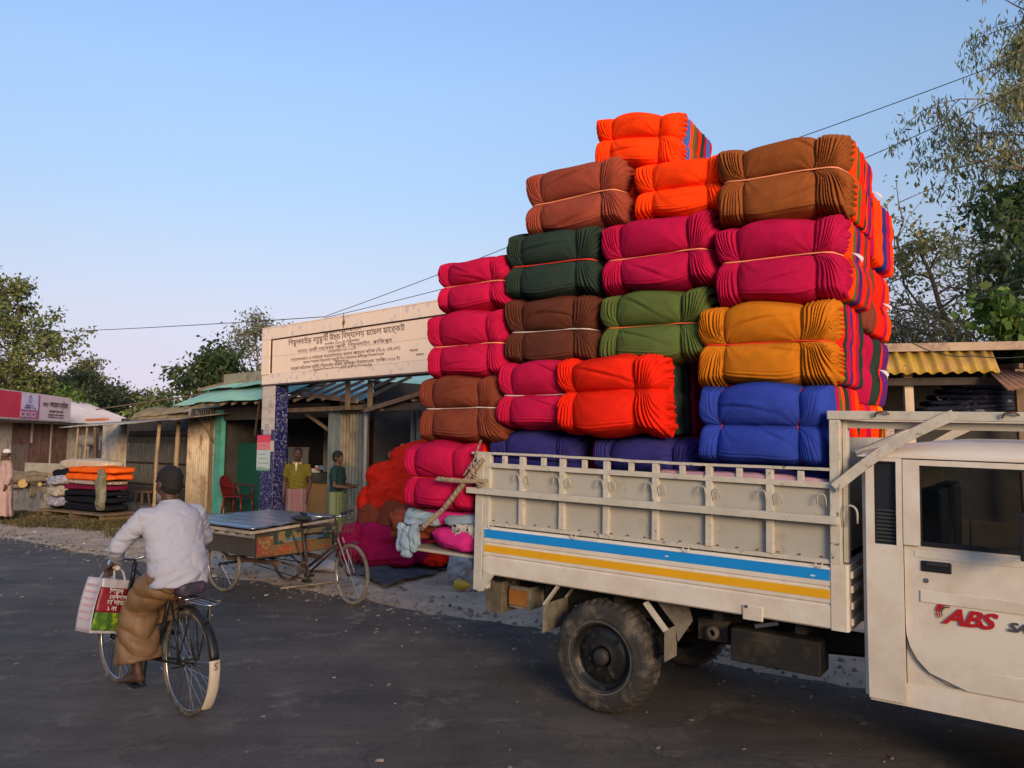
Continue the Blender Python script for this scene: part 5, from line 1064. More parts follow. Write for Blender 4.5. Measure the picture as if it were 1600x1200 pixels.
# ------------------------------------------------------------------ blankets on the bench, left
CB = Frame(ground(130, 815), (.83, -.55, 0), (.55, .83, 0), (0, 0, 1))
def cbx_(px, n=.45): return CB.hit(px, 770, n)[0]
bench = thing('low_bench', 'low wooden bench carrying the stack of folded blankets', 'bench', CB.M)
xa_, xb_ = cbx_(94), cbx_(186)
for i in range(5): MB().box(xa_ - .1, xb_ + .15, .02 + i * .18, .18 + i * .18, .15, .19).build('plank', wood, bench)
for x in (xa_ + .1, (xa_ + xb_) / 2, xb_): MB().box(x - .04, x + .04, .05, .85, -.02, .149).build('leg', wood, bench)
def fold(x0, x1, z0, z1, c, seed, label, dy=.62, y=.45, grp=None, **k):
    o = soft('folded_blanket', (x1 - x0, dy, z1 - z0), c, seed, M=CB.M @ T((x0 + x1) / 2, y, z0), ex=(.5, .3), fold=k.get('fold', .026), fs=7, rid=k.get('rid', .014), rn=k.get('rn', 8)); tag(o, label, 'blanket', grp)
blk = fab('black_fleece', (.012, .013, .018)); grf = fab('grey_pattern_fleece', (.36, .35, .40), dirt=(.16, .17, .24), dth=.52, ds=16, dw=.03); crm = fab('cream_quilt', (.52, .42, .31), dirt=(.42, .33, .23), dth=.6, ds=6)
speck = fab('speckled_fleece', (.42, .36, .30), dirt=(.07, .06, .06), dth=.55, ds=26, dw=.03)
xm = cbx_(120); H_ = lambda py: CB.hit(130, py)[1]
for i, (z0, z1) in enumerate(((.19, .38), (.37, .54), (.53, .68))): fold(xm - .2, xb_, z0, z1, blk, 30 + i, 'black folded blanket, %s from the bottom of the right hand stack on the bench' % ['first', 'second', 'third'][i])
fold(xm - .2, xb_ - .05, .67, .80, fab('maroon_fleece', (.16, .012, .04)), 34, 'maroon folded blanket between the black and the speckled ones on the bench', rid=.012)
fold(xm - .25, xb_ - .05, .79, .90, speck, 35, 'speckled grey and cream folded blanket under the orange ones')
fold(xm + .0, xb_ + .15, .89, 1.06, fab('tangerine_fleece', (.80, .12, .012)), 36, 'orange folded blanket, lower of the two on the bench stack', rid=.014)
fold(xm + .05, xb_ + .2, 1.05, 1.21, fab('tangerine_fleece', (0, 0, 0)), 37, 'orange folded blanket topping the bench stack', rid=.014)
for i, (z0, z1, c, nm) in enumerate(((.19, .42, blk, 'black'), (.41, .50, crm, 'cream'), (.50, .66, blk, 'black'), (.65, .78, crm, 'cream'), (.78, 1.12, blk, 'black'))):
    fold(xa_ - .05 + .05 * (i % 2), xm + .1, z0, z1, c, 40 + i, '%s folded blanket, %s from the bottom of the left hand stack on the bench' % (nm, ['first', 'second', 'third', 'fourth', 'fifth'][i]), y=.5)
for i, (z0, z1) in enumerate(((.26, .48), (.50, .74), (.74, .98))): fold(xm - .45, xm + .05, z0, z1, grf if i != 1 else speck, 50 + i, 'grey patterned fleece spilling between the two stacks, %s one' % ['lowest', 'middle', 'highest'][i], dy=.5, y=.2, fold=.04)
o = soft('rolled_quilt', (cbx_(160) - cbx_(84), .6, .26), crm, 60, M=CB.M @ T((cbx_(84) + cbx_(160)) / 2, .75, 1.10), ex=(.6, .4), fold=.02, fs=6); tag(o, 'cream rolled quilt lying on top of the black blankets', 'quilt')
o = soft('black_quilt', (1.4, .6, .2), blk, 61, M=CB.M @ T((cbx_(84) + cbx_(150)) / 2, .8, .93), ex=(.6, .4), fold=.02, fs=6); tag(o, 'black quilt directly under the cream rolled quilt', 'quilt')
# olive cloth draped over the right end
o = soft('draped_cloth', (.26, .14, .92), fab('faded_olive_cloth', (.16, .15, .10), dirt=(.3, .28, .2), dth=.6, ds=5), 62, M=CB.M @ T(cbx_(180), .10, .25), ex=(.35, .5), fold=.05, fs=7); tag(o, 'faded olive cloth hanging over the right end of the orange blankets', 'cloth')
# cloth sheet spread on the verge
def spread(name, cor, m, label, cat, seed, hz=.05, n=26):
    b = MB(); P4 = [Vector(c) for c in cor]
    for j in range(n + 1):
        for i in range(n + 1):
            u, v = i / n, j / n; p = P4[0].lerp(P4[1], u).lerp(P4[3].lerp(P4[2], u), v); w_ = .08 * nz(u * 5 + seed, v * 5)
            b.V.append((p.x + w_, p.y + .08 * nz(u * 5, v * 5 + seed), max(0, gz(p.x, p.y)) + p.z + .018 + hz * abs(nz(u * 7, v * 4, seed)) + hz * .5 * abs(nz(u * 19, v * 13, seed))))
    for j in range(n):
        for i in range(n): a_ = j * (n + 1) + i; b.F.append((a_, a_ + 1, a_ + n + 2, a_ + n + 1)); b.I.append(0)
    o = b.build(name, m, None, M=Matrix.Identity(4), smooth=True, solid=.006); return tag(o, label, cat)
spread('ground_sheet', [ground(75, 812), ground(165, 818), ground(185, 806), ground(90, 803)], fab('faded_red_sheet', (.42, .30, .22), dirt=(.38, .10, .08), dth=.52, ds=2.5, dw=.05), 'faded red and cream sheet spread on the grass before the bench', 'sheet', 4)
for i, (pa, pb) in enumerate(((150, 225), (195, 300))):
    a, b = ground(pa, 812 - i * 3), ground(pb, 808 - i * 3); o = MB().bar(Vector((0, 0, 0)), (b - a), .14, .035).build('loose_board', mat('silvery_board', (.22, .20, .16), .9, var=.3, vs=6), M=Matrix.Translation(a + Vector((0, 0, .12)))); tag(o, ['pale loose board lying in front of the bench, nearer the camera', 'pale loose board lying before the barred shed opening'][i], 'board')
# stool in shed
st = thing('stool', 'small rough wooden stool in the dark opening of the barred shed', 'stool', GA.M @ T(L(222, 795, BN - .3).x, BN - .3, .08)); MB().box(-.22, .22, -.14, .14, .38, .42).build('seat', wood, st)
for a_, b_ in ((-1, -1), (1, -1), (-1, 1), (1, 1)): MB().bar((.19 * a_, .11 * b_, 0), (.15 * a_, .08 * b_, .378), .04, .04).build('leg', wood, st)
# concrete slabs and logs
sl1 = thing('concrete_block', 'low weathered concrete block with stains beside the bench', 'block', CB.M @ T(cbx_(24), .6, 0)); MB().box(0, cbx_(80) - cbx_(24), -.3, .5, -.05, .52).build('slab_body', concrete, sl1, bevel=.02)
o = MB().box(-1.1, 1.1, 0, .12, 0, 1.15).build('concrete_slab', mat('pale_concrete_panel', (.36, .33, .26), .9, var=.15), M=CB.M @ T(cbx_(66, 1.8), 1.8, 0), bevel=.01); tag(o, 'pale concrete panel standing behind the logs', 'panel')
logm = mat('log_bark', (.20, .155, .10), .9, var=.3, vs=5, bump=.5, bs=30); cut = mat('cut_log_end', (.50, .33, .13), .8, var=.2, vs=12)
r = random.Random(12)
for i in range(15):
    a = CB.p(r.uniform(10, 75), 760, .7 + r.uniform(-.1, .3)); z = .58 + .11 * (i // 4); L_ = r.uniform(.7, 1.3); ang = r.uniform(-.5, .5) + (math.pi / 2 * .8 if i % 5 == 0 else 0); ra_ = r.uniform(.05, .085) if i not in (4, 9) else .12
    t = thing('log', 'cut log in the heap on the concrete block, ' + ['pale round end towards the road' if i in (4, 9) else 'lying across the others'][0], 'log', CB.M @ T(a.x, .75 + .1 * (i % 3), z, ang), 'logs heaped on the concrete block')
    MB().tube([(-L_ / 2, 0, 0), (-L_ * .1, .02, .02), (L_ * .2, -.01, .01), (L_ / 2, 0, .0)], [ra_, ra_ * 1.05, ra_ * .97, ra_ * .92], 10).build('trunk', logm, t, smooth=False)
    for sg_ in (-1, 1): MB().cyl((sg_ * (L_ / 2 + .001), 0, 0), (sg_ * (L_ / 2 + .004), 0, 0), ra_ * .93, n=12).build('cut_end', cut, t)
for i in range(2):
    a = CB.p([69, 42][i], [757, 762][i], .0); t = thing('log', ['thick log with its round yellow cut end facing the road', 'lower log with its cut end facing the road beside the standing man'][i], 'log', CB.M @ T(a.x - (0 if i == 0 else .35), .25, .62 - .08 * i + (.04 if i == 0 else -.02), R(70)), None)
    MB().cyl((-.0, 0, 0), (.9, 0, 0), .13, n=14).build('trunk', logm, t); MB().cyl((-.006, 0, 0), (-.001, 0, 0), .12, n=14).build('cut_end', cut, t)
# ------------------------------------------------------------------ people
skinm = mat('brown_skin', (.115, .052, .030), .55, var=.08, bump=.05, bs=40, spec=.35)
skin2 = mat('deep_brown_skin', (.070, .033, .021), .55, var=.08, bump=.05, bs=40, spec=.35)
hairm = mat('black_hair', (.010, .009, .009), .8, var=.2, bump=.8, bs=90)
eyem = mat('eye_white', (.22, .20, .18), .3, bump=0); pup = mat('pupil', (.01, .008, .006), .2, bump=0)
V3 = Vector
def hand(m, wr, d, pn, side, curl=.35, s=1.0):
    """palm and five fingers; d = pointing direction, pn = palm normal, side = +1/-1 for the thumb side"""
    d = V3(d).normalized(); pn = V3(pn); pn = (pn - d * pn.dot(d)).normalized(); t = d.cross(pn) * side; wr = V3(wr)
    m.tube([wr - d * .02 * s, wr + d * .03 * s, wr + d * .085 * s], [(.026 * s, .020 * s), (.038 * s, .016 * s), (.040 * s, .014 * s)], 8, lat=tuple(t))
    for i, L_ in enumerate((.072, .082, .076, .058)):
        o = wr + d * .080 * s + t * (.028 - .0185 * i) * s; p = [o]; dd = d.copy()
        for k in range(3):
            dd = (dd * math.cos(curl * (.6 + .4 * k)) + pn * math.sin(curl * (.6 + .4 * k))).normalized(); p.append(p[-1] + dd * L_ * (.45, .32, .25)[k] * s)
        m.tube(p, [.0092 * s, .0088 * s, .0082 * s, .0065 * s], 6)
    o = wr + d * .025 * s + t * .028 * s; q = o + (d * .6 + t * .65 + pn * .3).normalized() * .042 * s
    m.tube([o, q, q + (d * .85 + t * .3 + pn * .35).normalized() * .045 * s], [.013 * s, .0115 * s, .008 * s], 6)
def head(m, c, f, up, s=1.0):
    """skull, jaw, nose, ears, brow; f = facing"""
    f = V3(f).normalized(); up = V3(up); up = (up - f * up.dot(f)).normalized(); l = up.cross(f); c = V3(c)
    Mx = Matrix((f, l, up)).transposed(); w = lambda a, b, c_: c + f * a * s + l * b * s + up * c_ * s
    m.ell(w(-.012, 0, .030), (.098 * s, .076 * s, .088 * s), 16, 12, Mx); m.ell(w(.028, 0, -.035), (.062 * s, .058 * s, .075 * s), 14, 10, Mx)
    m.ell(w(.060, 0, -.078), (.026 * s, .030 * s, .024 * s), 10, 8, Mx)                                  # chin
    m.tube([w(.085, 0, .022), w(.106, 0, -.022), w(.092, 0, -.034)], [.010 * s, .017 * s, .012 * s], 8)      # nose
    m.tube([w(.072, -.045, .030), w(.090, 0, .034), w(.072, .045, .030)], .011 * s, 8)                       # brow
    m.tube([w(.078, -.022, -.056), w(.090, 0, -.056), w(.078, .022, -.056)], .009 * s, 8)                    # lips
    for b in (-1, 1): m.ell(w(-.005, .078 * b, -.004), (.020 * s, .009 * s, .034 * s), 10, 8, Mx); m.ell(w(.055, .038 * b, -.020), (.024 * s, .022 * s, .022 * s), 10, 8, Mx)
    return Mx, w
def limb(m, a, b, c, ra_, rb_, rc_, n=10):
    a, b, c = V3(a), V3(b), V3(c); m.tube([a, a.lerp(b, .35), a.lerp(b, .8), b, b.lerp(c, .25), b.lerp(c, .7), c], [ra_, ra_ * 1.03, rb_ * 1.02, rb_, rb_ * 1.06, rc_ * 1.12, rc_], n)
def body(parent, J, sk, hs=1.0, palm=None, feet=True):
    m = MB(); P_, Ch, Nk, Hd = V3(J['pelvis']), V3(J['chest']), V3(J['neck']), V3(J['head']); lat = (V3(J['shL']) - V3(J['shR'])).normalized(); hl = (V3(J['hipL']) - V3(J['hipR'])).normalized()
    m.tube([P_ - V3((0, 0, .06)), P_, P_.lerp(Ch, .45), Ch, Ch.lerp(Nk, .65), Nk - (Nk - Ch) * .02, Nk.lerp(Hd, .6)], [(.13, .09), (.155, .105), (.135, .095), (.165, .11), (.14, .085), (.062, .060), (.050, .054)], 14, lat=[tuple(hl)] * 2 + [tuple(lat)] * 5)
    Mx, w = head(m, Hd, J['face'], J.get('headup', (0, 0, 1)), hs)
    for S in 'LR':
        m.ell(V3(J['sh' + S]) - lat * (.015 if S == 'L' else -.015), (.050, .050, .050), 10, 8); limb(m, J['sh' + S], J['el' + S], J['wr' + S], .050, .038, .025)
        hd, pn, cu = J['hand' + S]; hand(m, J['wr' + S], hd, pn, (1 if S == 'L' else -1) * J.get('thumb', 1), cu)
        m.tube([V3(J['hip' + S]), V3(J['hip' + S]).lerp(V3(J['kn' + S]), .5), V3(J['kn' + S]), V3(J['kn' + S]).lerp(V3(J['an' + S]), .3), V3(J['an' + S]).lerp(V3(J['kn' + S]), .2), V3(J['an' + S])], [.088, .078, .056, .056, .037, .036], 10)
        a = V3(J['an' + S]); fd = V3(J['foot' + S]).normalized(); m.tube([a - fd * .05 - V3((0, 0, .035)), a - V3((0, 0, .025)), a + fd * .08 - V3((0, 0, .045)), a + fd * .17 - V3((0, 0, .058)), a + fd * .20 - V3((0, 0, .06))], [(.028, .028), (.034, .036), (.042, .024), (.044, .014), (.03, .010)], 10, lat=tuple(fd.cross(V3((0, 0, 1)))))
    o = m.build('body', sk, parent, remesh=.0085); return Mx, w, o
def eyes(parent, w, f, s=1.0):
    for b in (-1, 1): e = MB().ell(w(.078, .030 * b, .006), (.010 * s, .011 * s, .0060 * s), 10, 8).build('eye', eyem, parent, smooth=True); MB().ell(w(.0875, .030 * b, .006), (.0045 * s, .0055 * s, .0055 * s), 8, 6).build('pupil', pup, e, smooth=True)
def hair(parent, Mx, w, s=1.0, beard=None, back=0, m_=None):
    m = MB(); m.ell(w(-.022, 0, .045), (.100 * s, .084 * s, .090 * s), 20, 14, Mx); m.ell(w(-.045, 0, -.005), (.070 * s, .079 * s, .075 * s), 18, 12, Mx)
    o = m.build('hair', m_ or hairm, parent, remesh=.009, fn=lambda c, n: .007 * nz(c.x * 75, c.y * 75, c.z * 75)); 
    if beard: MB().ell(w(.045, 0, -.078), (.050 * s, .060 * s, .050 * s), 14, 10, Mx).ell(w(.06, 0, -.11), (.034 * s, .040 * s, .045 * s), 12, 8, Mx).build('beard', beard, parent, remesh=.008, fn=lambda c, n: .005 * nz(c.x * 70, c.y * 70, c.z * 70))
    return o
def garment(name, m, mt, parent, vox=.012, amp=.007, f=9, aniso=(1, 1, 2.4), extra=None):
    def fn(c, n):
        a = nz(c.x * f * aniso[0], c.y * f * aniso[1], c.z * f * aniso[2]); b = nz(c.x * f * 2.3, c.y * f * 2.3, c.z * f * 4 + 5); return amp * (1.2 * (.5 - abs(a)) + .5 * b) + (extra(c, n) if extra else 0)
    return m.build(name, mt, parent, remesh=vox, fn=fn)
def checks(name, base, c1, c2, sc, sw=.35, bias=(1, 1)):
    if name in MATS: return MATS[name]
    m = bpy.data.materials.new(name); m.use_nodes = True; MATS[name] = m; n = m.node_tree.nodes; l = m.node_tree.links; b = n['Principled BSDF']; b.inputs['Roughness'].default_value = .9
    t = n.new('ShaderNodeTexCoord'); prev = None
    for ax, col in (('X', c1), ('Z', c2), ('Y', c1)):
        w = n.new('ShaderNodeTexWave'); w.bands_direction = ax; w.inputs['Scale'].default_value = sc; w.inputs['Distortion'].default_value = 1.2; w.inputs['Detail'].default_value = 1; l.new(t.outputs['Object'], w.inputs['Vector'])
        r = n.new('ShaderNodeMapRange'); r.inputs['From Min'].default_value = 1 - sw - .1; r.inputs['From Max'].default_value = 1 - sw + .1; r.inputs['To Max'].default_value = .6; l.new(w.outputs['Fac'], r.inputs[0])
        mi = n.new('ShaderNodeMix'); mi.data_type = 'RGBA'; l.new(r.outputs[0], mi.inputs[0]); mi.inputs['B'].default_value = (*col, 1)
        if prev: l.new(prev, mi.inputs['A'])
        else: mi.inputs['A'].default_value = (*base, 1)
        prev = mi.outputs['Result']
    l.new(prev, b.inputs['Base Color']); return m
def lungi(name, mt, parent, top, bot, r0, r1, seed=0, ctr=(0, 0), lat=(0, 1, 0), folds=9, am=.018, lean=(0, 0)):
    """wrapped cloth from waist to calf with hanging folds"""
    n = 48; k = 16; V = []; F = []
    for i in range(k + 1):
        a = i / k; z = top + (bot - top) * a; rx = r0[0] + (r1[0] - r0[0]) * a; ry = r0[1] + (r1[1] - r0[1]) * a; cx = ctr[0] + lean[0] * a; cy = ctr[1] + lean[1] * a
        for j in range(n):
            t = 2 * math.pi * j / n; g = 1 + (am * 5 * a + .03) * (.5 * math.sin(t * folds + seed + .8 * math.sin(a * 3)) + nz(math.cos(t) * 2 + seed, math.sin(t) * 2, a * 2)); V.append((cx + rx * g * math.cos(t), cy + ry * g * math.sin(t), z + (.012 * math.sin(t * 3 + seed) if i == k else 0)))
    for i in range(k):
        for j in range(n): F.append((i * n + j, (i + 1) * n + j, (i + 1) * n + (j + 1) % n, i * n + (j + 1) % n))
    b = MB(); b.add(V, F); return b.build(name, mt, parent, smooth=True, solid=.005)

# --- bicycle (x forward, y left, z up)
chrome = mat('dull_chrome', (.45, .45, .44), .3, metal=1, var=.15, bump=.02); bikeblk = mat('black_enamel', (.012, .012, .013), .4, var=.3, bump=.05, dirt=(.08, .06, .045), dth=.64, ds=12)
tyre2 = mat('bicycle_tyre', (.045, .040, .035), .9, var=.3, vs=6, dirt=(.15, .12, .09), dth=.5, ds=8)
tyre3 = mat('dusty_pale_tyre', (.20, .165, .12), .9, var=.25, vs=6, dirt=(.09, .075, .06), dth=.6, ds=8)
def cwheel(parent, c, r_, M=None, tm=None, spk=36, hub=.05, tr=.019):
    c = V3(c); M = M or Matrix.Identity(3); pt = lambda a, rr, o=0: c + M @ V3((rr * math.cos(a), o, rr * math.sin(a)))
    wh = MB().tube([pt(2 * math.pi * i / 60, r_ - .030) for i in range(60)], [(.008, .013)] * 60, 6, closed=True, lat=tuple(M @ V3((0, 1, 0)))).build('wheel', chrome, parent, smooth=True)
    MB().tube([pt(2 * math.pi * i / 60, r_ - tr) for i in range(60)], tr, 9, closed=True).build('tyre', tm or tyre2, wh, smooth=True)
    m = MB()
    for i in range(spk):
        a = 2 * math.pi * i / spk; sg = 1 if i % 2 else -1; off = .5 if (i // 2) % 2 else -.5; m.tube([pt(a + off, .022, sg * hub * .6), pt(a, r_ - .036, 0)], .0018, 3)
    m.build('spokes', chrome, wh)
    MB().tube([pt(0, 0, -hub), pt(0, 0, -hub * .6), pt(0, 0, -hub * .5), pt(0, 0, hub * .5), pt(0, 0, hub * .6), pt(0, 0, hub)], [.012, .026, .015, .015, .026, .012], 10).build('hub', bikeblk, wh, smooth=True); return wh
hd = V3((-.755, .656, 0)).normalized(); BK = Frame((-2.19, 5.50, 0), hd, (-hd.y, hd.x, 0), (0, 0, 1))
bk = thing('bicycle', 'black roadster bicycle with a chrome carrier ridden by the man in the pale shirt', 'bicycle', BK.M)
WR = .345
cwheel(bk, (0, 0, WR), WR); cwheel(bk, (1.10, 0, WR), WR)
bb = V3((.46, 0, .29)); st_ = V3((.27, 0, .82)); ht = V3((.88, 0, .86)); hb = V3((.93, 0, .68))
f = MB()
for a, b, r_ in ((bb, st_, .015), (st_ + V3((0, 0, -.04)), ht, .013), (bb, hb, .016), (ht + V3((-.01, 0, .06)), hb + V3((.01, 0, -.03)), .018)): f.cyl(a, b, r_, n=10)
for y in (-.055, .055): f.cyl((0, y, WR), (bb.x, y * .4, bb.z), .009).cyl((0, y, WR), (st_.x - .01, y * .3, st_.z - .05), .008).tube([hb + V3((.01, y * .7, -.03)), V3((1.0, y, .5)), V3((1.10, y, WR))], [.012, .011, .008], 8)
f.build('frame', bikeblk, bk, smooth=True)
MB().cyl(st_, st_ + V3((-.03, 0, .05)), .012).build('seat_post', chrome, bk)
MB().ell((.21, 0, .885), (.13, .105, .035), 16, 8).ell((.33, 0, .885), (.10, .03, .025), 12, 8).build('saddle', mat('worn_black_saddle', (.02, .02, .02), .6, var=.3), bk, remesh=.008)
MB().tube([(.88, 0, .88), (.87, 0, .94), (.88, .10, .96), (.84, .20, .955), (.74, .245, .945), (.60, .25, .94)], .011, 8).tube([(.87, 0, .94), (.88, -.10, .96), (.84, -.20, .955), (.74, -.245, .945), (.60, -.25, .94)], .011, 8).build('handlebar', chrome, bk, smooth=True)
for y in (-.257, .257): MB().cyl((.68, y * .97, .944), (.575, y * .975, .938), .017).build('grip', mat('pale_grip', (.5, .45, .38), .6), bk)
for y in (-.2, .2): MB().tube([(.80, y, .93), (.68, y * 1.2, .915)], .005, 5).build('brake_lever', chrome, bk)
MB().lathe([(.095, -.004), (.095, .004), (.085, .004), (.085, -.004)], 30, (bb.x, -.05, bb.z), closed=True).build('chainring', chrome, bk)
MB().tube([(bb.x, -.05, bb.z + .09), (0, -.05, WR + .03), (-.03, -.05, WR), (0, -.05, WR - .03), (bb.x, -.05, bb.z - .09)], .005, 4).build('chain', darkmetal, bk)
for sg_, dz_ in ((1, -.16), (-1, .16)): MB().cyl((bb.x, .07 * sg_, bb.z), (bb.x + .03, .07 * sg_, bb.z + dz_), .009).box(bb.x - .02, bb.x + .08, min(.075 * sg_, .155 * sg_), max(.075 * sg_, .155 * sg_), bb.z + dz_ - .012, bb.z + dz_ + .012).build('pedal', bikeblk, bk)
def guard(x, z, a0, a1, m_, nm, wdt=.032):
    m = MB(); k = 22
    for i in range(k + 1):
        a = R(a0 + (a1 - a0) * i / k)
        for y, dr in ((-wdt, -.014), (-wdt * .6, 0), (wdt * .6, 0), (wdt, -.014)): rr = WR + .028 + dr; m.V.append((x + rr * math.cos(a), y, z + rr * math.sin(a)))
    for i in range(k):
        for j in range(3): m.F.append((i * 4 + j, i * 4 + j + 1, i * 4 + j + 5, i * 4 + j + 4)); m.I.append(0)
    return m.build(nm, m_, bk, smooth=True, solid=.002)
guard(0, WR, 60, 168, bikeblk, 'mudguard'); guard(1.1, WR, 20, 150, bikeblk, 'mudguard')
g2 = guard(0, WR, 168, 222, mat('pale_mudguard', (.50, .43, .33), .6, var=.1, dirt=(.2, .14, .1), dth=.62, ds=12), 'mudguard_flap', .040)
text('5', .06, grp, g2, Matrix.Translation((-WR - .034, .018, WR + .02)) @ Matrix.Rotation(R(-90), 4, 'Z') @ UPR)
m = MB(); cz = .765
m.tube([(.22, .05, cz), (-.12, .065, cz), (-.30, .055, cz), (-.33, 0, cz), (-.30, -.055, cz), (-.12, -.065, cz), (.22, -.05, cz)], .006, 6)
for x in (-.02, .08): m.cyl((x, -.06, cz), (x, .06, cz), .005)
for y in (-.02, .02): m.cyl((.2, y, cz), (-.32, y, cz), .004)
m.build('carrier', chrome, bk, smooth=True)
for y in (-.075, .075): MB().tube([(-.16, y * .8, cz), (-.0, y, WR)], .005, 5).tube([(.05, y * .8, cz), (0, y, WR)], .005, 5).build('carrier_stay', bikeblk, bk)
MB().tube([(-.30, .02, cz - .01), (-.31, .02, cz - .10), (-.24, .02, cz - .13)], .008, 6).build('spring_clip', bikeblk, bk)
# --- the cyclist
cy = thing('person', 'man in a pale lavender shirt and brown lungi riding the bicycle, seen from behind', 'person', BK.M)
J = dict(pelvis=(.20, 0, .955), chest=(.27, .01, 1.20), neck=(.335, .01, 1.385), head=(.365, .015, 1.52), face=(.96, .22, -.10), shL=(.33, .185, 1.32), shR=(.33, -.18, 1.32), elL=(.44, .315, 1.10), elR=(.44, -.315, 1.10), wrL=(.575, .255, .985), wrR=(.575, -.255, .985),
         handL=((.8, .03, -.45), (.2, -.1, -1), .85), handR=((.8, -.03, -.45), (.2, .1, -1), .85), hipL=(.20, .09, .92), hipR=(.20, -.09, .92), knL=(.56, .13, .62), knR=(.56, -.11, .76), anL=(.47, .12, .21), anR=(.47, -.12, .52), footL=(1, .1, -.1), footR=(1, -.1, -.1))
Mx, w, bo = body(cy, J, skin2)
eyes(cy, w, None); hair(cy, Mx, w, beard=mat('grey_beard', (.16, .15, .14), .95, var=.3, bump=.8))
m = MB(); lav = fab('lavender_shirt_cotton', (.36, .37, .44), bump=.05, var=.04)
m.tube([(.165, 0, .83), (.175, 0, .90), (.20, 0, .99), (.245, .005, 1.12), (.285, .01, 1.24), (.312, .01, 1.32), (.325, .01, 1.37), (.333, .01, 1.405)], [(.196, .150), (.204, .155), (.202, .150), (.205, .142), (.213, .128), (.192, .105), (.118, .080), (.062, .062)], 24, lat=(0, 1, 0))
for S, sg_ in (('L', 1), ('R', -1)):
    a, b, c_ = V3(J['sh' + S]), V3(J['el' + S]), V3(J['wr' + S]); m.tube([a - V3((0, .06 * sg_, -.005)), a + V3((0, .0, -.012)), a.lerp(b, .5), b, b.lerp(c_, .5), b.lerp(c_, .93)], [.056, .074, .070, .062, .052, .040], 14)
garment('shirt', m, lav, cy, vox=.0095, amp=.007, f=6.5, aniso=(1.5, 1.5, 2.2), extra=lambda c, n: -.006 * math.exp(-abs(nz(c.y * 7 + c.z * 4, c.z * 9 - c.x * 6, 11)) / .07) - .005 * math.exp(-abs(nz(c.y * 5 - c.z * 9, c.z * 7 + c.x * 8, 31)) / .06) + .016 * math.exp(-((c.z - .90) / .10) ** 2) * (nz(c.y * 5, c.z * 22 + c.y * 9, 2)) + .008 * math.exp(-((c.z - 1.12) / .08) ** 2) * nz(c.y * 4 + c.z * 14, c.z * 30, 7))
MB().tube([(.335 + .062 * math.cos(R(a)), .01 + .064 * math.sin(R(a)), 1.400 + .012 * math.cos(R(a)) * -1) for a in range(0, 360, 20)], .008, 6, closed=True).build('collar', lav, cy, smooth=True)
# lungi draped over both thighs
brs = mat('brown_satin_cotton', (.155, .088, .042), .55, var=.12, vs=3, bump=.05, bs=60, sheen=.3)
m = MB()
m.tube([(.15, 0, .93), (.20, 0, .88), (.27, .0, .82)], [(.185, .13), (.19, .14), (.17, .12)], 18, lat=(0, 1, 0))
m.tube([(.17, .06, .90), (.33, .11, .80), (.46, .13, .67), (.48, .135, .54), (.47, .135, .42), (.45, .13, .31)], [(.12, .13), (.12, .125), (.12, .12), (.13, .125), (.14, .13), (.15, .13)], 18, lat=(0, 1, 0))
m.tube([(.17, -.06, .90), (.36, -.10, .83), (.52, -.115, .76), (.54, -.12, .64), (.50, -.12, .52)], [(.12, .12), (.11, .11), (.10, .10), (.11, .10), (.11, .10)], 16, lat=(0, 1, 0))
def lf(c, n): t = c.z * 26 - c.x * 16 + 3 * nz(c.x * 4, c.y * 4, c.z * 4); return .024 * (abs(math.sin(t * .8)) ** .6 - .6) * min(1, max(0, (1.0 - c.z) * 6)) + .012 * nz(c.x * 12, c.y * 12, c.z * 12)
m.build('lungi', brs, cy, remesh=.0095, fn=lf)
for S, sg_ in (('L', 1), ('R', -1)): a = V3(J['an' + S]); MB().tube([a + V3((-.07, 0, -.072)), a + V3((.05, 0, -.078)), a + V3((.19, .0, -.082))], [(.036, .008), (.044, .008), (.038, .008)], 10, lat=(0, 1, 0)).build('sandal', blackpl, cy)
# dark bundle behind the saddle
o = soft('black_pouch', (.13, .20, .10), mat('black_nylon', (.02, .018, .03), .6, var=.3, dirt=(.12, .05, .12), dth=.6, ds=22), 5, M=BK.M @ T(.06, -.02, .775), fold=.02); tag(o, 'small black pouch on the bicycle carrier behind the rider', 'pouch')
# --- the bag on the left grip
BG = Matrix.Translation(BK.M @ V3((.66, .275, .915)))
bx = V3((.45, .89, 0)).normalized(); by = V3((-.89, .45, 0)).normalized(); BGM = Matrix(((bx.x, by.x, 0, 0), (bx.y, by.y, 0, 0), (0, 0, 1, 0), (0, 0, 0, 1))); BGM = BG @ BGM @ Matrix.Rotation(R(13), 4, 'Y') @ Matrix.Scale(.9, 4)
bag = thing('shopping_bag', 'white and maroon printed shopping bag with green leaf print hanging from the handlebar', 'bag', BGM)
white_p = mat('white_bag_plastic', (.42, .39, .43), .4, var=.06, bump=.2, bs=12); mar = mat('maroon_bag_print', (.20, .012, .025), .4, var=.15, bump=.2, bs=12)
def bagp(u, v, side):     # u 0..1 across face, v 0..1 down
    bul = .025 * math.sin(math.pi * u) * math.sin(math.pi * min(1, v * 1.1)) + .008 * nz(u * 5, v * 5, side)
    return V3((-.10 + .25 * u, (-.09 - bul) if side < 0 else (.09 + bul), -.06 - .40 * v))
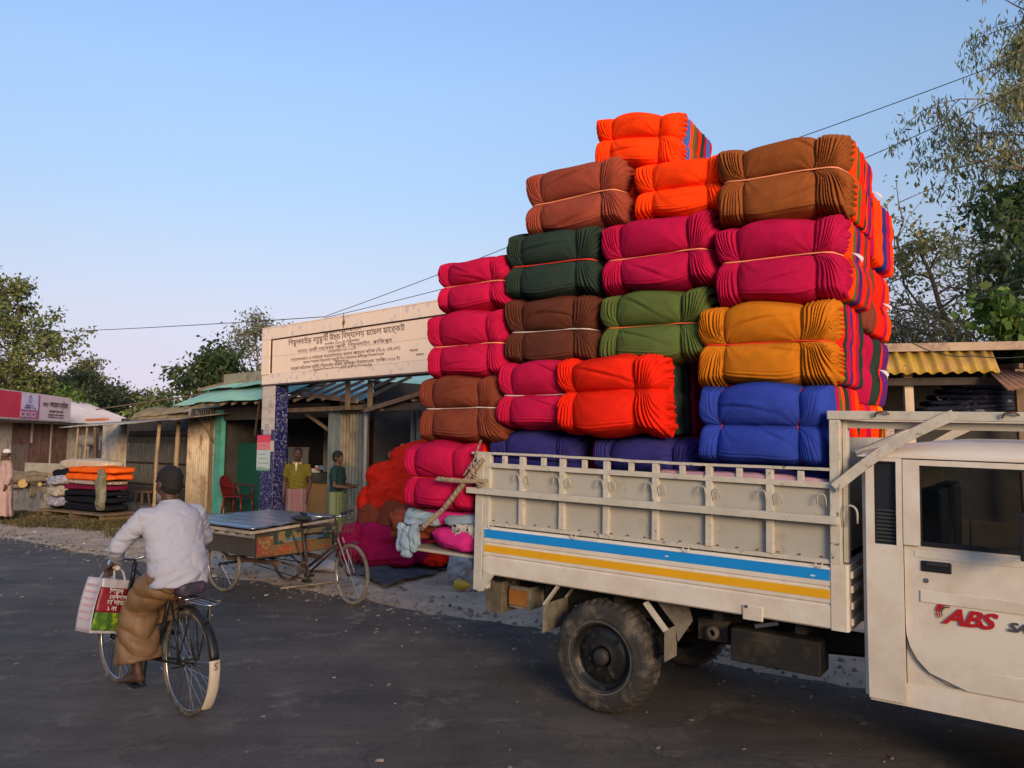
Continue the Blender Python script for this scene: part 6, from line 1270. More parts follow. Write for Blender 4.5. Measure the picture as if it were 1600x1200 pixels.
for side in (-1, 1):
    for v0, v1, mm, nm in ((0, .16, white_p, 'top_panel'), (.16, .62, mar, 'print_panel'), (.62, .96, mat('leaf_print', (.07, .16, .02), .5, var=.5, vs=18, dirt=(.32, .42, .03), dth=.56, ds=14, dw=.04), 'leaf_panel'), (.96, 1, white_p, 'bottom_panel')):
        m = MB(); n = 12
        for j in range(n + 1):
            for i in range(n + 1): m.V.append(tuple(bagp(i / n, v0 + (v1 - v0) * j / n, side)))
        for j in range(n):
            for i in range(n): a_ = j * (n + 1) + i; m.F.append((a_, a_ + 1, a_ + n + 2, a_ + n + 1) if side > 0 else (a_, a_ + n + 1, a_ + n + 2, a_ + 1)); m.I.append(0)
        m.build(nm, mm, bag, smooth=True, solid=.0015)
m = MB(); n = 10
for x0, mm, nm in ((-.10, white_p, 'side_panel'), (.15, mat('dark_bag_edge', (.02, .02, .03), .5), 'side_panel')):
    m = MB()
    for j in range(n + 1):
        for i in range(n + 1): u = i / n; v = j / n; m.V.append((x0 + (-1 if x0 < 0 else 1) * (.014 * math.sin(math.pi * v) - .03 * math.sin(math.pi * u) * (1 - v)), -.09 + .18 * u, -.06 - .40 * v))
    for j in range(n):
        for i in range(n): a_ = j * (n + 1) + i; m.F.append((a_, a_ + 1, a_ + n + 2, a_ + n + 1)); m.I.append(0)
    m.build(nm, mm, bag, smooth=True, solid=.0015)
MB().box(-.10, .15, -.09, .09, -.462, -.458).build('base', white_p, bag)
for y in (-.09, .09): MB().tube([(.0, y, -.08), (.01, y * .6, .0), (.05, y * .2, .045), (.09, y * .6, .0), (.11, y, -.08)], [(.010, .002)] * 5, 6).build('strap', white_p, bag)
prw = mat('white_print', (.6, .55, .52), .5, bump=0)
for i, (t_, sz_) in enumerate((('শিমুল', .052), ('স্পেশাল', .046), ('চা পাতা', .052), ('১ নং', .046))):
    text(vis(t_), sz_, prw, bag, Matrix.Translation((-.04 + .01 * (i % 2), -.123, -.165 - .042 * i)) @ UPR, off=.0006)
for i in range(6): MB().box(-.1195, -.1165, -.06, .06, -.12 - .05 * i, -.108 - .05 * i).build('faint_print', mat('faint_pink_print', (.50, .30, .34), .6), bag)
# --- man in mustard polo
def standing(name, label, pos, face_deg, sk, hs, Jx, htop=1.66):
    t = thing('person', label, 'person', Matrix.Translation(pos) @ Matrix.Rotation(R(face_deg), 4, 'Z') @ Matrix.Scale(htop / 1.70, 4))
    J = dict(pelvis=(0, 0, .92), chest=(.0, 0, 1.22), neck=(-.005, 0, 1.42), head=(.015, 0, 1.575), face=(1, 0, 0), shL=(0, .172, 1.36), shR=(0, -.172, 1.36), elL=(-.03, .222, 1.09), elR=(-.02, -.226, 1.09), wrL=(.05, .215, .85), wrR=(.04, -.225, .85),
             handL=((.1, 0, -1), (0, -1, 0), .35), handR=((.1, 0, -1), (0, 1, 0), .35), hipL=(0, .09, .88), hipR=(0, -.09, .88), knL=(.02, .10, .48), knR=(.01, -.10, .48), anL=(-.01, .11, .085), anR=(-.02, -.11, .085), footL=(1, .2, 0), footR=(1, -.2, 0))
    J.update(Jx); Mx, w, bo = body(t, J, sk, hs); eyes(t, w, None); return t, J, Mx, w
def toface(p): return math.degrees(math.atan2(-p[1], -p[0]))
def polo(t, J, col, sleeve=.62, zb_=.86, nm='polo_shirt', belly=.0):
    m = MB(); m.tube([(0, 0, zb_ - .04), (0, 0, zb_ + .08), (.01 + belly, 0, 1.08), (0, 0, 1.25), (-.005, 0, 1.34), (-.005, 0, 1.39), (0, 0, 1.44)], [(.166, .128), (.166, .126), (.160, .124), (.180, .126), (.168, .105), (.125, .082), (.064, .064)], 20, lat=(0, 1, 0))
    for S, sg_ in (('L', 1), ('R', -1)):
        a, b = V3(J['sh' + S]), V3(J['el' + S]); m.tube([a - V3((0, .05 * sg_, -.01)), a, a.lerp(b, sleeve * .6), a.lerp(b, sleeve)], [.060, .066, .060, .060], 12)
    garment(nm, m, col, t, vox=.0115, amp=.012, f=7, extra=lambda c, n: -.012 * math.exp(-abs(nz(c.y * 7 + c.z * 4, c.z * 8 - c.x * 6, 11)) / .08) + .012 * nz(c.y * 4, c.z * 24 + c.y * 8, 3) * (1 if c.z < 1.25 else .3))
pY = V3((-3.78, 14.0, .0)); pG = V3((-3.02, 13.75, .0))
t, J, Mx, w = standing('person', 'man in a mustard green polo shirt and red checked lungi standing beside the blue column', pY, toface(pY) - 12, skin2, 1.0, dict(face=(1, .12, -.02), wrL=(.08, .20, .86)), 1.69)
hair(t, Mx, w, .97); polo(t, J, fab('mustard_green_jersey', (.13, .108, .020), bump=.08))
MB().tube([(.02 + .075 * math.cos(R(a)), .078 * math.sin(R(a)), 1.435 + .022 * -math.cos(R(a))) for a in range(35, 326, 20)], [(.016, .007)] * 15, 6).build('collar', mat('cream_collar', (.48, .38, .22), .9), t, smooth=True)
MB().prism([(-.028, 1.44), (.028, 1.44), (.006, 1.29), (-.006, 1.29)], .118, .132, lambda y, z, x: V3((x - .0 + (1.44 - z) * .10 - .025, y, z))).build('placket', mat('cream_collar', (0, 0, 0)), t)
lungi('lungi', checks('red_checked_cotton', (.22, .05, .06), (.26, .17, .16), (.09, .14, .13), 9), t, .98, .16, (.145, .185), (.15, .20), 2)
t, J, Mx, w = standing('person', 'young man in a dark green shirt and green checked lungi gesturing with his hand', pG, toface(pG) + 62, skinm, .98, dict(face=(1, -.15, -.05), shR=(.03, -.175, 1.375), elR=(.06, -.22, 1.09), wrR=(.30, -.14, 1.06), handR=((1, .25, .1), (0, .4, 1), .15), elL=(.02, .22, 1.10), wrL=(.27, .12, 1.08), handL=((1, -.2, .05), (0, -.3, 1), .3)), 1.63)
hair(t, Mx, w, 1.03); polo(t, J, fab('bottle_green_cotton', (.022, .048, .045), bump=.08), .75, nm='shirt')
lungi('lungi', checks('green_checked_cotton', (.13, .17, .05), (.25, .27, .13), (.035, .06, .05), 8, .25), t, .98, .16, (.14, .18), (.15, .19), 5)
MB().tube([(.13, -.05, .98), (.15, .02, 1.0), (.12, .08, .96)], [.03, .04, .025], 8).build('waist_knot', mat('dark_knot', (.05, .07, .06), .9), t, smooth=True)
# seated keeper behind the counter, elbow up
pK = GA.M @ V3((L(452, 720, FN + 1.3).x, FN + 1.25, .0))
t, J, Mx, w = standing('person', 'shopkeeper in dark clothes behind the counter with one hand raised to his head', pK, toface(pK) + 10, skin2, 1.0, dict(face=(.8, .5, 0), elR=(.18, -.26, 1.22), wrR=(.12, -.12, 1.44), handR=((-.1, .6, .8), (-.5, .5, 0), .4), shR=(.02, -.185, 1.37)), 1.45)
hair(t, Mx, w, 1.0); polo(t, J, fab('dusky_shirt', (.05, .028, .03), bump=.08), nm='shirt'); lungi('lungi', mat('dusky_lungi', (.08, .06, .06), .9), t, .95, .2, (.14, .18), (.15, .19), 9)
# man in pink robe, far left
pM = ground(4, 815)
t, J, Mx, w = standing('person', 'man in a long pinkish robe and white cap standing at the left edge', pM, toface(pM) - 74, skin2, 1.0, dict(face=(1, .1, -.1), anL=(.12, .11, .085), knL=(.1, .1, .48)), 1.60)
MB().lathe([(.0, .115), (.055, .112), (.082, .095), (.090, .05), (.093, .02), (.096, .018), (.096, .045), (.0, .118)], 20, (.0, 0, 1.60), axis='z').build('cap', fab('white_cap', (.60, .56, .53)), t, smooth=True)
MB().ell(w(.045, 0, -.088), (.045, .055, .045), 12, 8, Mx).build('beard', mat('dark_beard', (.06, .05, .045), .95), t, smooth=True)
robe = fab('dusty_pink_cotton', (.40, .27, .24), bump=.06); m = MB()
m.tube([(.04, 0, .14), (.03, 0, .40), (.01, 0, .80), (.01, 0, 1.08), (0, 0, 1.25), (-.005, 0, 1.37), (0, 0, 1.43)], [(.25, .24), (.23, .21), (.20, .17), (.185, .145), (.195, .135), (.15, .10), (.066, .066)], 20, lat=(0, 1, 0))
for S, sg_ in (('L', 1), ('R', -1)):
    a, b, c_ = V3(J['sh' + S]), V3(J['el' + S]), V3(J['wr' + S]); m.tube([a - V3((0, .05 * sg_, -.01)), a, b, b.lerp(c_, .9)], [.07, .074, .066, .058], 12)
garment('robe', m, robe, t, vox=.013, amp=.014, f=5, aniso=(2.2, 2.2, .7), extra=lambda c, n: .022 * math.sin(math.atan2(c.y, c.x) * 9 + c.z * 3) * max(0, .9 - c.z))
MB().tube([(.0 + .085 * math.cos(R(a)), .09 * math.sin(R(a)), 1.42) for a in range(0, 360, 20)], .022, 8, closed=True).build('scarf', fab('ochre_scarf', (.42, .30, .12)), t, smooth=True)
# ------------------------------------------------------------------ rickshaw van
rf_ = V3((.785, -.62, 0)).normalized(); RK = Frame((-3.22, 10.15, 0), rf_, (-rf_.y, rf_.x, 0), (0, 0, 1))
rk = thing('rickshaw_van', 'flatbed cycle rickshaw van with a tin covered platform and painted front box', 'rickshaw', RK.M)
RR = .335
for y in (-.47, .47): cwheel(rk, (0, y, RR), RR, Matrix.Rotation(R(3), 3, 'Z'), tyre3 if y < 0 else tyre2, 40, .07, .021)
cwheel(rk, (1.81, 0, RR), RR, Matrix.Rotation(R(-7), 3, 'Z'), tyre3, 40, .055, .021)
def RP_(px, py, z): g = ground(px, py, z) - RK.o; return g.dot(RK.x), g.dot(RK.y)
plat = mat('blue_grey_tin_platform', (.24, .28, .34), .28, metal=.75, var=.12, vs=2, bump=.12, bs=8, dirt=(.20, .19, .18), dth=.62, ds=4)
m = MB(); n = 16; c4 = [V3((-.75, -.68, .83)), V3((.93, -.71, .825)), V3((.76, .62, .86)), V3((-.72, .66, .85))]
for j in range(n + 1):
    for i in range(n + 1): p = c4[0].lerp(c4[1], i / n).lerp(c4[3].lerp(c4[2], i / n), j / n); m.V.append((p.x, p.y, p.z + .006 * math.sin(j * 2.1) + .008 * nz(i * .5, j * .5)))
for j in range(n):
    for i in range(n): a_ = j * (n + 1) + i; m.F.append((a_, a_ + 1, a_ + n + 2, a_ + n + 1)); m.I.append(0)
m.build('platform', plat, rk, smooth=True, solid=-.018)
for a, b in ((c4[0], c4[1]), (c4[1], c4[2]), (c4[3], c4[2]), (c4[0], c4[3])): MB().bar(a + V3((0, 0, -.034)), b + V3((0, 0, -.034)), .035, .03).build('platform_edge', mat('pale_worn_edge', (.33, .27, .2), .8, var=.3), rk)
for i in range(7): MB().box(-.6 + i * .22, -.55 + i * .22, -.66, .62, .745, .785).build('cross_slat', wood, rk)
pale_b = mat('pale_block', (.50, .46, .40), .8)
for i in range(6): MB().box(-.64 + i * .22, -.575 + i * .22, -.685, -.655, .745, .78).build('block', pale_b, rk)
# painted box panels
def paintmat(name, base, c1, c2, sc):
    m = bpy.data.materials.new(name); m.use_nodes = True; n = m.node_tree.nodes; l = m.node_tree.links; b = n['Principled BSDF']; b.inputs['Roughness'].default_value = .6
    t = n.new('ShaderNodeTexCoord'); w = n.new('ShaderNodeTexWave'); w.inputs['Scale'].default_value = sc; w.inputs['Distortion'].default_value = 9; w.inputs['Detail'].default_value = 2; l.new(t.outputs['Object'], w.inputs['Vector'])
    r = n.new('ShaderNodeValToRGB'); r.color_ramp.elements[0].position = .35; r.color_ramp.elements[0].color = (*c1, 1); r.color_ramp.elements[1].position = .8; r.color_ramp.elements[1].color = (*c2, 1); e = r.color_ramp.elements.new(.6); e.color = (*base, 1)
    l.new(w.outputs['Fac'], r.inputs[0]); l.new(r.outputs[0], b.inputs['Base Color']); return m
pg = paintmat('painted_green_panel', (.03, .07, .04), (.02, .04, .03), (.20, .13, .05), 5); py_ = paintmat('painted_yellow_panel', (.19, .11, .035), (.15, .085, .03), (.20, .05, .02), 9); pf = paintmat('painted_flower_panel', (.06, .08, .03), (.22, .15, .05), (.25, .04, .02), 12)
bx_ = MB().box(.80, .84, -.58, .50, .48, .79).build('front_box', mat('dark_timber', (0, 0, 0)), rk)
MB().box(.841, .848, -.58, -.36, .50, .72).build('flower_panel', pf, bx_); MB().box(.841, .848, -.355, .49, .62, .76).build('green_panel', pg, bx_); MB().box(.841, .848, -.355, .49, .49, .615).build('yellow_panel', py_, bx_); MB().box(.849, .854, -.2, .35, .645, .668).build('blue_band', mat('blue_band', (.05, .14, .26), .6), bx_)
text(vis('আল্লাহ ভরসা'), .07, mat('faded_red_letter', (.35, .08, .03), .7), bx_, Matrix.Translation((.8495, -.30, .525)) @ Matrix.Rotation(R(90), 4, 'Z') @ UPR)
MB().box(-.7, .80, -.60, -.57, .50, .70).build('side_board', mat('dark_timber', (0, 0, 0)), rk); MB().box(-.7, .80, .57, .60, .50, .70).build('side_board', mat('dark_timber', (0, 0, 0)), rk)
for y in (-.36, .36): MB().tube([(-.35, y, .52), (-.2, y, .44), (0, y, .40), (.2, y, .44), (.35, y, .52)], [(.025, .012)] * 5, 4, lat=(0, 1, 0)).build('leaf_spring', rustmetal, rk)
MB().cyl((0, -.50, RR), (0, .50, RR), .016).build('axle', darkmetal, rk); MB().bar((-.1, -.42, .40), (.9, -.30, .40), .03, .05).bar((-.1, .42, .40), (.9, .30, .40), .03, .05).bar((.0, -.42, .40), (.0, .42, .40), .03, .04).build('under_frame', rustmetal, rk)
rfm = mat('rusty_enamel_frame', (.055, .040, .035), .5, metal=.3, var=.4, vs=12, dirt=(.30, .24, .2), dth=.60, ds=16, dw=.03)
bb = V3((1.02, 0, .30)); sp = V3((.88, 0, .84)); h1 = V3((1.52, 0, .86)); h2 = V3((1.585, 0, .64)); f = MB()
for a, b, r_ in ((bb, sp, .017), (sp - V3((0, 0, .05)), h1 + V3((0, 0, .01)), .015), (sp - V3((-.02, 0, .14)), h1 - V3((-.02, 0, .06)), .013), (bb + V3((0, 0, .03)), h2 + V3((0, 0, .04)), .016), (bb + V3((.04, 0, -.02)), h2 - V3((0, 0, .01)), .014), (h1 + V3((-.01, 0, .05)), h2 + V3((.02, 0, -.05)), .020)): f.cyl(a, b, r_, n=10)
for y in (-.06, .06): f.tube([h2 + V3((.02, y, -.05)), V3((1.68, y, .50)), V3((1.81, y, RR))], [.012, .011, .009], 8).cyl((.4, y * 3, .42), bb, .010)
for y in (-.1, .1): f.cyl((.84, y, .72), bb, .010)
f.build('frame', rfm, rk, smooth=True)
for y in (-.035, .035): MB().cyl((1.60, y, .72), (1.83, y, RR), .008).build('fork_stay', mat('pale_red_stay', (.42, .24, .22), .5, metal=.4, var=.2), rk)
MB().ell((.86, 0, .90), (.14, .10, .035), 16, 8).ell((.99, 0, .895), (.09, .03, .022), 12, 8).build('saddle', mat('worn_black_saddle', (0, 0, 0)), rk, remesh=.008)
MB().tube([(.84, .06, .86), (.80, .0, .82), (.84, -.06, .86)], .007, 6).build('saddle_spring', darkmetal, rk)
MB().tube([h1 + V3((-.01, 0, .05)), h1 + V3((-.01, 0, .09)), (1.56, -.12, .96), (1.44, -.27, .97), (1.30, -.30, 1.0)], .010, 8).tube([h1 + V3((-.01, 0, .09)), (1.56, .12, .96), (1.44, .27, .97), (1.30, .30, .94)], .010, 8).build('handlebar', chrome, rk, smooth=True)
for y in (-.30, .30): MB().cyl((1.36, y * .98, .985 if y < 0 else .955), (1.26, y, 1.005 if y < 0 else .93), .016).build('grip', blackpl, rk)
MB().ell((1.62, .03, 1.0), (.035, .035, .02)).cyl((1.50, .1, .99), (1.60, .18, 1.02), .016).build('bell', blackpl, rk, smooth=True)
m = MB()
for i in range(7): m.tube([(1.66, -.14 + .28 * i / 6, .94), (1.68, -.13 + .26 * i / 6, .78), (1.62, -.11 + .22 * i / 6, .77)], .003, 4)
for z in (.80, .86, .92): m.tube([(1.56, -.14, z), (1.68, -.13, z), (1.68, .13, z), (1.56, .14, z)], .003, 4)
m.build('wire_basket', rustmetal, rk)
MB().lathe([(.105, -.004), (.105, .004), (.088, .004), (.088, -.004)], 36, (bb.x, -.06, bb.z), closed=True).build('chainring', rustmetal, rk)
MB().tube([(bb.x, -.06, bb.z + .10), (.0, -.06, RR + .05)], .006, 4).tube([(bb.x, -.06, bb.z - .10), (.0, -.06, RR - .05)], .006, 4).build('chain', darkmetal, rk)
for sg_, dx2 in ((-1, .14), (1, -.14)): MB().cyl((bb.x, .07 * sg_, bb.z), (bb.x + dx2, .07 * sg_, bb.z - .09), .009).box(bb.x + dx2 - .03, bb.x + dx2 + .06, min(.08 * sg_, .17 * sg_), max(.08 * sg_, .17 * sg_), bb.z - .105, bb.z - .08).build('pedal', darkmetal, rk)
m = MB(); k = 12
for i in range(k + 1):
    a = R(75 + 45 * i / k)
    for y in (-.03, .03): m.V.append((1.81 + (RR + .02) * math.cos(a), y, RR + (RR + .02) * math.sin(a)))
for i in range(k): m.F.append((2 * i, 2 * i + 1, 2 * i + 3, 2 * i + 2)); m.I.append(0)
m.build('mudguard', bikeblk, rk, solid=.003)
MB().tube([(1.75, -.06, RR - .06), (1.70, -.07, .30), (1.66, -.075, .22)], .006, 5).build('brake_rod', chrome, rk)

# ------------------------------------------------------------------ bundles on the ground behind the truck
PF = Frame(ground(600, 893), (.95, -.31, 0), (.31, .95, 0), (0, 0, 1))
def pxx(px, n=0): return PF.hit(px, 850, n)[0]
def pz(py, n=0): return PF.hit(600, py, n)[1]
spread('tarpaulin', [ground(520, 880), ground(600, 920), ground(700, 892), ground(630, 872)], fab('charcoal_tarpaulin', (.075, .075, .085), dirt=(.13, .12, .12), dth=.6, ds=3), 'charcoal grey tarpaulin spread under the plum bundle', 'tarpaulin', 2, .07)
vred = fab('vermilion_fleece', (.55, .022, .012))
def bundle(px0, px1, py0, py1, c, seed, label, n=0, dy=.8, cin=(-.42, .30), rz=0, ry=0, fold=.05, fs=6, ex=(.5, .5), base=None, rid=0, rn=10):
    x0, x1 = pxx(px0, n), pxx(px1, n); z0, z1 = pz(py1, n), pz(py0, n); o = soft('cloth_bundle', (x1 - x0, dy, z1 - z0), c, seed, M=PF.M @ T((x0 + x1) / 2, n + dy / 2, max(.02, z0), R(rz), 0, R(ry)), ex=ex, fold=fold, fs=fs, cin=cin, nu=150, nv=80, rid=rid, rn=rn)
    tag(o, label, 'bundle'); return o
bundle(508, 678, 822, 892, FAB['plum'], 3, 'plum coloured bundle at the bottom of the heap on the charcoal tarpaulin', 0, .95, (-.45, .1, .62), ry=2, fold=.075, fs=5)
bundle(655, 694, 832, 886, FAB['red'], 5, 'red cloth end poking out right of the plum bundle', .05, .7, None, fold=.04)
bundle(545, 676, 778, 836, FAB['brown'], 7, 'brown bundle lying between the plum bundle and the red ones', .15, .85, (-.35, .3), ry=-3, fold=.05)
bundle(548, 650, 752, 806, vred, 9, 'vermilion bundle lying on the brown one at the outer left', .2, .85, (-.5,), ry=-14, fold=.06, fs=7)
bundle(568, 672, 712, 768, vred, 11, 'vermilion bundle in the middle of the heap under the raspberry bale', .3, .8, (-.1,), ry=-16, fold=.05)
bundle(602, 700, 686, 724, vred, 13, 'vermilion bundle highest in the heap beside the raspberry bale', .4, .7, (.1,), ry=-18, fold=.04)
bundle(615, 730, 735, 790, FAB['plum'], 15, 'plum bundle hidden behind the vermilion bundles', 1.0, .7, None)
# cloth heap on the tailgate (truck axes)
def tgs(nm, s, w, z, size, m, seed, label, cat, **k):
    o = soft(nm, size, m, seed, M=TR.M @ T(s, w, z, k.pop('rz', 0), 0, k.pop('ry', 0)), **k); return tag(o, label, cat)
pinkc = fab('hot_pink_cotton', (.62, .03, .22)); palebl = fab('pale_blue_towel', (.27, .36, .43), bump=.5, bs=120); patt = fab('white_black_print', (.55, .52, .48), dirt=(.02, .02, .02), dth=.56, ds=30, dw=.015)
tgs('pink_cloth', -1.32, .22, .94, (.52, .45, .17), pinkc, 2, 'hot pink cloth lowest on the tailgate beside the rear post', 'cloth', fold=.045, fs=9)
tgs('printed_cloth', -1.22, .10, 1.01, (.26, .22, .15), patt, 3, 'white cloth with a black print crumpled at the rear post', 'cloth', fold=.04, fs=12)
tgs('pink_cloth', -1.40, .25, 1.09, (.50, .40, .15), pinkc, 5, 'hot pink cloth directly under the magenta bale on the tailgate', 'cloth', fold=.04, fs=9)
tgs('towel', -1.22, .12, 1.14, (.42, .25, .10), palebl, 6, 'pale blue towel folded over the pink cloth beside the rear post', 'towel', fold=.035, fs=8, ry=R(-8))
tgs('towel', -1.68, .10, 1.10, (.34, .28, .12), palebl, 7, 'pale blue towel bunched at the outer end of the tailgate', 'towel', fold=.05, fs=9)
for i in range(3): tgs('towel', -1.80 + .09 * i, -.05 - .02 * i, .90 - .04 * (i % 2), (.09, .08, .24), palebl, 8 + i, 'pale blue towel end hanging off the tailgate, %s from the left' % ['first', 'second', 'third'][i], 'towel', fold=.03, fs=10, ex=(.7, .6))
tgs('brown_cloth', -1.86, .3, .95, (.5, .5, .28), FAB['brown'], 15, 'brown cloth slumped behind the pale blue towels on the tailgate', 'cloth', fold=.06)
# jute ropes from the tail post
def rp(pts, r_, nm, label, seed=0, strands=3):
    pts = [V3(p) for p in pts]; n = 40; t = thing(nm, label, 'rope', TR.M); 
    def at_(u): k = u * (len(pts) - 1); i = min(int(k), len(pts) - 2); return pts[i].lerp(pts[i + 1], k - i)
    for s_ in range(strands):
        q = []
        for i in range(n + 1):
            u = i / n; p = at_(u); a = u * 26 + s_ * 2 * math.pi / strands; q.append(p + V3((math.cos(a) * r_ * .55, math.sin(a) * r_ * .55, math.sin(a + 1) * r_ * .55)))
        MB().tube(q, r_ * .55, 6).build('strand', rope, t, smooth=True)
a = tp(747, 722, -.12); b = tp(664, 822, -.16)
rp([(a[0], -.09, a[1]), (a[0] - .28, -.16, a[1] - .36), (b[0] + .02, -.20, b[1])], .034, 'jute_rope', 'thick twisted jute rope slanting from the rear post down to the tailgate end', strands=5)
c_ = tp(683, 748, -.16); d_ = tp(760, 752, -.1)
rp([(c_[0], -.17, c_[1]), (a[0] - .12, -.15, c_[1] - .005), (d_[0], -.10, d_[1])], .018, 'jute_rope', 'thin jute rope knotted level round the magenta tailgate bale', strands=3)
rp([(a[0] - .08, -.12, a[1] - .03), (a[0] + .02, -.12, a[1] - .18), (d_[0], -.10, d_[1] - .01)], .014, 'jute_rope', 'short jute lashing on the rear post just below the top rail', strands=2)
rp([(a[0] - .01, -.08, a[1] + .16), (a[0] - .05, -.10, a[1] + .02), (a[0] - .12, -.13, a[1] - .1)], .010, 'jute_rope', 'thin pale cord rising from the rear post to the chocolate brown bale', strands=2)
# white plastic bag and yellow bottle by the post, tiled stub is the right column
g = ground(716, 912)
o = soft('plastic_bag', (.30, .26, .42), mat('milky_plastic', (.55, .54, .56), .35, var=.1, bump=.3, bs=30, trans=.3), 4, M=T(g.x, g.y, 0), fold=.05, fs=13, ex=(.8, .8)); tag(o, 'milky white plastic bag slumped by the foot of the right column', 'bag')
g = ground(722, 922); o = MB().lathe([(0, -.09), (.055, -.09), (.06, -.06), (.06, .04), (.03, .08), (.025, .11), (0, .11)], 16, axis='x').build('bottle', mat('yellow_plastic', (.60, .38, .02), .4), M=T(g.x, g.y, .06, R(-30)), smooth=True); tag(o, 'yellow plastic bottle lying on the ground behind the truck rear post', 'bottle')
g = ground(495, 893); o = soft('plastic_scrap', (.45, .3, .12), mat('milky_plastic', (0, 0, 0)), 14, M=T(g.x, g.y, 0), fold=.06, fs=13, ex=(.8, .8)); tag(o, 'crumpled white plastic sheet on the ground behind the rickshaw pedals', 'plastic sheet')
g = ground(497, 895); o = MB().box(-.35, .35, -.035, .035, 0, .012).build('loose_lath', mat('pale_worn_edge', (0, 0, 0)), M=T(ground(480, 915).x, ground(480, 915).y, .006, R(38))); tag(o, 'pale wooden lath lying on the road under the rickshaw frame', 'lath')

# ------------------------------------------------------------------ shed on the right
RS = Frame(at(1500, 640, 10.2) * 1, (.985, -.17, 0), (.17, .985, 0), (0, 0, 1)); RS.o.z = 0; RS.M.translation = RS.o
def rx(px, n=0): return RS.hit(px, 560, n)[0]
def rz_(py, px=1480, n=0): return RS.hit(px, py, n)[1]
s5 = thing('yellow_roofed_shed', 'open fronted shed behind the truck cab with a sunlit yellow corrugated eave', 'shed', RS.M)
ytin = mat('yellow_corrugated_plastic', (.62, .40, .07), .45, var=.2, vs=5, bump=0, trans=.35, dirt=(.50, .30, .10), dth=.55, ds=3)
x0, x1 = -3.2, rx(1562)
sheets((x0, 0, rz_(585)), (x1, 0, rz_(582)), (x1, .22, rz_(545)), (x0, .22, rz_(545)), ytin, s5, 'eave_sheet', 1.2, 3, 0, per=.155, amp=.028)
MB().box(x0, 4.2, .16, .26, rz_(546), rz_(533)).build('fascia', mat('pale_fascia', (0, 0, 0)), s5)
sheets((x0, .2, rz_(534)), (4.2, .2, rz_(534)), (4.2, 3.6, rz_(534) + .3), (x0, 3.6, rz_(534) + .3), tin, s5, 'roof_sheet', 1.0, 4)
for px, w_ in ((1418, .055), (1594, .07)): q = rx(px, .3); MB().box(q - w_, q + w_, .3, .38, 0, rz_(575)).build('post', mat('pale_batten', (.5, .4, .3)) if px < 1500 else wood, s5)
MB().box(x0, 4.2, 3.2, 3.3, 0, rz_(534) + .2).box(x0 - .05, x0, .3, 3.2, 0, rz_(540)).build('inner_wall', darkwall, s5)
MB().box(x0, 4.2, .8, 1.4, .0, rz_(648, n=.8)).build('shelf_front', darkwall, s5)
MB().box(x0, 4.2, .2, .26, rz_(600), rz_(588)).build('eave_beam', mat('dark_timber', (0, 0, 0)), s5)
for i in range(8): q = x0 + .5 + i * .7; MB().bar((q, .1, rz_(572)), (q, 3.2, rz_(572) + .25), .05, .06).build('rafter', wood, s5)
# bent brown lean-to sheet at the far right
sheets((rx(1545), -.5, rz_(585) - .25), (rx(1640), -.5, rz_(600)), (rx(1640), .6, rz_(575)), (rx(1548), .3, rz_(568)), tinrust, s5, 'bent_sheet', 1.0, 9, 0)
# folded dark quilts and hangers lying on the shelf
qm = fab('navy_striped_quilt', (.03, .035, .06), dirt=(.2, .2, .25), dth=.6, ds=8, dw=.02)
for i in range(6):
    o = soft('quilt', (1.5 - .12 * i, .6, .09), qm, 20 + i, M=RS.M @ T(rx(1510, .8) + .04 * i, .95, rz_(647, n=.8) + .07 * i - .02, 0, 0, R(2 * i - 5)), fold=.012, rid=.006, rn=9, ex=(.5, .4)); tag(o, 'dark navy folded quilt in the pile above the truck cab, %s from the bottom' % ['first', 'second', 'third', 'fourth', 'fifth', 'sixth'][i], 'quilt')
o = thing('cable_coil', 'loose coil of pale cable lying over the navy quilts above the cab', 'cable', RS.M)
for i in range(4): MB().tube([(rx(1520 + 8 * i, .7) + (.48 - .08 * i) * math.cos(a), .72 + .02 * math.sin(a * 3), rz_(628 + 2 * i, n=.7) + (.075 - .01 * i) * math.sin(a) - .06 * math.cos(a)) for a in [2 * math.pi * k / 24 for k in range(24)]], .008, 5, closed=True).build('loop', mat('grey_cable', (.30, .31, .34), .5), o, smooth=True)
for i in range(9):
    q = rx(1392 + 14 * i, 1.6); c = soft('hanging_garment', (.22, .08, .7), fab('dark_garment_%d' % (i % 3), [(.02, .022, .03), (.05, .02, .02), (.025, .03, .03)][i % 3]), i, M=RS.M @ T(q, 1.7, rz_(600) - 1.0), fold=.02, nu=24, nv=16); tag(c, 'dark garment hanging in the gloom of the yellow roofed shed', 'garment', 'garments hanging in the yellow roofed shed')
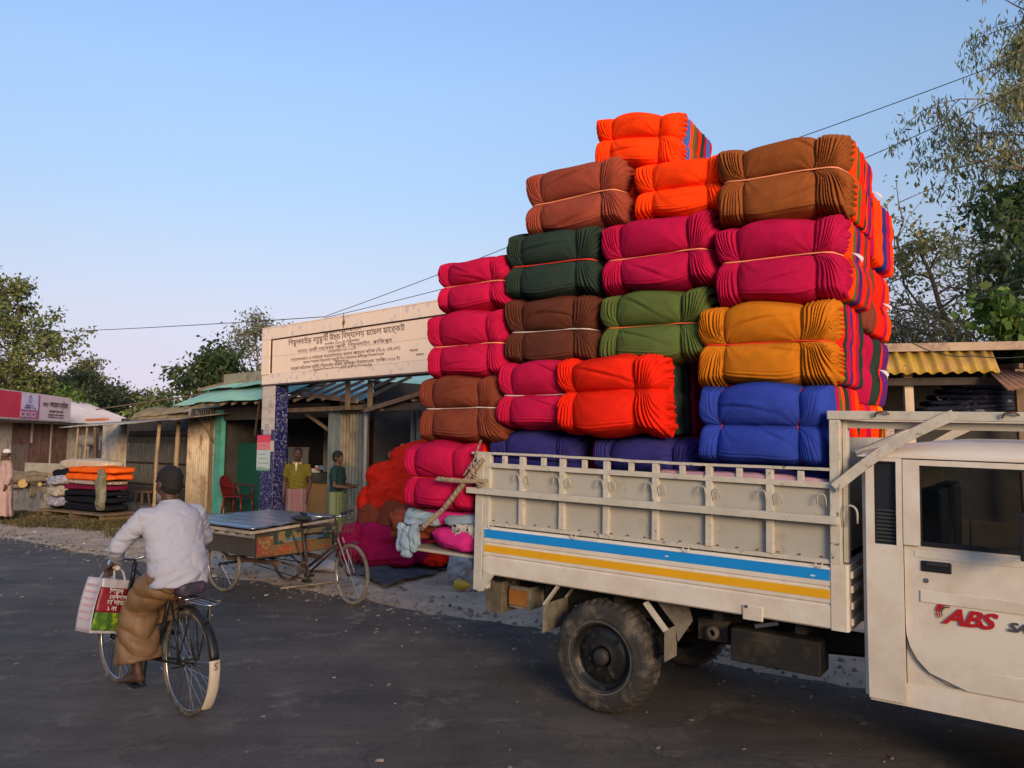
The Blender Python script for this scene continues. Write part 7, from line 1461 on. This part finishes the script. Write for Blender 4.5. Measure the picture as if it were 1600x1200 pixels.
# ------------------------------------------------------------------ trees
bark = mat('grey_brown_bark', (.14, .105, .075), .95, var=.3, vs=5, bump=.6, bs=20); barkp = mat('pale_eucalyptus_bark', (.30, .24, .19), .9, var=.3, vs=4, bump=.3)
def leafm(name, c, tr_=.35): return mat(name, c, .55, var=.25, vs=.6, bump=0, trans=tr_, attr='tint', spec=.3)
def tree(nm, label, base, H, seed, lm, bm=bark, tr=.16, cb=.35, spread=3.0, nb=9, lv=3, leaf=.10, lw=.45, nleaf=9000, sig=.30, droop=0, lean=(0, 0), up=.5, shape=None, cut=None, crook=.10, grp='trees'):
    r = np.random.RandomState(seed); t = thing(nm, label, 'tree', T(base[0], base[1], 0)); m = MB(); tips = []
    tp_ = [V3((0, 0, -.1))]; n = 9
    for i in range(1, n + 1): tp_.append(V3((lean[0] * (i / n) ** 1.2 + crook * r.randn() * (i / n), lean[1] * i / n + crook * r.randn() * (i / n), H * .93 * i / n)))
    m.tube(tp_, [tr * (1 - .85 * i / n) + .012 for i in range(n + 1)], 8)
    def br(p, d, L_, rad, lvl):
        pts = [p]; q = p; dd = d
        for i in range(4):
            dd = (dd + V3(r.randn(3)) * .22 + V3((0, 0, .10 * up - droop * .10 * (lvl > 1)))).normalized(); q = q + dd * L_ / 4; pts.append(q)
        m.tube(pts, [rad * (1 - .17 * i) for i in range(5)], 5 if lvl > 1 else 6)
        if lvl >= lv: tips.extend([pts[2], pts[3], pts[4]]); return
        for k in range(3 + (r.rand() < .5)):
            a = pts[1 + k % 4]; nd = (dd + V3(r.randn(3)) * .75).normalized(); br(a, nd, L_ * (.55 + .2 * r.rand()), rad * .5, lvl + 1)
        tips.append(pts[4])
    for i in range(nb):
        u = cb + (1 - cb) * (i + .5 * r.rand()) / nb; k = u * n; j = min(int(k), n - 1); p = tp_[j].lerp(tp_[j + 1], k - j); a = i * 2.4 + r.rand(); w_ = (shape(u) if shape else math.sin(math.pi * min(1, max(.05, (u - cb) / (1 - cb) * .85 + .15))) ** .6)
        br(p, V3((math.cos(a), math.sin(a), up)).normalized(), spread * .62 * w_ * (.75 + .5 * r.rand()), tr * (1 - u) * .55 + .018, 1)
    m.build('trunk', bm, t, smooth=True)
    P_ = np.array([tuple(q) for q in tips]); idx = r.randint(len(P_), size=nleaf); c = P_[idx] + r.randn(nleaf, 3) * sig * (.35 + .65 * r.rand(nleaf, 1)) * [1, 1, .8]
    tc_ = (.65 + .8 * r.rand(len(P_)))[idx]
    d = r.randn(nleaf, 3); d[:, 2] -= droop * 1.6; d /= np.linalg.norm(d, axis=1, keepdims=True); s_ = r.randn(nleaf, 3); s_ -= d * (s_ * d).sum(1, keepdims=True); s_ /= np.linalg.norm(s_, axis=1, keepdims=True)
    L_ = leaf * (.6 + .8 * r.rand(nleaf, 1)); nrm = np.cross(d, s_)
    V = np.stack([c, c + d * L_ * .5 + s_ * L_ * lw * .5 + nrm * L_ * .06, c + d * L_, c + d * L_ * .5 - s_ * L_ * lw * .5 + nrm * L_ * .06], 1).reshape(-1, 3)
    q = (tc_ * (.75 + .5 * r.rand(nleaf)))[:, None]; yl = (r.rand(nleaf, 1) < .08); K = np.hstack([q * (1 + .8 * yl), q * (1 + .3 * yl), q, np.ones((nleaf, 1))])
    F = np.arange(4 * nleaf).reshape(-1, 4); np_mesh('crown', V, F, lm, t, rnd=K, smooth=False)
    return t
g1 = leafm('leaf_olive_green', (.13, .16, .06)); g2_ = leafm('leaf_dark_green', (.062, .085, .040)); g3 = leafm('leaf_fresh_green', (.085, .15, .025)); g4 = leafm('leaf_eucalyptus', (.18, .20, .095)); g5 = leafm('leaf_pale_grey_green', (.14, .155, .10)); g6 = leafm('leaf_broad_dark', (.045, .075, .026))
def X(px, d): return (px - 800) / FPX * d
tree('tall_tree', 'tall tree with an airy spreading crown rising behind the long tin shed, far left', (X(20, 36), 36), 9.4, 3, g1, spread=3.3, nb=14, cb=.22, leaf=.20, nleaf=9500, sig=.26, tr=.17, lw=.55)
for i, (px, d, H_, sp_, mm, lb) in enumerate(((-60, 40, 7.2, 3.4, g2_, 'dense dark tree at the left edge behind the tall airy one'), (60, 38, 5.0, 2.8, g2_, 'dense dark tree directly right of the tall airy one, above the shed roof'), (112, 44, 5.6, 2.8, g2_, 'rounded dark tree in the tree line over the left half of the shed roof'), (30, 35, 3.9, 1.8, g3, 'fresh green low tree just above the signboard'), (95, 36, 3.7, 1.6, g3, 'fresh green low bush tree right of the signboard top'), (160, 47, 5.1, 2.6, g2_, 'dark tree in the tree line above the middle of the shed roof'), (200, 50, 4.7, 2.4, g2_, 'dark tree where the tree line sinks towards the barred shed'), (134, 48, 6.9, 1.3, g4, 'slim pale tree sticking out above the tree line'), (246, 40, 4.3, 1.5, g1, 'small olive tree left of the broad leaved one'))):
    tree('background_tree', lb, (X(px, d), d), H_, 20 + i, mm, spread=sp_, nb=9, cb=.12 if H_ < 6.5 else .5, leaf=.24, nleaf=7000 if sp_ > 2 else 3500, sig=.45, tr=.12, lv=2)
tree('broad_leaved_tree', 'broad leaved dark green tree behind the green roofs left of the gateway', (X(335, 31), 31), 5.1, 41, g6, spread=3.0, nb=12, cb=.25, leaf=.25, lw=.42, nleaf=8000, sig=.34, tr=.13, droop=.3, up=.3)
tree('slender_tree', 'slender pale tree rising between the broad leaved tree and the sign', (X(402, 34), 34), 7.3, 42, g5, spread=2.0, nb=8, cb=.5, leaf=.15, nleaf=3000, sig=.3, tr=.07)
# right hand group
tree('eucalyptus_tree', 'tall drooping eucalyptus reaching out of the frame at the upper right', (X(1742, 17), 17), 13.4, 51, g4, barkp, spread=4.0, nb=28, cb=.36, leaf=.17, lw=.22, nleaf=34000, sig=.24, tr=.17, droop=1.3, up=.35)
tree('dark_leafy_tree', 'dark broad leaved tree below the eucalyptus at the right edge', (X(1672, 14.5), 14.5), 7.5, 52, g6, spread=2.1, nb=12, cb=.42, leaf=.16, lw=.5, nleaf=7500, sig=.26, tr=.12, droop=.4, up=.2)
tree('leaning_tree', 'sparse tree with a trunk leaning left between the load and the right edge', (X(1600, 19), 19), 7.0, 53, g4, bark, spread=3.4, nb=12, cb=.42, leaf=.13, nleaf=3600, sig=.22, tr=.15, lean=(-2.6, 0), up=.6, lw=.55)
tree('leaning_tree', 'second sparse tree with upright limbs behind the leaning one', (X(1600, 23), 23), 7.8, 56, g4, bark, spread=3.2, nb=9, cb=.5, leaf=.13, nleaf=2600, sig=.26, tr=.12, lean=(-.6, 0), up=.8, lw=.5)
tree('feathery_tree', 'low feathery pale green tree just above the shed roof beside the load', (X(1420, 17), 17), 4.5, 54, g5, spread=2.0, nb=10, cb=.35, leaf=.16, lw=.2, nleaf=4200, sig=.25, tr=.06, up=.8)
tree('feathery_tree', 'low pale bush tree above the shed roof in the middle of the gap', (X(1515, 18), 18), 4.3, 55, g5, spread=1.9, nb=9, cb=.35, leaf=.14, lw=.3, nleaf=4200, sig=.25, tr=.06, up=.8)
tree('bright_shrub_tree', 'bright green leafy bush over the right end of the shed roof', (X(1592, 13), 13), 4.3, 57, g3, spread=1.0, nb=7, cb=.62, leaf=.17, lw=.7, nleaf=1500, sig=.2, tr=.05)
# ------------------------------------------------------------------ wires
wirem = mat('black_wire', (.02, .02, .022), .6, bump=0)
def wire(pts, r_, label, sag=.0):
    P_ = [at(*p) for p in pts]; m = MB(); q = []
    for a, b in zip(P_, P_[1:]):
        for i in range(16): u = i / 16; q.append(a.lerp(b, u) + V3((0, 0, -sag * 4 * u * (1 - u))))
    q.append(P_[-1]); o = m.tube([v - P_[0] for v in q], r_, 5).build('overhead_wire', wirem, M=Matrix.Translation(P_[0]), smooth=True); tag(o, label, 'wire')
wire([(-150, 521, 30), (506, 495, 13.9)], .008, 'overhead wire running left from the top of the sign across the sky', .12)
wire([(506, 495, 13.9), (1010, 296, 11), (1760, 24, 8.5)], .006, 'upper overhead wire rising from the sign past the load to the right edge', .05)
wire([(506, 497, 13.9), (1180, 318, 11.5), (1700, 87, 9)], .006, 'lower overhead wire passing behind the load to the right edge', .05)
wire([(1385, 470, 9.4), (1480, 468, 9.6), (1700, 395, 9)], .008, 'slack wire above the yellow eave, higher of the two', .05)
wire([(1385, 500, 9.4), (1500, 470, 9.5), (1700, 420, 9)], .007, 'slack wire above the yellow eave, lower of the two', .06)
wire([(1400, 520, 9.6), (1520, 556, 9.6), (1700, 530, 9.2)], .007, 'slack wire sagging across the yellow eave', .1)
